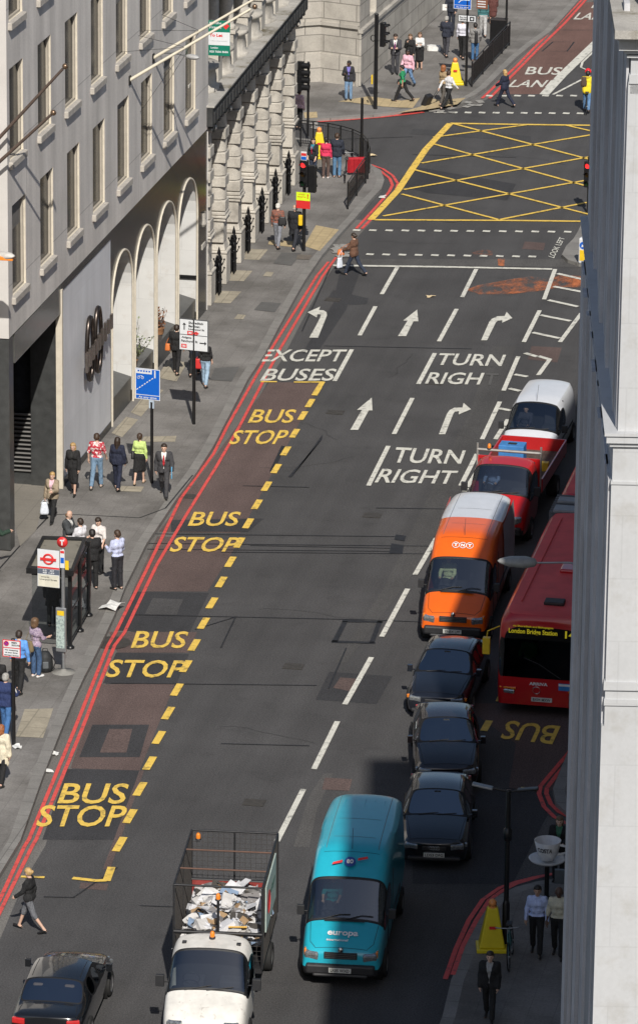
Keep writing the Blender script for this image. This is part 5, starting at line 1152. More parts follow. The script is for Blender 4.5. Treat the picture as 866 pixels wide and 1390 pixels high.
def cabin(root, y0, y1, w, zf, zdash, ydash, wheel_x=.42, seats=True):
    MB().box((0, (y0+y1)/2, zf), (w, y1-y0, .05)).build('floor', INT, root); MB().box((0, ydash, (zf+zdash)/2), (w*.96, .45, zdash-zf)).build('dashboard', INT, root, .04)
    b = MB(); b.tube([(wheel_x + .19*math.cos(a), ydash - .42 + .06*math.sin(a), zdash + .10 + .17*math.sin(a)) for a in np.linspace(0, 6.283, 17)], .014, 5, cap=False); b.build('steering_wheel', PLAST, root)
    if seats:
        for s in (-1, 1): 
            q = MB(); q.box((s*.42, ydash-1.0, zf + .35), (.5, .5, .22)); q.box((s*.42, ydash-1.28, zf + .75), (.48, .16, .75), rx=.15); q.box((s*.42, ydash-1.30, zf + 1.10), (.26, .10, .16)); q.build('seat', SEATM, root, .04)
def vroot(name, front, rear, label, cat, group=None):
    f, r = Vector((front[0], front[1], 0)), Vector((rear[0], rear[1], 0)); d = (f-r); L = d.length; c = (f+r)/2; rz = math.atan2(-d.x, d.y); return empty(name, c, rz, label, cat, group), L
def wpt(root, p): return Matrix.Translation(root.location) @ Matrix.Rotation(root.rotation_euler[2], 4, 'Z') @ Vector(p)
def driver(root, lp, label, **kw):
    p = wpt(root, lp); return person(p, math.degrees(root.rotation_euler[2]), label, pose='sit', seat=.0, arms=((48, 4, 32), (44, 10, 36)), name='person', **kw)

# panel vans with a tall roof -------------------------------------------------
def tall_van(front, rear, label, pm, roof_m, nose_m=None, wheelbase=None):
    root, L = vroot('delivery_van', front, rear, label, 'delivery van'); h = L/2; H = 2.62
    def pr(a, top): return a
    full = [(.90, .34), (.965, .62), (.965, 1.20), (.94, 1.95), (.91, 2.46), (.76, 2.60), (0, H)]
    st_ = [(-h, [(.86, .42), (.90, .64), (.90, 1.2), (.86, 1.95), (.80, 2.38), (.60, 2.50), (0, 2.53)]), (-h+.12, [(.90, .36), (.955, .62), (.955, 1.2), (.915, 1.95), (.85, 2.42), (.65, 2.57), (0, 2.61)]),
           (-h+1.6, full), (-.6, full), (h-2.75, full), (h-2.35, [(.90, .34), (.965, .62), (.965, 1.20), (.93, 1.95), (.88, 2.40), (.72, 2.53), (0, 2.55)]),
           (h-1.68, [(.90, .34), (.965, .62), (.965, 1.20), (.91, 1.86), (.84, 2.04), (.66, 2.12), (0, 2.14)]),
           (h-.92, [(.90, .34), (.965, .62), (.955, 1.08), (.90, 1.20), (.84, 1.28), (.62, 1.33), (0, 1.37)]),
           (h-.38, [(.90, .34), (.95, .60), (.93, .90), (.88, 1.02), (.80, 1.07), (.55, 1.12), (0, 1.15)]),
           (h-.08, [(.86, .32), (.90, .50), (.86, .74), (.80, .86), (.70, .92), (.50, .95), (0, .97)]), (h, [(.80, .34), (.84, .50), (.80, .66), (.74, .76), (.64, .82), (.46, .86), (0, .88)])]
    def z(i, k, s):
        if i == 'rear': return 'body' if k in (0, 1, 3, 4, 5) else 'body'
        if i == 'front': return 'bumper' if k == 0 else 'body'
        if i == 6 and k in (3, 4, 5): return 'windscreen'
        if i == 6 and k == 2: return 'side_window#a' + s
        if i == 5 and k == 2: return 'side_window#a' + s
        if i <= 2 and k >= 4: return 'roof'
        if i >= 8 and k == 0: return 'bumper'
        return 'body'
    cage(root, st_, z, {'body': pm, 'roof': roof_m, 'windscreen': VGL, 'side_window': VG, 'window_seal': SEAL, 'bumper': PLAST}, 2, ('windscreen', 'side_window'))
    # ribs pressed in the roof
    shl = [o for o in root.children if o.name.split('.')[0] in ('body', 'roof')]
    drape(root, shl, [[(-.80, h-.90), (-.74, h-.30), (-.60, h-.12), (.60, h-.12), (.74, h-.30), (.80, h-.90)], [(-.66, h-2.36), (.66, h-2.36)]], 'shut_line', SEAM)
    drape(root, shl, [[(-.62, -h+.2), (-.62, h-2.5)], [(.62, -h+.2), (.62, h-2.5)], [(-.5, -h+1.9), (.5, -h+1.9)], [(-.5, 0), (.5, 0)]], 'roof_seam', mat('roof_seam_dirt', (.12, .13, .14), .8), .014)
    rb = MB()
    for x in (-.48, -.24, 0, .24, .48): rb.box((x, (-h-.7+.5)/2, 2.572 + .030*(1-abs(x)/.6)), (.035, h-1.3, .012))
    rb.build('roof_rib', roof_m, root, .008)
    MB().box((0, h-1.32, .55), (1.7, 2.4, .3)).build('underbody', UNDER, root); MB().box((0, -1, .45), (1.6, L-2.6, .3)).build('underbody', UNDER, root)
    cabin(root, h-2.9, h-.7, 1.75, .75, 1.28, h-1.12); MB().box((0, h-2.75, 1.5), (1.72, .05, 1.9)).build('bulkhead', INT, root)
    for x in (-.93, .93):
        for y in (h-.92, -h+1.35): wheel(root, x*.97, y, .34); arch(root, x*.99, y, .34)
    for s in (-1, 1):
        b = MB(); b.box((s*.66, h-.14, .80), (.34, .27, .20), rz=-s*.25, rx=-.25)
        b.build('headlight', LENS, root, .05); q = MB().box((s*.84, h-.20, .82), (.05, .14, .18)); q.build('indicator', AMB, root, .01); mirror(root, s*.94, h-1.28, 1.42)
        d = MB(); d.box((s*.972, h-2.5, 1.35), (.012, .02, 1.5)); d.box((s*.972, h-1.45, .95), (.012, .02, .8)); d.box((s*.978, -.2, .95), (.014, L-4, .07)); d.box((s*.975, h-2.35, 1.05), (.03, .16, .04)); d.build('door_trim', PLAST, root)
    g_ = MB(); g_.box((0, h-.02, .82), (.78, .06, .16)); gr = g_.build('grille', PLAST, root, .01)
    for k in range(3): MB().box((0, h+.016, .775 + k*.045), (.72, .01, .012)).build('grille_bar', mat('grille_grey', (.09, .09, .09), .4), gr)
    bd = MB(); bd.lathe((0, h+.0, .965), [(.001, .02), (.055, .02), (.065, 0), (.065, -.02)], 16, axis='Y'); bd.build('badge', CHROME, root)
    bp = MB(); bp.box((0, h+.02, .50), (1.62, .16, .24)); bp.box((0, h+.05, .36), (1.3, .10, .10)); bp.build('bumper', PLAST, root, .05)
    v = MB(); v.box((0, h-.86, 1.362), (.95, .07, .02)); v.build('cowl_vent', PLAST, root, .008)
    wiper(root, [[(.55, h-.90, 1.36), (.15, h-.99, 1.46), (-.12, h-1.0, 1.47)], [(-.02, h-.90, 1.38), (-.40, h-.99, 1.46), (-.66, h-1.0, 1.44)]])
    MB().tube([(0, h-2.45, 2.53), (.02, h-2.75, 2.95)], .008, 4).build('aerial', PLAST, root)
    return root, h
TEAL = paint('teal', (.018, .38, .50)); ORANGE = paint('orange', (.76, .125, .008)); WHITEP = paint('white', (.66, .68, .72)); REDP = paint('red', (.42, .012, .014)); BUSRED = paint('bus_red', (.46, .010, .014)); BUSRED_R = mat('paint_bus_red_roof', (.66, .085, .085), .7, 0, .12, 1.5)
ev, eh = tall_van((-18.34, 102.6), (-18.80, 108.75), 'turquoise delivery van with white europa lettering on the bonnet', TEAL, TEAL)
number_plate(ev, eh+.11, .50, 'LK05 WXD')
def on_bonnet(root, h, txt, w, ht, y, z, m, dx=0, b=.03, nm='bonnet_lettering'): return lettering(nm, txt, (dx, y, z), (-1, 0, 0), (0, -.93, .38), w, ht, m, root, b)
TXW = mat('white_lettering', (.75, .75, .75), .5); TXB = mat('blue_lettering', (.02, .06, .30), .5); TXR = mat('red_lettering', (.65, .03, .03), .5)
on_bonnet(ev, eh, 'europa', .72, .20, eh-.45, 1.185, TXW); on_bonnet(ev, eh, 'international', .50, .075, eh-.29, 1.105, TXW, .11)
# forehead emblem: blue disc with red swashes
e = MB(); n_ = Vector((0, .70, .71)); c = Vector((0, eh-2.0, 2.37)); ux, uy = Vector((-1, 0, 0)), Vector((0, -.80, .60))
def disc(mb, c, r0, n=20): mb.add([c + ux*r0*math.cos(a) + uy*r0*math.sin(a) for a in [2*math.pi*k/n for k in range(n)]], [tuple(range(n))])
disc(e, c + Vector((0, .03, .04)), .135); e.build('emblem_disc', mat('emblem_blue', (.02, .07, .30), .4), ev)
e = MB()
for s in (-1, 1):
    p = [c + ux*s*.42 + uy*s*.10, c + ux*s*.18 + uy*s*.03, c + ux*s*.18 + uy*(s*.03+.07), c + ux*s*.40 + uy*(s*.10+.06)]; e.add([q + Vector((0, .035, .045)) for q in p], [(0, 1, 2, 3) if s > 0 else (3, 2, 1, 0)])
e.build('emblem_swash', TXR, ev); lettering('emblem_lettering', 'eo', tuple(c + Vector((0, .045, .055))), ux, uy, .16, .12, TXW, ev, .03)
ov, oh = tall_van((-19.66, 127.25), (-19.88, 133.95), 'orange fronted delivery van with a white load body and three circled letters above the windscreen', ORANGE, WHITEP)
number_plate(ov, oh+.11, .50, 'YN54 LPF')
# white load body over the rear part
for ch in list(ov.children):
    if ch.name.startswith('roof') and ch.data.materials[0] is WHITEP and ch.name.split('.')[0] == 'roof': roof_o = ch
for s in (-1, 1):
    lb = MB(); lb.add([(s*.982, -oh+.1, .7), (s*.982, -.62, .7), (s*.982, -.62, 1.25), (s*.965, -.62, 1.95), (s*.925, -.62, 2.42), (s*.925, -oh+.16, 2.42), (s*.965, -oh+.14, 1.95), (s*.982, -oh+.1, 1.25)], [(0, 1, 2, 3, 4, 5, 6, 7) if s > 0 else tuple(reversed(range(8)))]); lb.build('load_body_side', WHITEP, ov)

e = MB(); e2 = MB(); c = Vector((0, oh-2.05, 2.34))
for k in (-1, 0, 1): 
    q = c + Vector((-k*.20, .035, .045)); e.tube([q + ux*.098*math.cos(a) + uy*.098*math.sin(a) for a in np.linspace(0, 6.283, 21)], .011, 4, cap=False)
em_ = e.build('emblem_ring', TXW, ov)
for k, ch in zip((-1, 0, 1), 'TNT'): lettering('emblem_lettering', ch, tuple(c + Vector((-k*.20, .04, .05))), ux, uy, .10, .10, TXW, em_, .05)
driver(ev, (.42, eh-2.30, 1.22), 'van driver in turquoise T-shirt holding the wheel of the turquoise van', top=('shirt', (.01, .22, .24), 'short'), hair='darkbrown')
driver(ov, (.42, oh-2.30, 1.22), 'van driver in white and yellow high-visibility jacket behind the orange van windscreen', top=('shirt', (.62, .68, .40), 'long'), hair='darkbrown')
# forks and rails: white small van ---------------------------------------------
def small_van(front, rear, label):
    root, L = vroot('small_van', front, rear, label, 'small van'); h = L/2
    full = [(.84, .28), (.90, .55), (.90, 1.02), (.80, 1.60), (.68, 1.76), (.45, 1.83), (0, 1.86)]
    st_ = [(-h, [(.80, .36), (.84, .56), (.84, 1.0), (.76, 1.56), (.64, 1.70), (.42, 1.76), (0, 1.78)]), (-h+.15, full), (-.6, full), (h-2.5, full), (h-1.95, [(.84, .28), (.90, .55), (.89, 1.02), (.78, 1.55), (.66, 1.70), (.44, 1.77), (0, 1.80)]),
           (h-1.05, [(.84, .28), (.90, .55), (.88, .94), (.82, 1.02), (.74, 1.07), (.5, 1.11), (0, 1.14)]), (h-.45, [(.84, .28), (.88, .52), (.86, .80), (.80, .90), (.70, .94), (.5, .97), (0, 1.0)]), (h-.06, [(.76, .26), (.80, .42), (.78, .62), (.70, .74), (.62, .78), (.44, .81), (0, .83)]), (h, [(.70, .28), (.74, .42), (.72, .56), (.64, .66), (.56, .70), (.4, .72), (0, .73)])]
    def z(i, k, s):
        if i == 4 and k in (3, 4, 5): return 'windscreen'
        if i in (3, 4) and k == 2: return 'side_window#' + s
        if i in ('front', 7) and k == 0: return 'bumper'
        return 'roof' if (isinstance(i, int) and i < 4 and k >= 4) else 'body'
    cage(root, st_, z, {'body': WHITEP, 'roof': WHITEP, 'windscreen': VGL, 'side_window': VG, 'window_seal': SEAL, 'bumper': PLAST}, 2, ('windscreen', 'side_window'))
    MB().box((0, 0, .38), (1.55, L-.8, .2)).build('underbody', UNDER, root); cabin(root, h-2.6, h-.8, 1.6, .5, 1.04, h-1.25, .38); MB().box((0, h-2.6, 1.1), (1.5, .05, 1.2)).build('bulkhead', INT, root)
    for x in (-.86, .86):
        for y in (h-.85, -h+.8): wheel(root, x*.97, y, .31, .2); arch(root, x*.985, y, .31)
    for s in (-1, 1):
        b = MB().box((s*.56, h-.13, .70), (.30, .24, .22), rz=-s*.3, rx=-.2); b.build('headlight', LENS, root, .04); mirror(root, s*.88, h-1.35, 1.12)
        MB().box((s*.905, -.4, .72), (.012, L-2.6, .08)).build('side_rubbing_strip', PLAST, root)
    MB().box((0, h+.0, .60), (.6, .06, .10)).build('grille', PLAST, root, .01); number_plate(root, h+.05, .40, 'EU04 HRX')
    MB().tube([(0, h-2.0, 1.80), (0, h-2.3, 2.25)], .007, 4).build('aerial', PLAST, root); wiper(root, [[(.5, h-1.05, 1.10), (-.1, h-1.12, 1.19)], [(0, h-1.05, 1.12), (-.55, h-1.12, 1.17)]])
    return root, h
wv, wh = small_van((-20.10, 144.35), (-19.98, 149.0), 'small white van last in the queue behind the red dropside truck')
driver(wv, (.38, wh-2.25, .82), 'driver in a dark top seen through the small white van windscreen', top=('shirt', (.05, .05, .07), 'long'), hair='darkbrown', h=1.68)
# cab for the two trucks -----------------------------------------------------
def cab_front(root, h, pm, H=2.16, w=.98, bumper=PLAST):
    st_ = [(h-2.25, [(w-.03, .5), (w, .8), (w, 1.25), (w-.07, 1.9), (w-.16, H-.1), (w-.34, H-.02), (0, H)]), (h-2.15, [(w-.03, .45), (w, .8), (w, 1.25), (w-.06, 1.92), (w-.14, H-.08), (w-.34, H), (0, H+.03)]), (h-1.45, [(w-.03, .42), (w, .8), (w, 1.25), (w-.09, 1.86), (w-.18, H-.13), (w-.38, H-.06), (0, H-.03)]),
           (h-.78, [(w-.03, .40), (w, .75), (w-.01, 1.18), (w-.07, 1.28), (w-.13, 1.34), (w-.36, 1.38), (0, 1.41)]), (h-.28, [(w-.04, .38), (w-.01, .70), (w-.03, .98), (w-.10, 1.08), (w-.18, 1.12), (w-.42, 1.16), (0, 1.18)]),
           (h-.04, [(w-.10, .36), (w-.07, .55), (w-.10, .78), (w-.16, .88), (w-.26, .92), (w-.48, .95), (0, .97)]), (h, [(w-.14, .38), (w-.11, .54), (w-.14, .70), (w-.20, .80), (w-.30, .84), (w-.5, .86), (0, .88)])]
    def z(i, k, s):
        if i == 2 and k in (3, 4, 5): return 'windscreen'
        if i in (1, 2) and k == 2: return 'side_window#' + s
        if i in ('front', 5) and k == 0: return 'bumper'
        return 'cab'
    cage(root, st_, z, {'body': pm, 'cab': pm, 'windscreen': VGL, 'side_window': VG, 'window_seal': SEAL, 'bumper': bumper}, 2, ('windscreen', 'side_window'))
    cabin(root, h-2.2, h-.6, 1.75, .75, 1.30, h-1.0); MB().box((0, h-2.12, 1.45), (1.7, .04, 1.2)).build('bulkhead', INT, root)
    for s in (-1, 1):
        b = MB().box((s*(w-.33), h-.10, .82), (.36, .24, .24), rz=-s*.25, rx=-.2); b.build('headlight', LENS, root, .04); mirror(root, s*(w-.02), h-1.1, 1.45, s=1.15)
        wheel(root, s*(w-.08), h-.95, .34); arch(root, s*(w-.06)*1.02, h-.95, .34)
    MB().box((0, h+.01, .74), (.7, .06, .14)).build('grille', PLAST, root, .01); bp = MB(); bp.box((0, h+.02, .50), (w*1.72, .16, .24)); bp.build('bumper', bumper, root, .05)
    wiper(root, [[(.5, h-.74, 1.40), (-.1, h-.84, 1.49)], [(0, h-.74, 1.41), (-.6, h-.84, 1.47)]])
def beacon(root, p, par=None):
    b = MB(); b.lathe(p, [(.07, 0), (.075, .03), (.06, .04)], 12); o = b.build('beacon', PLAST, par or root); q = MB(); q.lathe((p[0], p[1], p[2]+.03), [(.058, 0), (.055, .10), (.03, .14), (.001, .15)], 12); q.build('beacon_lens', AMB, o)
# red dropside truck
rt, rh = (lambda a: a)(vroot('dropside_truck', (-19.95, 136.75), (-19.72, 143.6), 'red dropside truck with an empty bed between the orange and small white vans', 'dropside truck')); rh = rh/2
cab_front(rt, rh, REDP); number_plate(rt, rh+.11, .50, 'AJ53 KDX')
b = MB(); b.box((0, -1.22, .98), (2.0, rh*2-2.55, .10)); b.build('bed_floor', mat('bed_planks', (.075, .06, .05), .8, 0, .3, 4, streak=((9, .4, 1), .3)), rt)
for s in (-1, 1): q = MB(); q.box((s*1.01, -1.22, 1.22), (.05, rh*2-2.5, .42)); q.build('side_board', REDP, rt, .01)
MB().box((0, -rh+.05, 1.22), (2.06, .05, .42)).build('tailboard', REDP, rt, .01)
q = MB(); q.box((0, rh-2.42, 1.55), (2.0, .04, 1.05)); q.build('headboard', REDP, rt, .01)
q = MB(); q.tube([(-.98, rh-2.42, 2.25), (.98, rh-2.42, 2.25)], .045, 6); q.tube([(-.98, rh-2.42, 1.0), (-.98, rh-2.42, 2.45)], .035, 6); q.tube([(.98, rh-2.42, 1.0), (.98, rh-2.42, 2.45)], .035, 6); q.build('ladder_rack', mat('rack_grey', (.34, .33, .31), .5, .4), rt)
beacon(rt, (.62, rh-2.42, 2.28)); MB().box((0, -.8, .6), (.9, rh*2-2, .28)).build('chassis', UNDER, rt)
for s in (-1, 1): wheel(rt, s*.86, -rh+1.4, .34, .34); MB().box((s*.94, -rh+.03, .95), (.1, .04, .2)).build('tail_light', REDL, rt)
driver(rt, (.42, rh-2.12, 1.22), 'truck driver in pale blue shirt at the wheel of the red dropside truck', top=('shirt', (.20, .28, .48), 'long'), hair='brown')
def loose_box(root, p, d, m, label, cat, nm, rz=0): o = MB().box((0, 0, d[2]/2), d).build(nm, m, None, .015, loc=wpt(root, p), rz=root.rotation_euler[2]+rz); return tag(o, label, cat)
cr = loose_box(rt, (.05, rh-3.25, 1.03), (.78, .55, 1.22), mat('crate_blue', (.05, .20, .48), .5), 'blue plastic crate standing behind the cab in the red truck bed', 'crate', 'crate')
o = MB().box((0, -.0, 1.225), (.26, .18, .012)).build('hand_hole', PLAST, cr)
loose_box(rt, (-.72, -rh+2.2, 1.03), (.25, .2, .28), mat('can_yellow', (.65, .42, .03), .5), 'small yellow fuel can in the bed corner of the red truck', 'fuel can', 'fuel_can')
loose_box(rt, (-.45, rh-3.3, 1.03), (.30, .22, .10), mat('scrap_orange', (.55, .14, .04), .6), 'orange strap bundle on the bed of the red truck', 'strap bundle', 'strap_bundle')
o = MB().box((0, 0, 0), (.36, .26, .012), rx=.1).build('paper_sheet', mat('paper_mint', (.35, .62, .52), .6), loc=wpt(rt, (-.25, rh-.98, 1.33)), rz=rt.rotation_euler[2]); tag(o, 'mint green paper lying on the dashboard of the red truck', 'paper')
# white waste truck with a tall mesh cage --------------------------------------
ct, L = vroot('caged_truck', (-20.62, 97.9), (-21.25, 104.6), 'white waste truck with a tall black mesh cage full of waste paper', 'caged truck'); ch_ = L/2
WT = mat('paint_worn_white', (.62, .60, .56), .45, 0, .12, 4, blotch=((.30, .27, .24), 6, .60, .74)); cab_front(ct, ch_, WT, H=2.18, w=.96)
number_plate(ct, ch_+.11, .5, 'RX52 OVD')
yb0, yb1, xw, zt_ = -ch_+.2, ch_-3.05, 1.02, 3.0
MB().box((0, (yb0+yb1)/2, .95), (2.04, yb1-yb0, .12)).build('bed_floor', PLAST, ct); MB().box((0, -.6, .6), (.9, L-2, .28)).build('chassis', UNDER, ct)
for s in (-1, 1): wheel(ct, s*.86, -ch_+1.3, .34, .34)
fr = MB()
for x in (-xw, xw):
    for y in (yb0, yb1): fr.tube([(x, y, 1.0), (x, y, zt_)], .035, 4, smooth=False)
    fr.tube([(x, yb0, zt_), (x, yb1, zt_)], .028, 4, smooth=False); fr.tube([(x, (yb0+yb1)/2, 1.0), (x, (yb0+yb1)/2, zt_)], .025, 4, smooth=False)
fr.tube([(-xw, yb1, zt_), (xw, yb1, zt_)], .028, 4); fr.tube([(-xw, yb0, zt_), (xw, yb0, zt_)], .028, 4); fr.tube([(-xw, yb1, 1.85), (xw, yb1, 1.85)], .05, 4); fr.tube([(0, yb1, 1.2), (0, yb1, zt_-.35)], .04, 4); fr.tube([(-xw, yb0, 1.75), (xw, yb0, 1.75)], .05, 4); fr.tube([(0, yb0, 1.0), (0, yb0, zt_)], .03, 4)
fr.build('cage_frame', mat('frame_black', (.022, .022, .024), .5, .2, .3, 5), ct)
fr = MB()
for k in (.36, .70): y = yb0 + (yb1-yb0)*k; fr.tube([(-xw, y, zt_), (xw, y, zt_)], .022, 4)
fr.build('cross_bar', mat('rusty_bar', (.13, .07, .05), .8), ct)
# wire mesh: real crossing wires baked as a semi-open material would be; here thin strips
def wires(x0, y0, x1, y1, z0, z1, nm, stp=.07):
    w = MB(); d = Vector((x1-x0, y1-y0, 0)); n = int(d.length/stp)
    for k in range(n+1): p = Vector((x0, y0, 0)) + d*k/n; w.tube([(p.x, p.y, z0), (p.x, p.y, z1)], .006, 3, cap=False)
    for k in range(int((z1-z0)/stp)+1): z = z0 + k*stp; w.tube([(x0, y0, z), (x1, y1, z)], .006, 3, cap=False)
    return w.build(nm, mat('mesh_wire', (.05, .045, .042), .7), ct)
for s in (-1, 1): wires(s*xw, yb0, s*xw, yb1, 1.0, zt_, 'wire_panel', .055)
wires(-xw, yb0, xw, yb0, 1.75, zt_, 'wire_panel', .12); wires(-xw, yb1, xw, yb1, 1.2, 1.85, 'wire_panel', .12)
MB().box((0, yb0+.04, 1.38), (2.0, .04, .74)).build('rear_board', mat('rear_board_red', (.24, .035, .03), .6), ct)
sb = MB(); sb.box((-xw-.05, (yb0+yb1)/2 + .35, 2.35), (.03, 2.2, 1.1)); sbo = sb.build('side_sign', mat('sign_pale_green', (.42, .50, .46), .5), ct)
q = MB(); q.lathe((-xw-.07, (yb0+yb1)/2+.9, 2.35), [(.001, 0), (.28, 0), (.28, -.004)], 16, axis='X'); q.build('side_emblem', TXR, sbo); lettering('side_lettering', 'recycling', (-xw-.075, (yb0+yb1)/2+.1, 2.45), (0, 1, 0), (0, 0, 1), 1.0, .22, mat('green_lettering', (.03, .2, .12), .5), sbo)
beacon(ct, (0, yb1, zt_-.34)); beacon(ct, (.86, yb0+.05, zt_-.22)); beacon(ct, (.0, ch_-1.9, 2.20))
for s in (-1, 1): MB().box((s*.62, ch_-1.75, 2.14), (.10, .10, .05)).build('roof_lamp', PLAST, ct, .01)
wm_ = [mat('waste_white', (.56, .56, .58), .8), mat('waste_offwhite', (.52, .51, .50), .8), mat('waste_card', (.30, .20, .11), .9), mat('waste_grey', (.20, .19, .19), .9), mat('waste_yellow', (.62, .36, .06), .8), mat('waste_dark', (.05, .045, .04), .9), mat('waste_blue', (.22, .30, .42), .8)]
wp = MB(); rd = random.Random(7)
for k in range(820):
    x = rd.uniform(-.80, .80); y = rd.uniform(yb0+.3, yb1-.2); z = 1.15 + .75*(1-(abs(x)/1.3)**2)*rd.uniform(.55, 1.0) - .15*(y-yb0)/(yb1-yb0)*0; s = rd.uniform(.08, .34) if rd.random() < .85 else rd.uniform(.4, .6); mi = rd.choices(range(7), [34, 28, 12, 12, 1, 9, 4])[0]
    if rd.random() < .35: wp.box((x, y, z-.05), (s, s*.7, s*rd.uniform(.2, .5)), mi, rz=rd.uniform(0, 3), rx=rd.uniform(-.6, .6), ry=rd.uniform(-.5, .5))
    else:
        m_ = Matrix.Rotation(rd.uniform(0, 6), 3, 'Z') @ Matrix.Rotation(rd.uniform(-.9, .9), 3, 'X') @ Matrix.Rotation(rd.uniform(-.6, .6), 3, 'Y'); n = 3
        vs = [m_ @ Vector(((i-1)*s*.5, (j-1)*s*.4, rd.uniform(-.05, .05))) + Vector((x, y, z)) for j in range(3) for i in range(3)]; wp.add(vs, [(j*3+i, j*3+i+1, j*3+i+4, j*3+i+3) for j in range(2) for i in range(2)], mi)
wp.box((-.42, yb1-.35, 1.86), (.42, .34, .03), 4, rx=.5, rz=.1); wp.box((-.30, yb1+.12, 1.78), (.55, .14, .05), 4)
o = wp.build('waste_paper', wm_, loc=ct.location, rz=ct.rotation_euler[2]); tag(o, 'heap of white waste paper and card filling the caged truck', 'waste paper', kind='stuff')
# saloon cars -----------------------------------------------------------------
def saloon(front, rear, label, pm, plate, badge='ring', amber=False):
    root, L = vroot('parked_car', front, rear, label, 'car'); root.name = 'saloon_car'; h = L/2; s_ = L/4.5
    st_ = [(-2.25, [(.72, .34), (.76, .52), (.74, .72), (.68, .86), (.50, .90), (0, .91)]), (-2.1, [(.80, .28), (.84, .52), (.82, .78), (.74, .93), (.54, .96), (0, .975)]), (-1.55, [(.83, .26), (.87, .52), (.85, .84), (.75, .95), (.55, .985), (0, 1.0)]),
           (-.98, [(.83, .26), (.88, .52), (.86, .88), (.66, 1.28), (.52, 1.35), (0, 1.38)]), (-.35, [(.83, .26), (.88, .52), (.86, .88), (.65, 1.33), (.52, 1.41), (0, 1.43)]), (.22, [(.83, .26), (.88, .52), (.86, .88), (.64, 1.30), (.50, 1.37), (0, 1.40)]),
           (1.00, [(.83, .26), (.88, .52), (.85, .86), (.77, .93), (.58, .97), (0, .99)]), (1.70, [(.82, .26), (.87, .50), (.83, .74), (.72, .83), (.52, .87), (0, .89)]), (2.10, [(.76, .24), (.81, .42), (.77, .62), (.68, .72), (.48, .75), (0, .77)]), (2.25, [(.62, .26), (.70, .42), (.67, .56), (.58, .64), (.42, .67), (0, .68)])]
    st_ = [(y*s_, p) for y, p in st_]
    def z(i, k, s):
        if i == 5 and k in (3, 4): return 'windscreen'
        if i == 2 and k in (3, 4): return 'rear_window'
        if i in (3, 4, 5) and k == 2: return 'side_window#%d%s' % (i, s)
        if i in (3, 4) and k >= 3: return 'roof'
        if i in (6, 7) and k >= 3: return 'bonnet'
        return 'body'
    cage(root, st_, z, {'body': pm, 'roof': pm, 'bonnet': pm, 'windscreen': VG, 'rear_window': VG, 'side_window': VG, 'window_seal': SEAL}, 2, ('windscreen', 'side_window', 'rear_window'), inset=.025)
    shl = [o for o in root.children if o.name.split('.')[0] in ('body', 'roof', 'bonnet')]
    drape(root, shl, [[(-.74, 1.0*s_), (-.66, 1.6*s_), (-.60, 2.08*s_), (.60, 2.08*s_), (.66, 1.6*s_), (.74, 1.0*s_)], [(-.60, -1.62*s_), (.60, -1.62*s_)], [(-.66, -2.0*s_), (-.62, -1.62*s_)], [(.66, -2.0*s_), (.62, -1.62*s_)], [(-.55, .12*s_), (-.55, -.85*s_)], [(.55, .12*s_), (.55, -.85*s_)]], 'shut_line', SEAM)
    drape(root, shl, [[(-.25, 1.15*s_), (-.18, 2.0*s_)], [(.25, 1.15*s_), (.18, 2.0*s_)]], 'bonnet_crease', pm, .03, .004)
    MB().box((0, 0, .33), (1.45, L-.9, .2)).build('underbody', UNDER, root); MB().box((0, -.2, .5), (1.4, 2.6, .04)).build('floor', INT, root)
    for sx in (-.36, .36):
        for yy in (.15, -.75): q = MB(); q.box((sx, yy-.30, .86), (.44, .16, .60), rx=.2); q.box((sx, yy-.36, 1.20), (.24, .09, .15)); q.build('seat', SEATM, root, .04)
    MB().box((0, .82*s_, .80), (1.4, .35, .2)).build('dashboard', INT, root, .04)
    for x in (-.83, .83):
        for y in (1.38*s_, -1.35*s_): wheel(root, x*.97, y, .31, .2); arch(root, x*1.005, y, .31)
    for s in (-1, 1):
        b = MB().box((s*.55, h-.14, .60), (.34, .22, .15), rz=-s*.25, rx=-.2); b.build('headlight', LENS, root, .035); mirror(root, s*.84, .78*s_, .96, pm, .8); b = MB().box((s*.76, h-.26, .60), (.07, .14, .10), rz=-s*.7); b.build('indicator', AMB if amber else LENS, root, .02)
        MB().box((s*.62, -h+.06, .78), (.30, .10, .14), rz=s*.2).build('tail_light', REDL, root, .02)
    MB().box((0, h-.03, .56), (.60, .06, .12)).build('grille', PLAST, root, .02); g2 = MB()
    if badge == 'ring':
        for k in range(4): g2.tube([((k-1.5)*.062 + .042*math.cos(a), h+.004, .57 + .042*math.sin(a)) for a in np.linspace(0, 6.283, 15)], .007, 4, cap=False)
    else: g2.lathe((0, h-.14, .70), [(.001, .02), (.04, .02), (.045, 0)], 14, axis='Y')
    g2.build('badge', CHROME, root); MB().box((0, h-.0, .30), (1.3, .12, .10)).build('bumper', PLAST, root, .03)
    number_plate(root, h+.03, .40, plate); wiper(root, [[(.45, 1.0*s_, .985), (-.05, .93*s_, 1.02)], [(-.02, 1.0*s_, .99), (-.5, .93*s_, 1.01)]])
    MB().box((.0, .3*s_, 1.33), (.16, .06, .05)).build('rear_view_mirror', PLAST, root); return root, h
CB1 = paint('midnight_blue', (.010, .012, .018), .2, 1); CB2 = paint('black_plum', (.011, .008, .009), .2, 1); CB3 = paint('black', (.007, .008, .010), .18, 1)
saloon((-19.14, 121.1), (-19.14, 125.6), 'dark saloon car right behind the orange van bumper, first of the three black cars', CB1, 'P294 FYC', 'dot', True)
saloon((-17.95, 115.75), (-18.75, 120.2), 'black saloon car in the middle of the three dark cars', CB2, 'W481 RPN', 'dot')
saloon((-17.42, 110.45), (-17.98, 114.95), 'black saloon car with four-ring badge beside the turquoise van', CB3, 'LD53 DFG', 'ring')
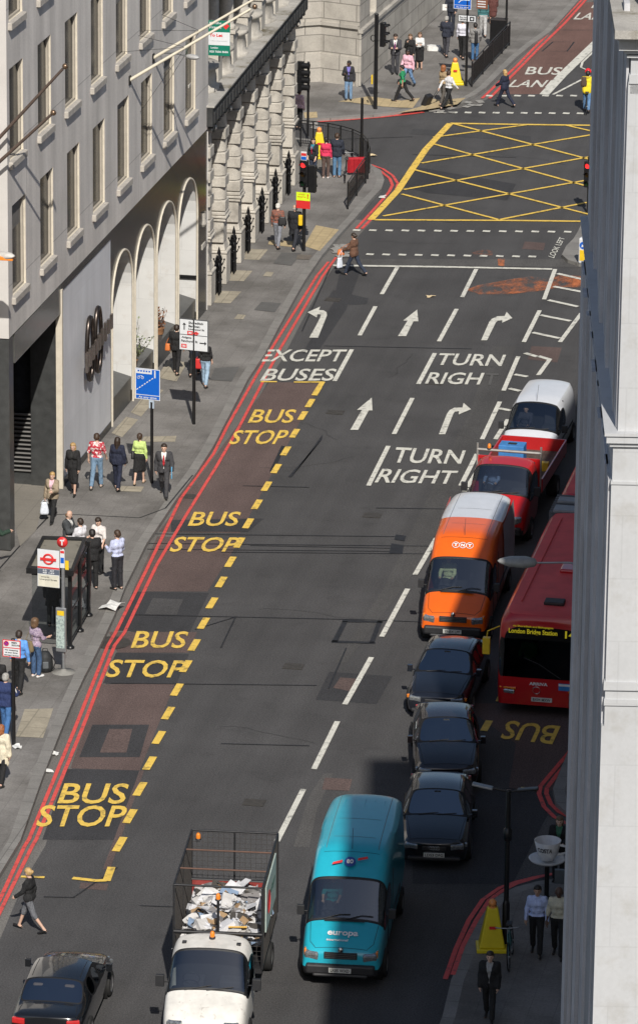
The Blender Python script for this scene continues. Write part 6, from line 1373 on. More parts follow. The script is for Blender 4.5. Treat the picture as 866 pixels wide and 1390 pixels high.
saloon((-24.4, 101.9), (-24.15, 97.5), 'black car at the bottom left beside the woman crossing', CB3, 'LB02 NKX', 'dot')
# articulated bus ---------------------------------------------------------------
bus, L = vroot('articulated_bus', (-16.38, 122.0), (-16.30, 140.0), 'long red articulated bus with yellow destination lettering in the shade on the right', 'bus'); bh = L/2; by = bh
BW = 1.26; BG = glass('bus_glass', (.16, .18, .19), .3); BR = BUSRED
def bus_shell(y0, y1, front):
    P_ = [(BW-.03, .32), (BW, .55), (BW, 1.12), (BW-.01, 2.25), (BW-.04, 2.72), (BW-.22, 2.92), (0, 2.97)]
    F1 = [(BW-.05, .32), (BW-.03, .55), (BW-.03, 1.12), (BW-.05, 2.25), (BW-.10, 2.68), (BW-.28, 2.86), (0, 2.90)]
    F2 = [(BW-.16, .34), (BW-.14, .55), (BW-.15, 1.10), (BW-.17, 2.22), (BW-.22, 2.60), (BW-.36, 2.74), (0, 2.78)]
    st_ = [(y0, P_ if front else F2), (y0+.1, P_)] + [(y0 + (y1-y0)*t, P_) for t in (.25, .5, .75)] + [(y1-.35, P_), (y1-.10, F1 if front else P_), (y1, F2 if front else P_)]
    def z(i, k, s):
        if i == 'front': return {1: 'front_panel', 2: 'windscreen', 3: 'destination_glass', 0: 'front_panel'}.get(k, 'body') if front else 'body'
        if isinstance(i, int) and 1 <= i <= 4 and k == 2: return 'side_window#%d%s%d' % (i, s, int(front))
        if k >= 5 and isinstance(i, int) and i < 6: return 'roof'
        if front and i == 6 and k == 2: return 'side_window#q' + s
        return 'body'
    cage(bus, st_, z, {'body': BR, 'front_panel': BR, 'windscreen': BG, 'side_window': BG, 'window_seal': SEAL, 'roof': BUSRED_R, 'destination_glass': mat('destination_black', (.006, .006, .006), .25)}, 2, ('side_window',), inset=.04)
    MB().box((0, (y0+y1)/2, .45), (2.3, y1-y0-.3, .25)).build('underbody', UNDER, bus)
bus_shell(by-9.2, by, True); bus_shell(-by, by-11.0, False)
bl = MB(); n = 16
for k in range(n): y = by-11.0 + 1.8*(k+.5)/n; bl.box((0, y, 1.62), (2.44 - .12*(k % 2), 1.8/n + .002, 2.58 - .10*(k % 2)))
bl.build('bellows', mat('bellows_grey', (.10, .105, .115), .8), bus)
q = MB(); q.box((0, by-9.55, 2.93), (2.2, .55, .10)); q.box((0, by-10.35, 2.95), (2.2, .45, .10)); q.build('bellows_cover', mat('cover_grey', (.22, .23, .25), .5), bus, .03)
q = MB(); q.box((-.15, by-1.0, 2.99), (.55, .42, .10)); q.build('roof_vent', mat('vent_dark', (.03, .02, .02), .6), bus, .03)
for yy in (by-4.0, by-6.9): MB().box((-.35, yy, 3.0), (.9, .75, .12)).build('roof_hatch', BR, bus, .05)
q = MB()
for x in (-.75, .75): q.box((x, by-4.8, 2.965), (.03, 7.6, .03))
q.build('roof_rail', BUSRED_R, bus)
LED = lamp('destination_amber', (.75, .62, .02), .22)
dt = lettering('destination_text', 'London Bridge Station', (.28, by+.018, 2.42), (-1, 0, 0), (0, -.1, 1), 1.32, .17, LED, bus, .02); lettering('route_number', '149', (-.80, by+.018, 2.42), (-1, 0, 0), (0, -.1, 1), .42, .21, LED, bus, .03)
lettering('destination_text', 'via Shoreditch and Bishopsgate', (.28, by+.018, 2.575), (-1, 0, 0), (0, -.1, 1), 1.1, .07, LED, bus, .01)
lettering('operator_lettering', 'ARRIVA', (.10, by+.012, .96), (-1, 0, 0), (0, 0, 1), .50, .09, TXW, bus, .03)
b_ = MB(); b_.tube([(.15 + .1*math.cos(a), by+.02, .78 + .1*math.sin(a)) for a in np.linspace(0, 6.283, 21)], .009, 4, cap=False); b_.build('badge', CHROME, bus)
MB().box((-.62, by+.005, .92), (.34, .02, .20)).build('notice_sticker', mat('sticker_blue', (.03, .20, .50), .5), bus); MB().box((-.62, by+.008, .975), (.34, .02, .06)).build('notice_sticker', TXW, bus)
number_plate(bus, by+.02, .52, 'BX04 MXW', .56)
for s in (-1, 1):
    b = MB().box((s*.90, by-.05, .70), (.34, .16, .13), rz=-s*.2); b.build('headlight', LENS if s > 0 else LENS, bus, .04); MB().box((s*.94, by-.02, .80), (.46, .08, .05), rz=-s*.2).build('indicator', AMB, bus, .01)
    for y in (by-2.7, by-8.2, -by+3.2): wheel(bus, s*1.10, y, .48, .3); arch(bus, s*1.255, y, .48)
q = MB(); q.box((1.52, by+.12, 2.0), (.20, .16, .46)); q.tube([(1.2, by-.1, 2.5), (1.5, by+.1, 2.4), (1.52, by+.1, 2.2)], .02, 5); mo = q.build('wing_mirror', mat('mirror_yellow', (.68, .46, .02), .4), bus, .03)
MB().box((1.52, by+.035, 2.05), (.12, .03, .3)).build('mirror_face', PLAST, mo)
q = MB(); q.tube([(-.5, by+.03, 1.16), (.1, by+.06, 1.55), (.5, by+.06, 1.7)], .014, 4); q.build('wiper', PLAST, bus)
MB().box((0, by-1.0, .72), (2.3, 1.8, .05)).build('floor', INT, bus); MB().box((.55, by-.5, 1.05), (1.1, .4, .4)).build('dashboard', INT, bus, .05); MB().box((0, by-1.9, 1.6), (2.3, .05, 1.8)).build('bulkhead', INT, bus)
driver(bus, (.55, by-1.35, 1.15), 'bus driver in lime green high-visibility vest behind the bus windscreen', top=('shirt', (.12, .50, .12), 'long'), hair='black', skin='dark')
# ---------------------------------------------------------------- street furniture
BLKP = mat('black_gloss_paint', (.012, .012, .013), .35, .1, .2, 6); GALV = mat('galvanised_steel', (.30, .31, .32), .45, .6, .12, 9); SW = mat('sign_white', (.64, .66, .68), .4, var=.04); SB = mat('sign_blue', (.006, .11, .52), .4, var=.04); SRD = mat('sign_red', (.62, .03, .03), .4, var=.05); SBK = mat('sign_black', (.02, .02, .025), .5); SYE = mat('sign_yellow', (.75, .50, .02), .45); SGR = mat('sign_green', (.0, .16, .10), .45)
XI, ZU = Vector((-1, 0, 0)), Vector((0, 0, 1))
def board(root, name, c, w, h, m, edge=None, t=.02, bm=None):
    """sign face looking to local -Y (towards the viewer of the street)"""
    b = MB().box((c[0], c[1], c[2]), (w, t, h)).build(name, bm or GALV, root, .003); f = MB().box((c[0], c[1]-t/2-.002, c[2]), (w-.004, .003, h-.004)).build('sign_face', edge or m, b)
    if edge: MB().box((c[0], c[1]-t/2-.006, c[2]), (w-.05, .003, h-.05)).build('sign_panel', m, b)
    return b
def txt(par, s, x, z, w, h, m, y=-.024, bold=.02, nm='sign_lettering'): return lettering(nm, s, (x, y, z), (1, 0, 0), (0, 0, 1), w, h, m, par, bold)
def post(root, h, r=.045, m=BLKP, x=0, y=.03, nm='post'):
    b = MB(); b.tube([(x, y, 0), (x, y, h)], r, 10); b.lathe((x, y, h), [(r*1.1, 0), (r*1.1, .03), (.001, .05)], 10); return b.build(nm, m, root)
# direction sign
ds = empty('direction_sign', PV(263, 576), R(-8), 'white direction sign with arrows and red rail symbols on a tall black post', 'direction sign')
post(ds, 3.5, .055); c = (0, 0, 3.0); b = board(ds, 'sign_plate', c, 1.0, 1.06, SW, SBK)
MB().box((0, -.022, 3.0), (.94, .003, .018)).build('dividing_line', SBK, b)
for s_, x, z, w in (('Shoreditch', .08, 3.41, .50), ('Barbican', .02, 3.30, .38), ('Liverpool St', .10, 3.19, .54), ('Aldgate', -.24, 2.90, .34), ('Fenchurch St', -.14, 2.79, .56)): txt(b, s_, x, z, w, .08, SBK, bold=.03)
for x, z in ((-.12, 3.07), (-.33, 2.62)):
    MB().box((x, -.022, z), (.19, .003, .125)).build('rail_symbol', SRD, b); q = MB(); q.box((x, -.026, z+.02), (.13, .003, .018)); q.box((x, -.026, z-.02), (.13, .003, .018)); q.box((x, -.0275, z), (.10, .003, .018), ry=.6); q.build('rail_bars', SW, b)
q = MB(); q.tube([(.09 + .05*math.cos(a), -.025, 3.07 + .05*math.sin(a)) for a in np.linspace(0, 6.283, 17)], .016, 4, cap=False); q.box((.09, -.026, 3.07), (.18, .004, .035)); q.build('roundel_symbol', SRD, b)
def arrow(par, x, z, L_, up=True, m=SBK, s=1, y=-.025):
    q = MB(); d = Vector((0, 0, 1)) if up is True else (Vector((1, 0, 0)) if up is False else Vector(up)); n_ = Vector((d.z, 0, -d.x)); c = Vector((x, y, z))
    q.add([c - d*L_/2 + n_*.014*s, c - d*L_/2 - n_*.014*s, c + d*L_*.2 - n_*.014*s, c + d*L_*.2 - n_*.05*s, c + d*L_/2, c + d*L_*.2 + n_*.05*s, c + d*L_*.2 + n_*.014*s], [tuple(range(7))]); q.v = q.v; o = q.build('arrow', m, par); return o
arrow(b, -.32, 3.28, .24, s=1.3); arrow(b, .33, 2.76, .24, False, s=1.3)
# bus lane time sign
bs = empty('bus_lane_sign', PV(206, 656), R(-8), 'blue bus lane sign reading At any time on a black post by the kerb', 'bus lane sign')
post(bs, 2.6, .05); MB().box((0, .02, 2.58), (.16, .05, .30)).build('bracket', mat('bracket_pale_blue', (.42, .50, .60), .5), bs); b = board(bs, 'sign_plate', (-.12, 0, 3.20), .82, 1.0, SB, SW)
q = MB(); q.box((-.24, -.022, 3.60), (.52, .003, .14)); q.box((.12, -.022, 3.54), (.045, .003, .24)); q.box((-.12, -.022, 2.85), (.78, .003, .02))
for k in range(7): q.box((-.46 + k*.082, -.022, 3.02 + k*.062), (.062, .003, .03), ry=-.65)
q.build('bus_symbol', SW, b); q = MB()
for k in range(5): q.box((-.42 + k*.09, -.026, 3.615), (.06, .003, .05))
q.build('bus_windows', SB, b); q = MB()
for x in (-.42, -.29): q.tube([(x + .042*math.cos(a), -.025, 3.40 + .042*math.sin(a)) for a in np.linspace(0, 6.283, 13)], .008, 4, cap=False)
q.tube([(-.42, -.025, 3.40), (-.38, -.025, 3.46), (-.31, -.025, 3.46), (-.29, -.025, 3.40)], .008, 4); q.build('cycle_symbol', SW, b); txt(b, 'At any time', -.12, 2.77, .60, .09, SW)
# red route sign at the left edge
rs = empty('red_route_sign', PV(19, 1012), R(-5), 'small white red route sign on a black post beside the man in the striped jacket', 'parking sign')
post(rs, 2.95, .05); b = board(rs, 'sign_plate', (-.02, -.02, 2.72), .50, .48, SW, SRD); q = MB(); q.lathe((-.16, -.046, 2.86), [(.001, 0), (.062, 0)], 16, axis='Y'); q.build('no_stopping_disc', mat('disc_purple', (.10, .02, .30), .4), b)
q = MB(); q.tube([(-.16 + .062*math.cos(a), -.046, 2.86 + .062*math.sin(a)) for a in np.linspace(0, 6.283, 17)], .011, 4, cap=False); q.box((-.16, -.049, 2.86), (.12, .003, .018), ry=.78); q.build('disc_ring', SRD, b); MB().box((-.02, -.044, 2.745), (.46, .003, .02)).build('dividing_line', SRD, b)
for s_, x, z, w in (('RED', .06, 2.895, .15), ('ROUTE', .10, 2.825, .22), ('No stopping', -.02, 2.68, .36), ('at any time', -.02, 2.61, .34), ('except buses', -.02, 2.54, .40)): txt(b, s_, x, z, w, .045, SBK, y=-.047, bold=.03)
# bus stop flag
fs_ = empty('bus_stop_pole', PV(87, 912), R(-6), 'grey bus stop pole with white roundel flag and a red disc on top', 'bus stop')
post(fs_, 3.55, .05, GALV, y=0); q = MB(); q.lathe((0, 0, -.02), [(.34, 0), (.33, .03), (.08, .08), (.06, .12)], 20); q.build('base', mat('base_grey', (.22, .215, .20), .8), fs_)
q = MB(); q.lathe((0, -.05, 3.78), [(.001, -.03), (.15, -.03), (.15, .03), (.001, .03)], 26, axis='Y'); d_ = q.build('stop_letter_disc', SRD, fs_); txt(d_, 'T', 0, 3.78, .12, .16, SW, y=-.088, bold=.06)
b = board(fs_, 'flag', (-.42, 0, 2.97), .64, 1.08, SW, None, .03); q = MB(); q.tube([(-.42 + .135*math.cos(a), -.025, 3.24 + .135*math.sin(a)) for a in np.linspace(0, 6.283, 25)], .030, 5, cap=False); q.box((-.42, -.045, 3.24), (.46, .02, .07)); q.build('roundel', SRD, b)
MB().box((-.42, -.02, 2.985), (.63, .004, .05)).build('flag_band', SRD, b); MB().box((-.42, -.02, 2.875), (.63, .004, .15)).build('route_panel', mat('panel_slate', (.10, .12, .16), .5), b); txt(b, '35  47', -.42, 2.905, .34, .05, SW, y=-.026); txt(b, '48 149', -.42, 2.84, .34, .05, SW, y=-.026); MB().box((-.42, -.02, 2.61), (.60, .004, .34)).build('towards_panel', mat('panel_cream', (.62, .60, .50), .5), b); txt(b, 'towards', -.52, 2.72, .24, .045, SBK, y=-.026, bold=.01); txt(b, 'Liverpool Street', -.42, 2.64, .50, .07, SBK, y=-.026, bold=.01)
q = MB(); q.box((0, -.055, 3.30), (.13, .02, .52)); p_ = q.build('pole_label', SW, fs_); MB().box((0, -.068, 3.26), (.10, .004, .16)).build('label_blue', SB, p_); MB().box((0, -.068, 3.50), (.11, .004, .07)).build('label_red', SRD, p_); MB().box((.12, -.02, 3.12), (.10, .02, .26)).build('label_yellow', SYE, fs_)
q = MB(); q.box((-.04, -.07, 1.25), (.30, .08, 1.28)); t_ = q.build('timetable_case', GALV, fs_, .02); MB().box((-.05, -.115, 1.2), (.24, .004, .95)).build('timetable', mat('timetable_pale', (.40, .48, .45), .4, blotch=((.2, .25, .25), 20, .5, .6)), t_); MB().box((-.04, -.115, 1.74), (.20, .004, .14)).build('timetable_header', SYE, t_)
# bus shelter
corn = [P(36, 772, 2.5), P(100, 776, 2.5), P(118, 730, 2.5), P(58, 728, 2.5)]; sh = empty('bus_shelter', (corn[1].x, corn[1].y, KH), 0, 'black framed glass bus shelter with a flat translucent roof near the kerb', 'bus shelter')
lc = [c - sh.location for c in corn]; a_, b2, c2_, d2_ = lc
def ringframe(pts, w, z0, z1, m, nm, par):
    cx = sum((p for p in pts), Vector())/4; ins = [p + (cx-p).normalized()*w*1.4 for p in pts]; mb = MB()
    for i in range(4):
        j = (i+1) % 4; q = [pts[i], pts[j], ins[j], ins[i]]; mb.prism([(p.x, p.y) for p in q], z0, z1)
    return mb.build(nm, m, par), ins
zr = 2.5 - KH
rf, ins = ringframe(lc, .17, zr-.14, zr+.02, BLKP, 'roof_frame', sh); mb = MB(); mb.prism([(p.x, p.y) for p in ins], zr-.08, zr-.03); mb.build('roof_panel', mat('roof_panel_dusty', (.20, .185, .15), .6, 0, .1, 2, blotch=((.035, .033, .03), 1.3, .56, .68)), sh)
pr_ = [P(96, 880, KH) - sh.location, P(109, 857, KH) - sh.location, P(121, 836, KH) - sh.location]
for k, p in enumerate(pr_): q = MB(); q.box((p.x, p.y, (zr-.14)/2), (.10, .10, zr-.14)); q.lathe((p.x, p.y, 0), [(.12, 0), (.12, .05), (.07, .09)], 10); q.build('post', BLKP, sh)
lf_ = Vector((-1.05, -.05, 0))
GLS = glass('shelter_glass', (.70, .74, .74), .2, .25)
for i in (0, 1):
    p, q_ = pr_[i], pr_[i+1]; mb = MB(); mb.add([(p.x, p.y, .2), (q_.x, q_.y, .2), (q_.x, q_.y, 2.15), (p.x, p.y, 2.15)], [(0, 1, 2, 3)]); pn = mb.build('glass_panel', GLS, sh); q = MB()
    for z in (.2, 1.05, 2.15): q.tube([(p.x, p.y, z), (q_.x, q_.y, z)], .025, 4, smooth=False)
    q.build('panel_rail', BLKP, pn)
p = pr_[0]; mb = MB(); mb.add([(p.x-1.1, p.y+.02, .25), (p.x, p.y, .25), (p.x, p.y, 2.1), (p.x-1.1, p.y+.02, 2.1)], [(0, 1, 2, 3)]); pn = mb.build('glass_panel', GLS, sh); q = MB()
for z in (.25, 2.1): q.tube([(p.x-1.1, p.y+.02, z), (p.x, p.y, z)], .022, 4)
q.build('panel_rail', BLKP, pn)
mb = MB(); mb.box(((pr_[1].x)-.35, pr_[1].y, .55), (.3, 2.4, .06), rz=.05); mb.build('bench', BLKP, sh, .02)
# traffic signals
def signal_head(par, c, n=3, lit=0, rz=0, back=False, s=1.0, nm='signal_head'):
    b = MB(); h = .34*n*s; b.box(c, (.30*s, .20*s, h), rz=rz); o = b.build(nm, BLKP, par, .03); rm = Matrix.Rotation(rz, 3, 'Z')
    cols = [(.75, .02, .02), (.5, .25, .02), (.02, .4, .12), (.02, .4, .12)]
    for k in range(n):
        z = c[2] + h/2 - (k+.5)*.34*s; p = Vector(c) + rm @ Vector((0, -.11*s, 0)); q = MB(); q.lathe((0, 0, 0), [(.12*s, .0), (.12*s, .16*s)], 14, axis='Y', a0=math.pi, a1=2*math.pi); q.lathe((0, 0, 0), [(.12*s, .0), (.12*s, -.0)], 14, axis='Y')
        v = MB(); v.add([rm @ Vector((x, -y, z_)) + Vector((p.x, p.y, z)) for x, y, z_ in q.v], q.f, 0, True); v.build('visor', BLKP, o)
        m = lamp('signal_red', (1, .03, .03), 1.6) if (k == lit-1) else mat('lens_off_%d' % k, tuple(x*.08 for x in cols[k]), .2); l = MB(); l.lathe((0, 0, 0), [(.10*s, .0), (.001, -.02)], 14, axis='Y'); w = MB(); w.add([rm @ Vector(x) + Vector((p.x, p.y, z)) for x in l.v], l.f, 0, True); w.build('lens', m, o)
    return o
tl = empty('traffic_light', PV(412, 341), R(-8), 'near traffic light showing red with a yellow and red warning board on its pole', 'traffic light')
post(tl, 3.15, .065); signal_head(tl, (0, -.02, 2.95), 3, 1)
q = MB(); q.box((0, -.06, 3.62), (.22, .02, .34)); o = q.build('small_sign', SW, tl); MB().box((0, -.075, 3.54), (.20, .004, .12)).build('sign_panel', SB, o); MB().box((0, -.075, 3.68), (.20, .004, .10)).build('sign_panel', SRD, o)
b = board(tl, 'warning_board', (0, -.08, 1.95), .54, .62, SRD); MB().box((0, -.096, 2.10), (.535, .004, .31)).build('board_top', mat('fluorescent_lime', (.62, .85, .02), .5), b); txt(b, '!', .18, 2.12, .05, .17, SRD, y=-.102, bold=.05); txt(b, 'CHANGED', -.07, 2.17, .26, .035, SRD, y=-.102); txt(b, 'PRIORITIES', -.06, 2.08, .32, .04, SRD, y=-.102)
MB().box((-.11, -.05, 1.18), (.15, .12, .40)).build('push_button_box', SYE, tl, .03); signal_head(tl, (.28, .10, 2.75), 3, 0, R(180))
tp = empty('traffic_light', P(417.5, 185, KH), R(-8), 'black traffic light with four stacked hooded lenses seen end-on against the stone wall', 'traffic light')
post(tp, 3.05, .05)
for k in range(4):
    q = MB(); q.box((-.33, 0, 2.92 - k*.30 + .02), (.26, .2, .29)); q.lathe((-.10, -.02, 2.92 - k*.30), [(.12, -.14), (.12, .16)], 14, axis='X'); q.build('signal_lamp', BLKP, tp, .01)
MB().box((-.22, .02, 2.45), (.5, .05, .05)).build('bracket', BLKP, tp)
tf = empty('traffic_light', PV(509, 148), R(-8), 'tall black traffic light pole beside the woman in the purple top', 'traffic light')
post(tf, 4.0, .085); signal_head(tf, (.28, .05, 3.18), 3, 0, R(90)); MB().box((-.14, -.03, 1.25), (.06, .10, .40)).build('push_button_box', SYE, tf, .02)
q = MB(); q.tube([(-.13 + .10*math.cos(a), 0, 3.0 + .13*math.sin(a)) for a in np.linspace(0, 6.283, 13)], .02, 4, cap=False); q.build('hood_loop', BLKP, tf)
tr = empty('traffic_light', (-21.9, 178.2, 0), R(-8), 'dark signal head peeking out left of the stone block above the island', 'traffic light'); ptr = P(795, 240, 3.0)
tr.location = (P(797, 290, 0).x, P(797, 290, 0).y, 0); post(tr, 2.2, .05); signal_head(tr, (-.02, 0, 1.55), 3, 1, 0, s=1.0)
# slim black pole with the curved railing
bp_ = empty('sign_pole', PV(490, 237), 0, 'slim black pole rising behind the curved pedestrian railing', 'pole'); post(bp_, 3.05, .055); MB().tube([(0, .03, 0), (0, .03, 1.5)], .08, 10).build('base', BLKP, bp_)
def rail_run(pts, label, h=1.08, sp=.105, group=None, name='pedestrian_railing'):
    root = empty(name, pts[0], 0, label, 'railing', group); L_ = [Vector(p) - Vector(pts[0]) for p in pts]; fr = MB(); br = MB(); pn = MB()
    for i in range(len(L_)-1):
        a, b = L_[i], L_[i+1]; fr.tube([a + ZU*h, b + ZU*h], .025, 5); fr.tube([a + ZU*.16, b + ZU*.16], .018, 4); fr.tube([a + ZU*(h-.12), b + ZU*(h-.12)], .014, 4); n = max(1, int((b-a).length/sp))
        for k in range(n): p = a + (b-a)*k/n; br.tube([p + ZU*.16, p + ZU*(h-.12)], .009, 4, cap=False)
    for k, p in enumerate(L_): q = MB(); q.box((p.x, p.y, h/2), (.06, .06, h)); q.build('post', BLKP, root)
    fr.build('rail', BLKP, root); o = br.build('bars', BLKP, root); return root
rl = [(470, 284), (483, 265), (497, 246), (500.5, 236), (499, 226), (490, 214), (478, 207), (462, 201), (445, 198), (428, 195), (408, 194)]
rpts = [PV(*p) for p in rl]
rpts = [P(488, 284, KH) if False else rpts[0]] + rpts[1:]
rpts = [P(487.5-0, 284.5, KH)][:0] + [PV(x + 2, y + 0) for x, y in rl]
rail_run([PV(472, 284), PV(484, 266), PV(496, 249)], 'straight black railing panels at the kerb nearest the box junction'); rail_run([PV(499, 243), PV(501, 235), PV(499, 226), PV(490, 216.5), PV(478, 211), PV(462, 206.5), PV(445, 203), PV(425, 200.5), PV(408, 199)], 'curved black railing sweeping round the junction corner behind the three people')
rail_run([PV(640, 118), PV(655, 101), PV(668, 87), PV(681, 73), PV(691, 62)], 'black mesh railing along the far pavement edge', sp=.06)
# lamp warning cones: tall yellow barrier lamps
YC = mat('barrier_yellow', (.66, .53, .012), .45, 0, .06, 4)
def ycone(px, label, h=1.25, z=KH):
    root = empty('barrier_cone', P(px[0], px[1], z), .2, label, 'barrier cone', 'tall yellow barrier cones'); b = MB(); b.box((0, 0, .05), (.74, .62, .10)); b.build('base', YC, root, .02); b = MB(); b.box((0, 0, .10 + h/2), (.62, .50, h), taper=.60); b.build('body', YC, root, .03)
    q = MB(); q.sphere((0, 0, h+.20), .10, 8); q.lathe((0, 0, h+.08), [(.10, 0), (.10, .06)], 10); q.build('lamp', mat('lamp_orange', (.75, .28, .08), .3), root); q = MB(); q.box((-.0, -.215, .62), (.16, .02, .07)); q.build('reflector', SRD, root)
    return root
ycone((667, 1288), 'tall yellow cone on the shaded corner pavement beside the bicycle', .98); ycone((433, 214), 'tall yellow cone standing behind the people at the curved railing', .95); ycone((617, 114), 'bright yellow cone against the far sign pole', .85)
# red plastic barrier by the railing
q = MB()
rbr = empty('water_barrier', PV(484, 238), R(15), 'ribbed red plastic barrier leaning inside the curved railing', 'plastic barrier'); RB = mat('barrier_red', (.42, .02, .03), .4)
q.box((0, 0, .42), (.75, .16, .66), rx=.25); q.build('panel', RB, rbr, .04); q = MB()
for k in range(4): q.box((-.27 + k*.18, -.06, .42), (.06, .15, .62), rx=.25)
q.build('rib', RB, rbr, .02)
# bicycles
def bicycle(loc, rz, label, fm, lean=.08, bars='flat'):
    root = empty('bicycle', loc, rz, label, 'bicycle'); root.rotation_euler = (0, lean, rz)
    for y in (-.52, .52):
        w = MB(); w.tube([(0, y + .33*math.cos(a), .35 + .33*math.sin(a)) for a in np.linspace(0, 6.283, 25)], .017, 5, cap=False); o = w.build('wheel', TYRE, root); sp = MB()
        for k in range(12): a = k*math.pi/6; sp.tube([(0, y, .35), (0, y + .32*math.cos(a), .35 + .32*math.sin(a))], .003, 3, cap=False)
        sp.lathe((0, y, .35), [(.02, -.04), (.02, .04)], 8, axis='X'); sp.build('spokes', GALV, o)
    f = MB(); A, B, C_, D, E_ = (0, -.52, .35), (0, -.05, .30), (0, -.18, .82), (0, .36, .86), (0, .52, .35)
    for p, q_ in ((A, B), (A, C_), (B, C_), (B, D), (C_, D), (D, E_)): f.tube([p, q_], .018, 6)
    f.build('frame', fm, root); f = MB(); f.tube([(-.28, .34, 1.02), (-.2, .40, 1.03), (0, .36, 1.0), (.2, .40, 1.03), (.28, .34, 1.02)], .014, 5); f.tube([(0, .36, .85), (0, .36, 1.0)], .014, 5); f.build('handlebar', GALV if bars == 'flat' else BLKP, root)
    MB().box((0, -.20, .90), (.14, .26, .06)).build('saddle', BLKL, root, .02); f = MB(); f.lathe((0, -.05, .30), [(.09, -.03), (.09, -.02)], 12, axis='X'); f.tube([(.06, -.05, .30), (.06, .08, .20)], .01, 4); f.tube([(-.06, -.05, .30), (-.06, -.18, .40)], .01, 4); f.build('crank', GALV, root)
    return root
bicycle(PV(693, 1306), R(-176), 'bicycle with silver handlebars parked against the black lamp column', paint('bike_teal', (.02, .12, .13)))
bicycle(PV(468, 244), R(10), 'bicycle leaning beside the man in the navy jacket at the railing', BLKP)
# twin-headed shaded lamp column
lc_ = empty('lamp_column', PV(685, 1286), 0, 'tall black lamp column standing in the shade by the parked bicycle', 'lamp column'); topz = 3.95
post(lc_, topz, .06); q = MB(); q.tube([(0, .03, topz), (-.75, .0, topz+.12)], .03, 6); q.tube([(0, .03, topz), (.70, .05, topz+.12)], .03, 6); q.lathe((0, .03, 0), [(.09, 0), (.09, 1.1), (.06, 1.2)], 12); q.lathe((0, .03, 2.7), [(.06, 0), (.10, .04), (.10, .30), (.06, .34)], 12); q.build('arms', BLKP, lc_); MB().box((-.62, 0, topz+.10), (.5, .18, .06), ry=.16).build('lamp_head', GALV, lc_, .02); MB().box((.45, .04, topz+.09), (.5, .18, .06), ry=-.16).build('lamp_head', BLKP, lc_, .02)
# cup-shaped cafe sign
cu_ = empty('cafe_sign', PV(741, 1222), R(-6), 'white coffee cup shaped cafe sign with saucer on a dark pole in the shade', 'cafe sign'); CW = mat('cup_white', (.62, .62, .62), .4)
q = MB(); q.tube([(0, 0, 0), (0, 0, 1.0)], .06, 8); q.lathe((0, 0, 0), [(.22, 0), (.22, .05), (.06, .12)], 12); q.build('pole', BLKP, cu_); q = MB(); q.lathe((0, 0, 1.05), [(.04, 0), (.16, .02), (.24, .14), (.33, .52), (.315, .52), (.22, .15), (.01, .10)], 26); q.tube([(.30, 0, 1.48), (.47, 0, 1.46), (.48, 0, 1.30), (.26, 0, 1.22)], .035, 8); q.build('cup', CW, cu_); q = MB(); q.lathe((0, 0, .96), [(.01, 0), (.2, .0), (.42, .10), (.46, .15), (.40, .13), (.2, .06), (.01, .06)], 28); q.build('saucer', CW, cu_)
q = MB(); v, f = text_data('COSTA', .03); 
q.add([(.335*math.sin((a-.5)*1.3)*(.80+.16*b), -.335*math.cos((a-.5)*1.3)*(.83+.16*b) - .006, 1.33 + b*.13) for a, b, _ in v], f); q.build('cup_lettering', SBK, cu_)
# projecting shop bracket beside the block
q = MB(); q.box((0, 0, 0), (.9, .10, .34), rz=.12); o = q.build('hanging_sign', mat('sign_dark_grey', (.06, .07, .08), .5), loc=P(778, 1190, 1.9)); tag(o, 'dark grey projecting shop sign below the cup at the edge of the stone block', 'shop sign')
# far pavement: sign pole, cabinet, keep-left bollard and island
fp = empty('bus_lane_sign', PV(632, 117), R(-8), 'far sign pole carrying a blue bus lane sign above a small white camera sign', 'bus lane sign'); post(fp, 3.8, .055)
b = board(fp, 'sign_plate', (-.22, 0, 3.62), .78, .60, SB, SW); txt(b, 'At any time', -.22, 3.40, .56, .08, SW); MB().box((-.22, -.022, 3.49), (.70, .003, .016)).build('dividing_line', SW, b); arrow(b, -.30, 3.68, .25, (.7, 0, .7), SW, 1.4); MB().box((-.1, -.022, 3.75), (.4, .003, .09)).build('bus_symbol', SW, b)
b = board(fp, 'sign_plate', (.0, 0, 2.93), .80, .30, SW, SBK); txt(b, 'Bus lane', -.14, 2.98, .36, .07, SBK); txt(b, 'cameras', -.14, 2.88, .36, .07, SBK); q = MB(); q.box((.22, -.026, 2.93), (.20, .004, .18)); q.build('camera_symbol', SBK, b); q = MB(); q.lathe((.22, -.032, 2.93), [(.001, 0), (.05, 0)], 10, axis='Y'); q.build('camera_lens', SW, b)
b = board(fp, 'sign_plate', (.62, .1, 3.62), .50, .50, mat('tourist_brown', (.20, .075, .04), .5)); 
for k in range(4): MB().box((.60, .085, 3.80 - k*.11), (.36, .004, .045)).build('sign_line', SW, b)
kb = empty('cabinet', PV(676, 64), R(-4), 'tall black street cabinet behind the far railing', 'street cabinet'); q = MB(); q.box((0, 0, .62), (.70, .45, 1.24)); q.build('housing', BLKP, kb, .02); q = MB(); q.box((0, 0, 1.26), (.74, .49, .05)); q.build('lid', mat('lid_dark', (.03, .025, .025), .6), kb, .01)
sp_ = empty('sign_pole', PV(686, 66), 0, 'slim dark pole behind the far railing beside the black cabinet', 'pole'); post(sp_, 3.6, .05)
o = MB().prism([(0, 0), (.5, .02), (.56, .3), (.1, .36), (-.08, .2)], 0, .22).build('stone_block', litter_m, loc=PV(580, 69)); b_ = o.modifiers.new('b', 'BEVEL'); b_.width = .05; tag(o, 'small white lump lying on the far pavement near the man in navy', 'litter')
oi = [(762, 350), (770, 357), (785, 362), (800, 364), (830, 365), (840, 310), (800, 303), (789, 307), (784, 318), (778, 328), (768, 338)]
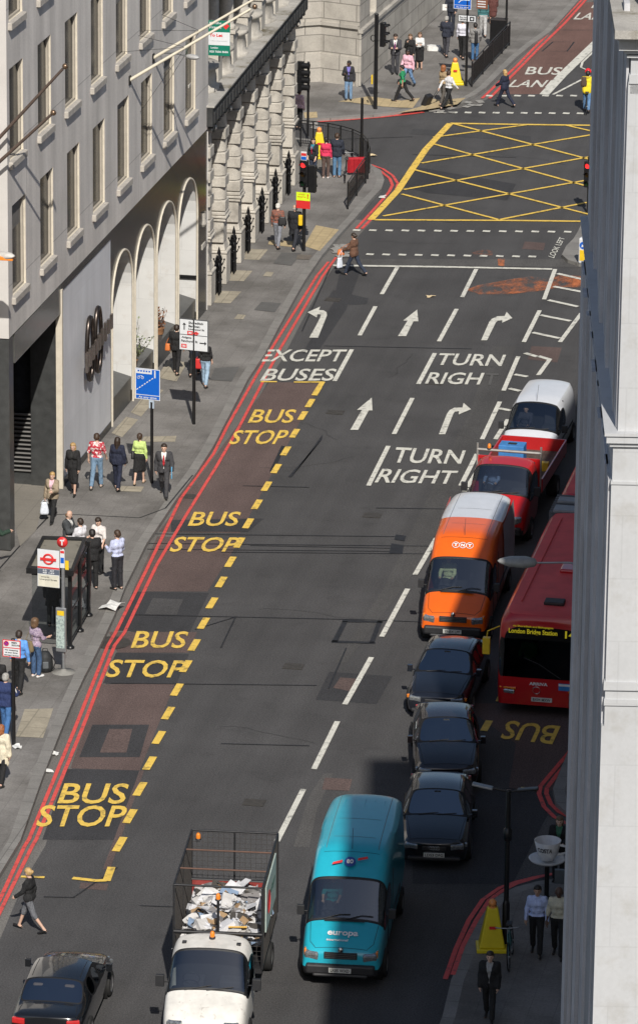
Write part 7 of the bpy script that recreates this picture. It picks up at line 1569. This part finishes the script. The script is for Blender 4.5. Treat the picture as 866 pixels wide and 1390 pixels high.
isl = MB().prism([tuple(P(*p)[:2]) for p in oi], 0, .13).build('traffic_island', KERB); tag(isl, kind='structure')
kl_ = empty('keep_left_bollard', P(792, 357, .13), R(-8), 'white keep-left bollard with a blue arrow disc and yellow panel on the traffic island', 'bollard'); q = MB(); q.box((0, 0, .48), (.36, .30, .96)); q.build('housing', SW, kl_, .05); q = MB(); q.lathe((0, -.16, .70), [(.001, 0), (.14, 0)], 20, axis='Y'); q.build('arrow_disc', SB, kl_); q = MB(); q.box((0, -.155, .32), (.26, .01, .40)); q.build('yellow_panel', SYE, kl_, .003)
a2 = MB(); cc = Vector((0, -.168, .70)); d = Vector((-.7, 0, -.7)); n_ = Vector((.7, 0, -.7)); a2.add([cc - d*.10 + n_*.02, cc - d*.10 - n_*.02, cc + d*.0 - n_*.02, cc - n_*.06 + d*.0, cc + d*.10, cc + n_*.06, cc + n_*.02], [tuple(range(7))]); a2.build('arrow', SW, kl_)
# cyclist
cyc = bicycle(P(796, 152), R(5), 'bicycle ridden by the cyclist in the yellow jacket', BLKP, 0); pc_ = P(796, 152)
r, A_ = person((pc_.x, pc_.y - .1, .0), 4, 'cyclist in yellow jacket and red helmet riding away at the right edge', h=1.76, pose='step', arms=((48, 8, 20), (48, 8, 20)), top=('jacket', (.72, .55, .02), 'long'), bot=('trousers', (.10, .20, .36)), hair='black', lean=22, seat=.98, phase=1, skin='dark')
q = MB(); hp_ = Vector((-.0, .30, 1.52)); q.lathe((0, .335, 1.66), [(.135, -.02), (.135, .02), (.11, .09), (.05, .14), (.001, .15)], 16); q.build('helmet', mat('helmet_red', (.7, .02, .03), .3), r)
bag(A_['back'] + Vector((-.14, -.02, .20)), (.26, .14, .40), mat('bag_brown', (.07, .045, .03), .7), 'brown messenger bag on the back of the cyclist', 'bag', 'messenger_bag', .1, A_['sh_r'])
# flagpoles, wall lamps, agent board on the left buildings
def flagpole(base, tip, m, label, r=.05, knob=True):
    root = empty('flagpole', base, 0, label, 'flagpole'); d = Vector(tip) - Vector(base); q = MB(); q.tube([(0, 0, 0), d*.97], [r, r*.72], 10); q.build('pole', m, root)
    if knob: q = MB(); q.sphere(tuple(d), r*1.6, 8); q.build('finial', mat('finial_brass', (.22, .15, .10), .3, .7), root)
    q = MB(); q.box((-.02, 0, 0), (.12, .2, .3)); q.build('wall_bracket', IRONB, root); return root, d
def on_x(x, y, X0):
    d = W @ np.array([x - PPX, y - PPY, FPX]); s = X0/d[0]; return Vector((X0, d[1]*s, CAMH + d[2]*s))
def pole_from(pxb, X0, pxt, reach, m, label, r=.05): b0 = on_x(*pxb, X0); t0 = on_x(*pxt, X0 + reach); return flagpole(b0, t0, m, label, r)
f1, d1 = pole_from((176, 109), GXF, (346, 9), 3.9, POLEW, 'lower of the two cream flagpoles on the grey facade', .055); f2, d2_ = pole_from((208, 79), GXF, (350, -4), 3.4, POLEW, 'upper of the two cream flagpoles on the grey facade', .055)
for f, d in ((f1, d1), (f2, d2_)):
    q = MB()
    for o_ in ((0, -1.3, 1.2), (0, 1.3, 1.2), (0, 1.6, -1.4)): q.tube([o_, d*.45], .008, 4)
    q.build('stay_wire', IRONB, f)
nb = empty('neighbour_block', (-34.3, 126, 0), 0, 'pale stone neighbour building just beyond the left edge', 'building'); MB().box((-4, 3.2, 9.5), (8, 6.3, 19)).build('wall', CONC_END, nb)
pole_from((-16, 204), -34.28, (89, 90), 2.3, POLEB, 'upper brown flagpole with a ball tip entering from the left edge', .055); pole_from((-16, 234), -34.28, (73, 153), 2.0, POLEB, 'lower brown flagpole with a ball tip entering from the left edge', .055)
def wall_lamp(base, head, label, hm, under=None, w=.62, rz=0.0):
    root = empty('wall_lamp', base, 0, label, 'street lamp'); d = Vector(head) - Vector(base); q = MB(); q.tube([(0, 0, 0), d*.5 + Vector((0, 0, .05)), d], .028, 6); q.build('arm', GALV, root); q = MB(); u_ = d.normalized()
    prof = [(.001, 0), (.10, .04), (.15, .2), (.13, .45), (.06, .60), (.001, .64)]; mb = MB(); mb.lathe((0, 0, 0), prof, 14); m_ = u_.to_track_quat('Z', 'Y').to_matrix(); S_ = Matrix.Scale(w/.62, 3)
    vs = []
    for v in mb.v: v = Vector(v); p = m_ @ (S_ @ v); p = Vector((p.x, p.y, p.z*.62)); vs.append(p + d)
    q.add(vs, mb.f, 0, True); o = q.build('lamp_head', hm, root)
    if under: q = MB(); c = d + u_*w*.55; q.box((c.x, c.y-.05, c.z-.085), (w*.62, .26, .11)); q.build('lamp_lens', under, root, .02)
    return root
LG = mat('lamp_grey', (.40, .40, .40), .5); LGd = mat('lamp_grey_dark', (.30, .30, .29), .5)
wall_lamp(on_x(218, 72, GXF), on_x(254, 76, GXF+1.1), 'small grey street lamp on a bracket below the cream flagpoles', LG)
wall_lamp(on_x(-30, 347, -34.3), on_x(-4, 346, -33.6), 'grey street lamp with an orange lens at the left edge', mat('lamp_pale', (.55, .53, .50), .5), mat('lens_orange', (.80, .25, .03), .4), w=.78)
wl = P(760, 765, 8.0); wh_ = P(729, 764, 8.0); wall_lamp(wl + Vector((.9, 0, 0)), (wh_.x, wh_.y, 8.0), 'grey street lamp hanging over the red bus from the right', LGd, w=.95)
tb = empty('letting_board', st.matrix_basis @ Vector((.26, -1.0, 9.2)), ST_RZ, 'green and white letting board fixed to the stone building', 'letting board'); MB().box((0, .06, .62), (.04, .04, 1.7)).build('post', BLKP, tb); b = board(tb, 'board', (0, 0, .62), .78, 1.25, SGR); MB().box((0, -.016, .60), (.77, .004, .46)).build('white_band', SW, b)
txt(b, 'Knight', -.12, 1.14, .42, .10, SW, y=-.02); txt(b, 'Frank', -.12, 1.00, .42, .10, SW, y=-.02)
MB().box((.24, -.018, 1.06), (.18, .004, .18), ry=.78).build('logo_mark', SRD, b); txt(b, 'To Let', -.10, .72, .46, .11, SRD, y=-.022, bold=.04); txt(b, 'Office suites available', .0, .52, .56, .035, mat('grey_text', (.3, .3, .3), .6), y=-.022, bold=0); txt(b, 'London', -.16, .28, .26, .07, SW, y=-.02); txt(b, '020 7606 8686', .0, .14, .66, .075, SW, y=-.02, bold=.03)
# small square sign at the left edge by the granite column
o = MB().box((0, 0, 0), (.26, .05, .26)).build('wall_sign', SW, None, .005, loc=on_x(0, 574, GXF - .45) + Vector((0, -.4, 0))); tag(o, 'small white square sign at the left edge on the dark column', 'sign')
for o in list(bpy.data.objects):
    if '_h' in o: del o['_h']
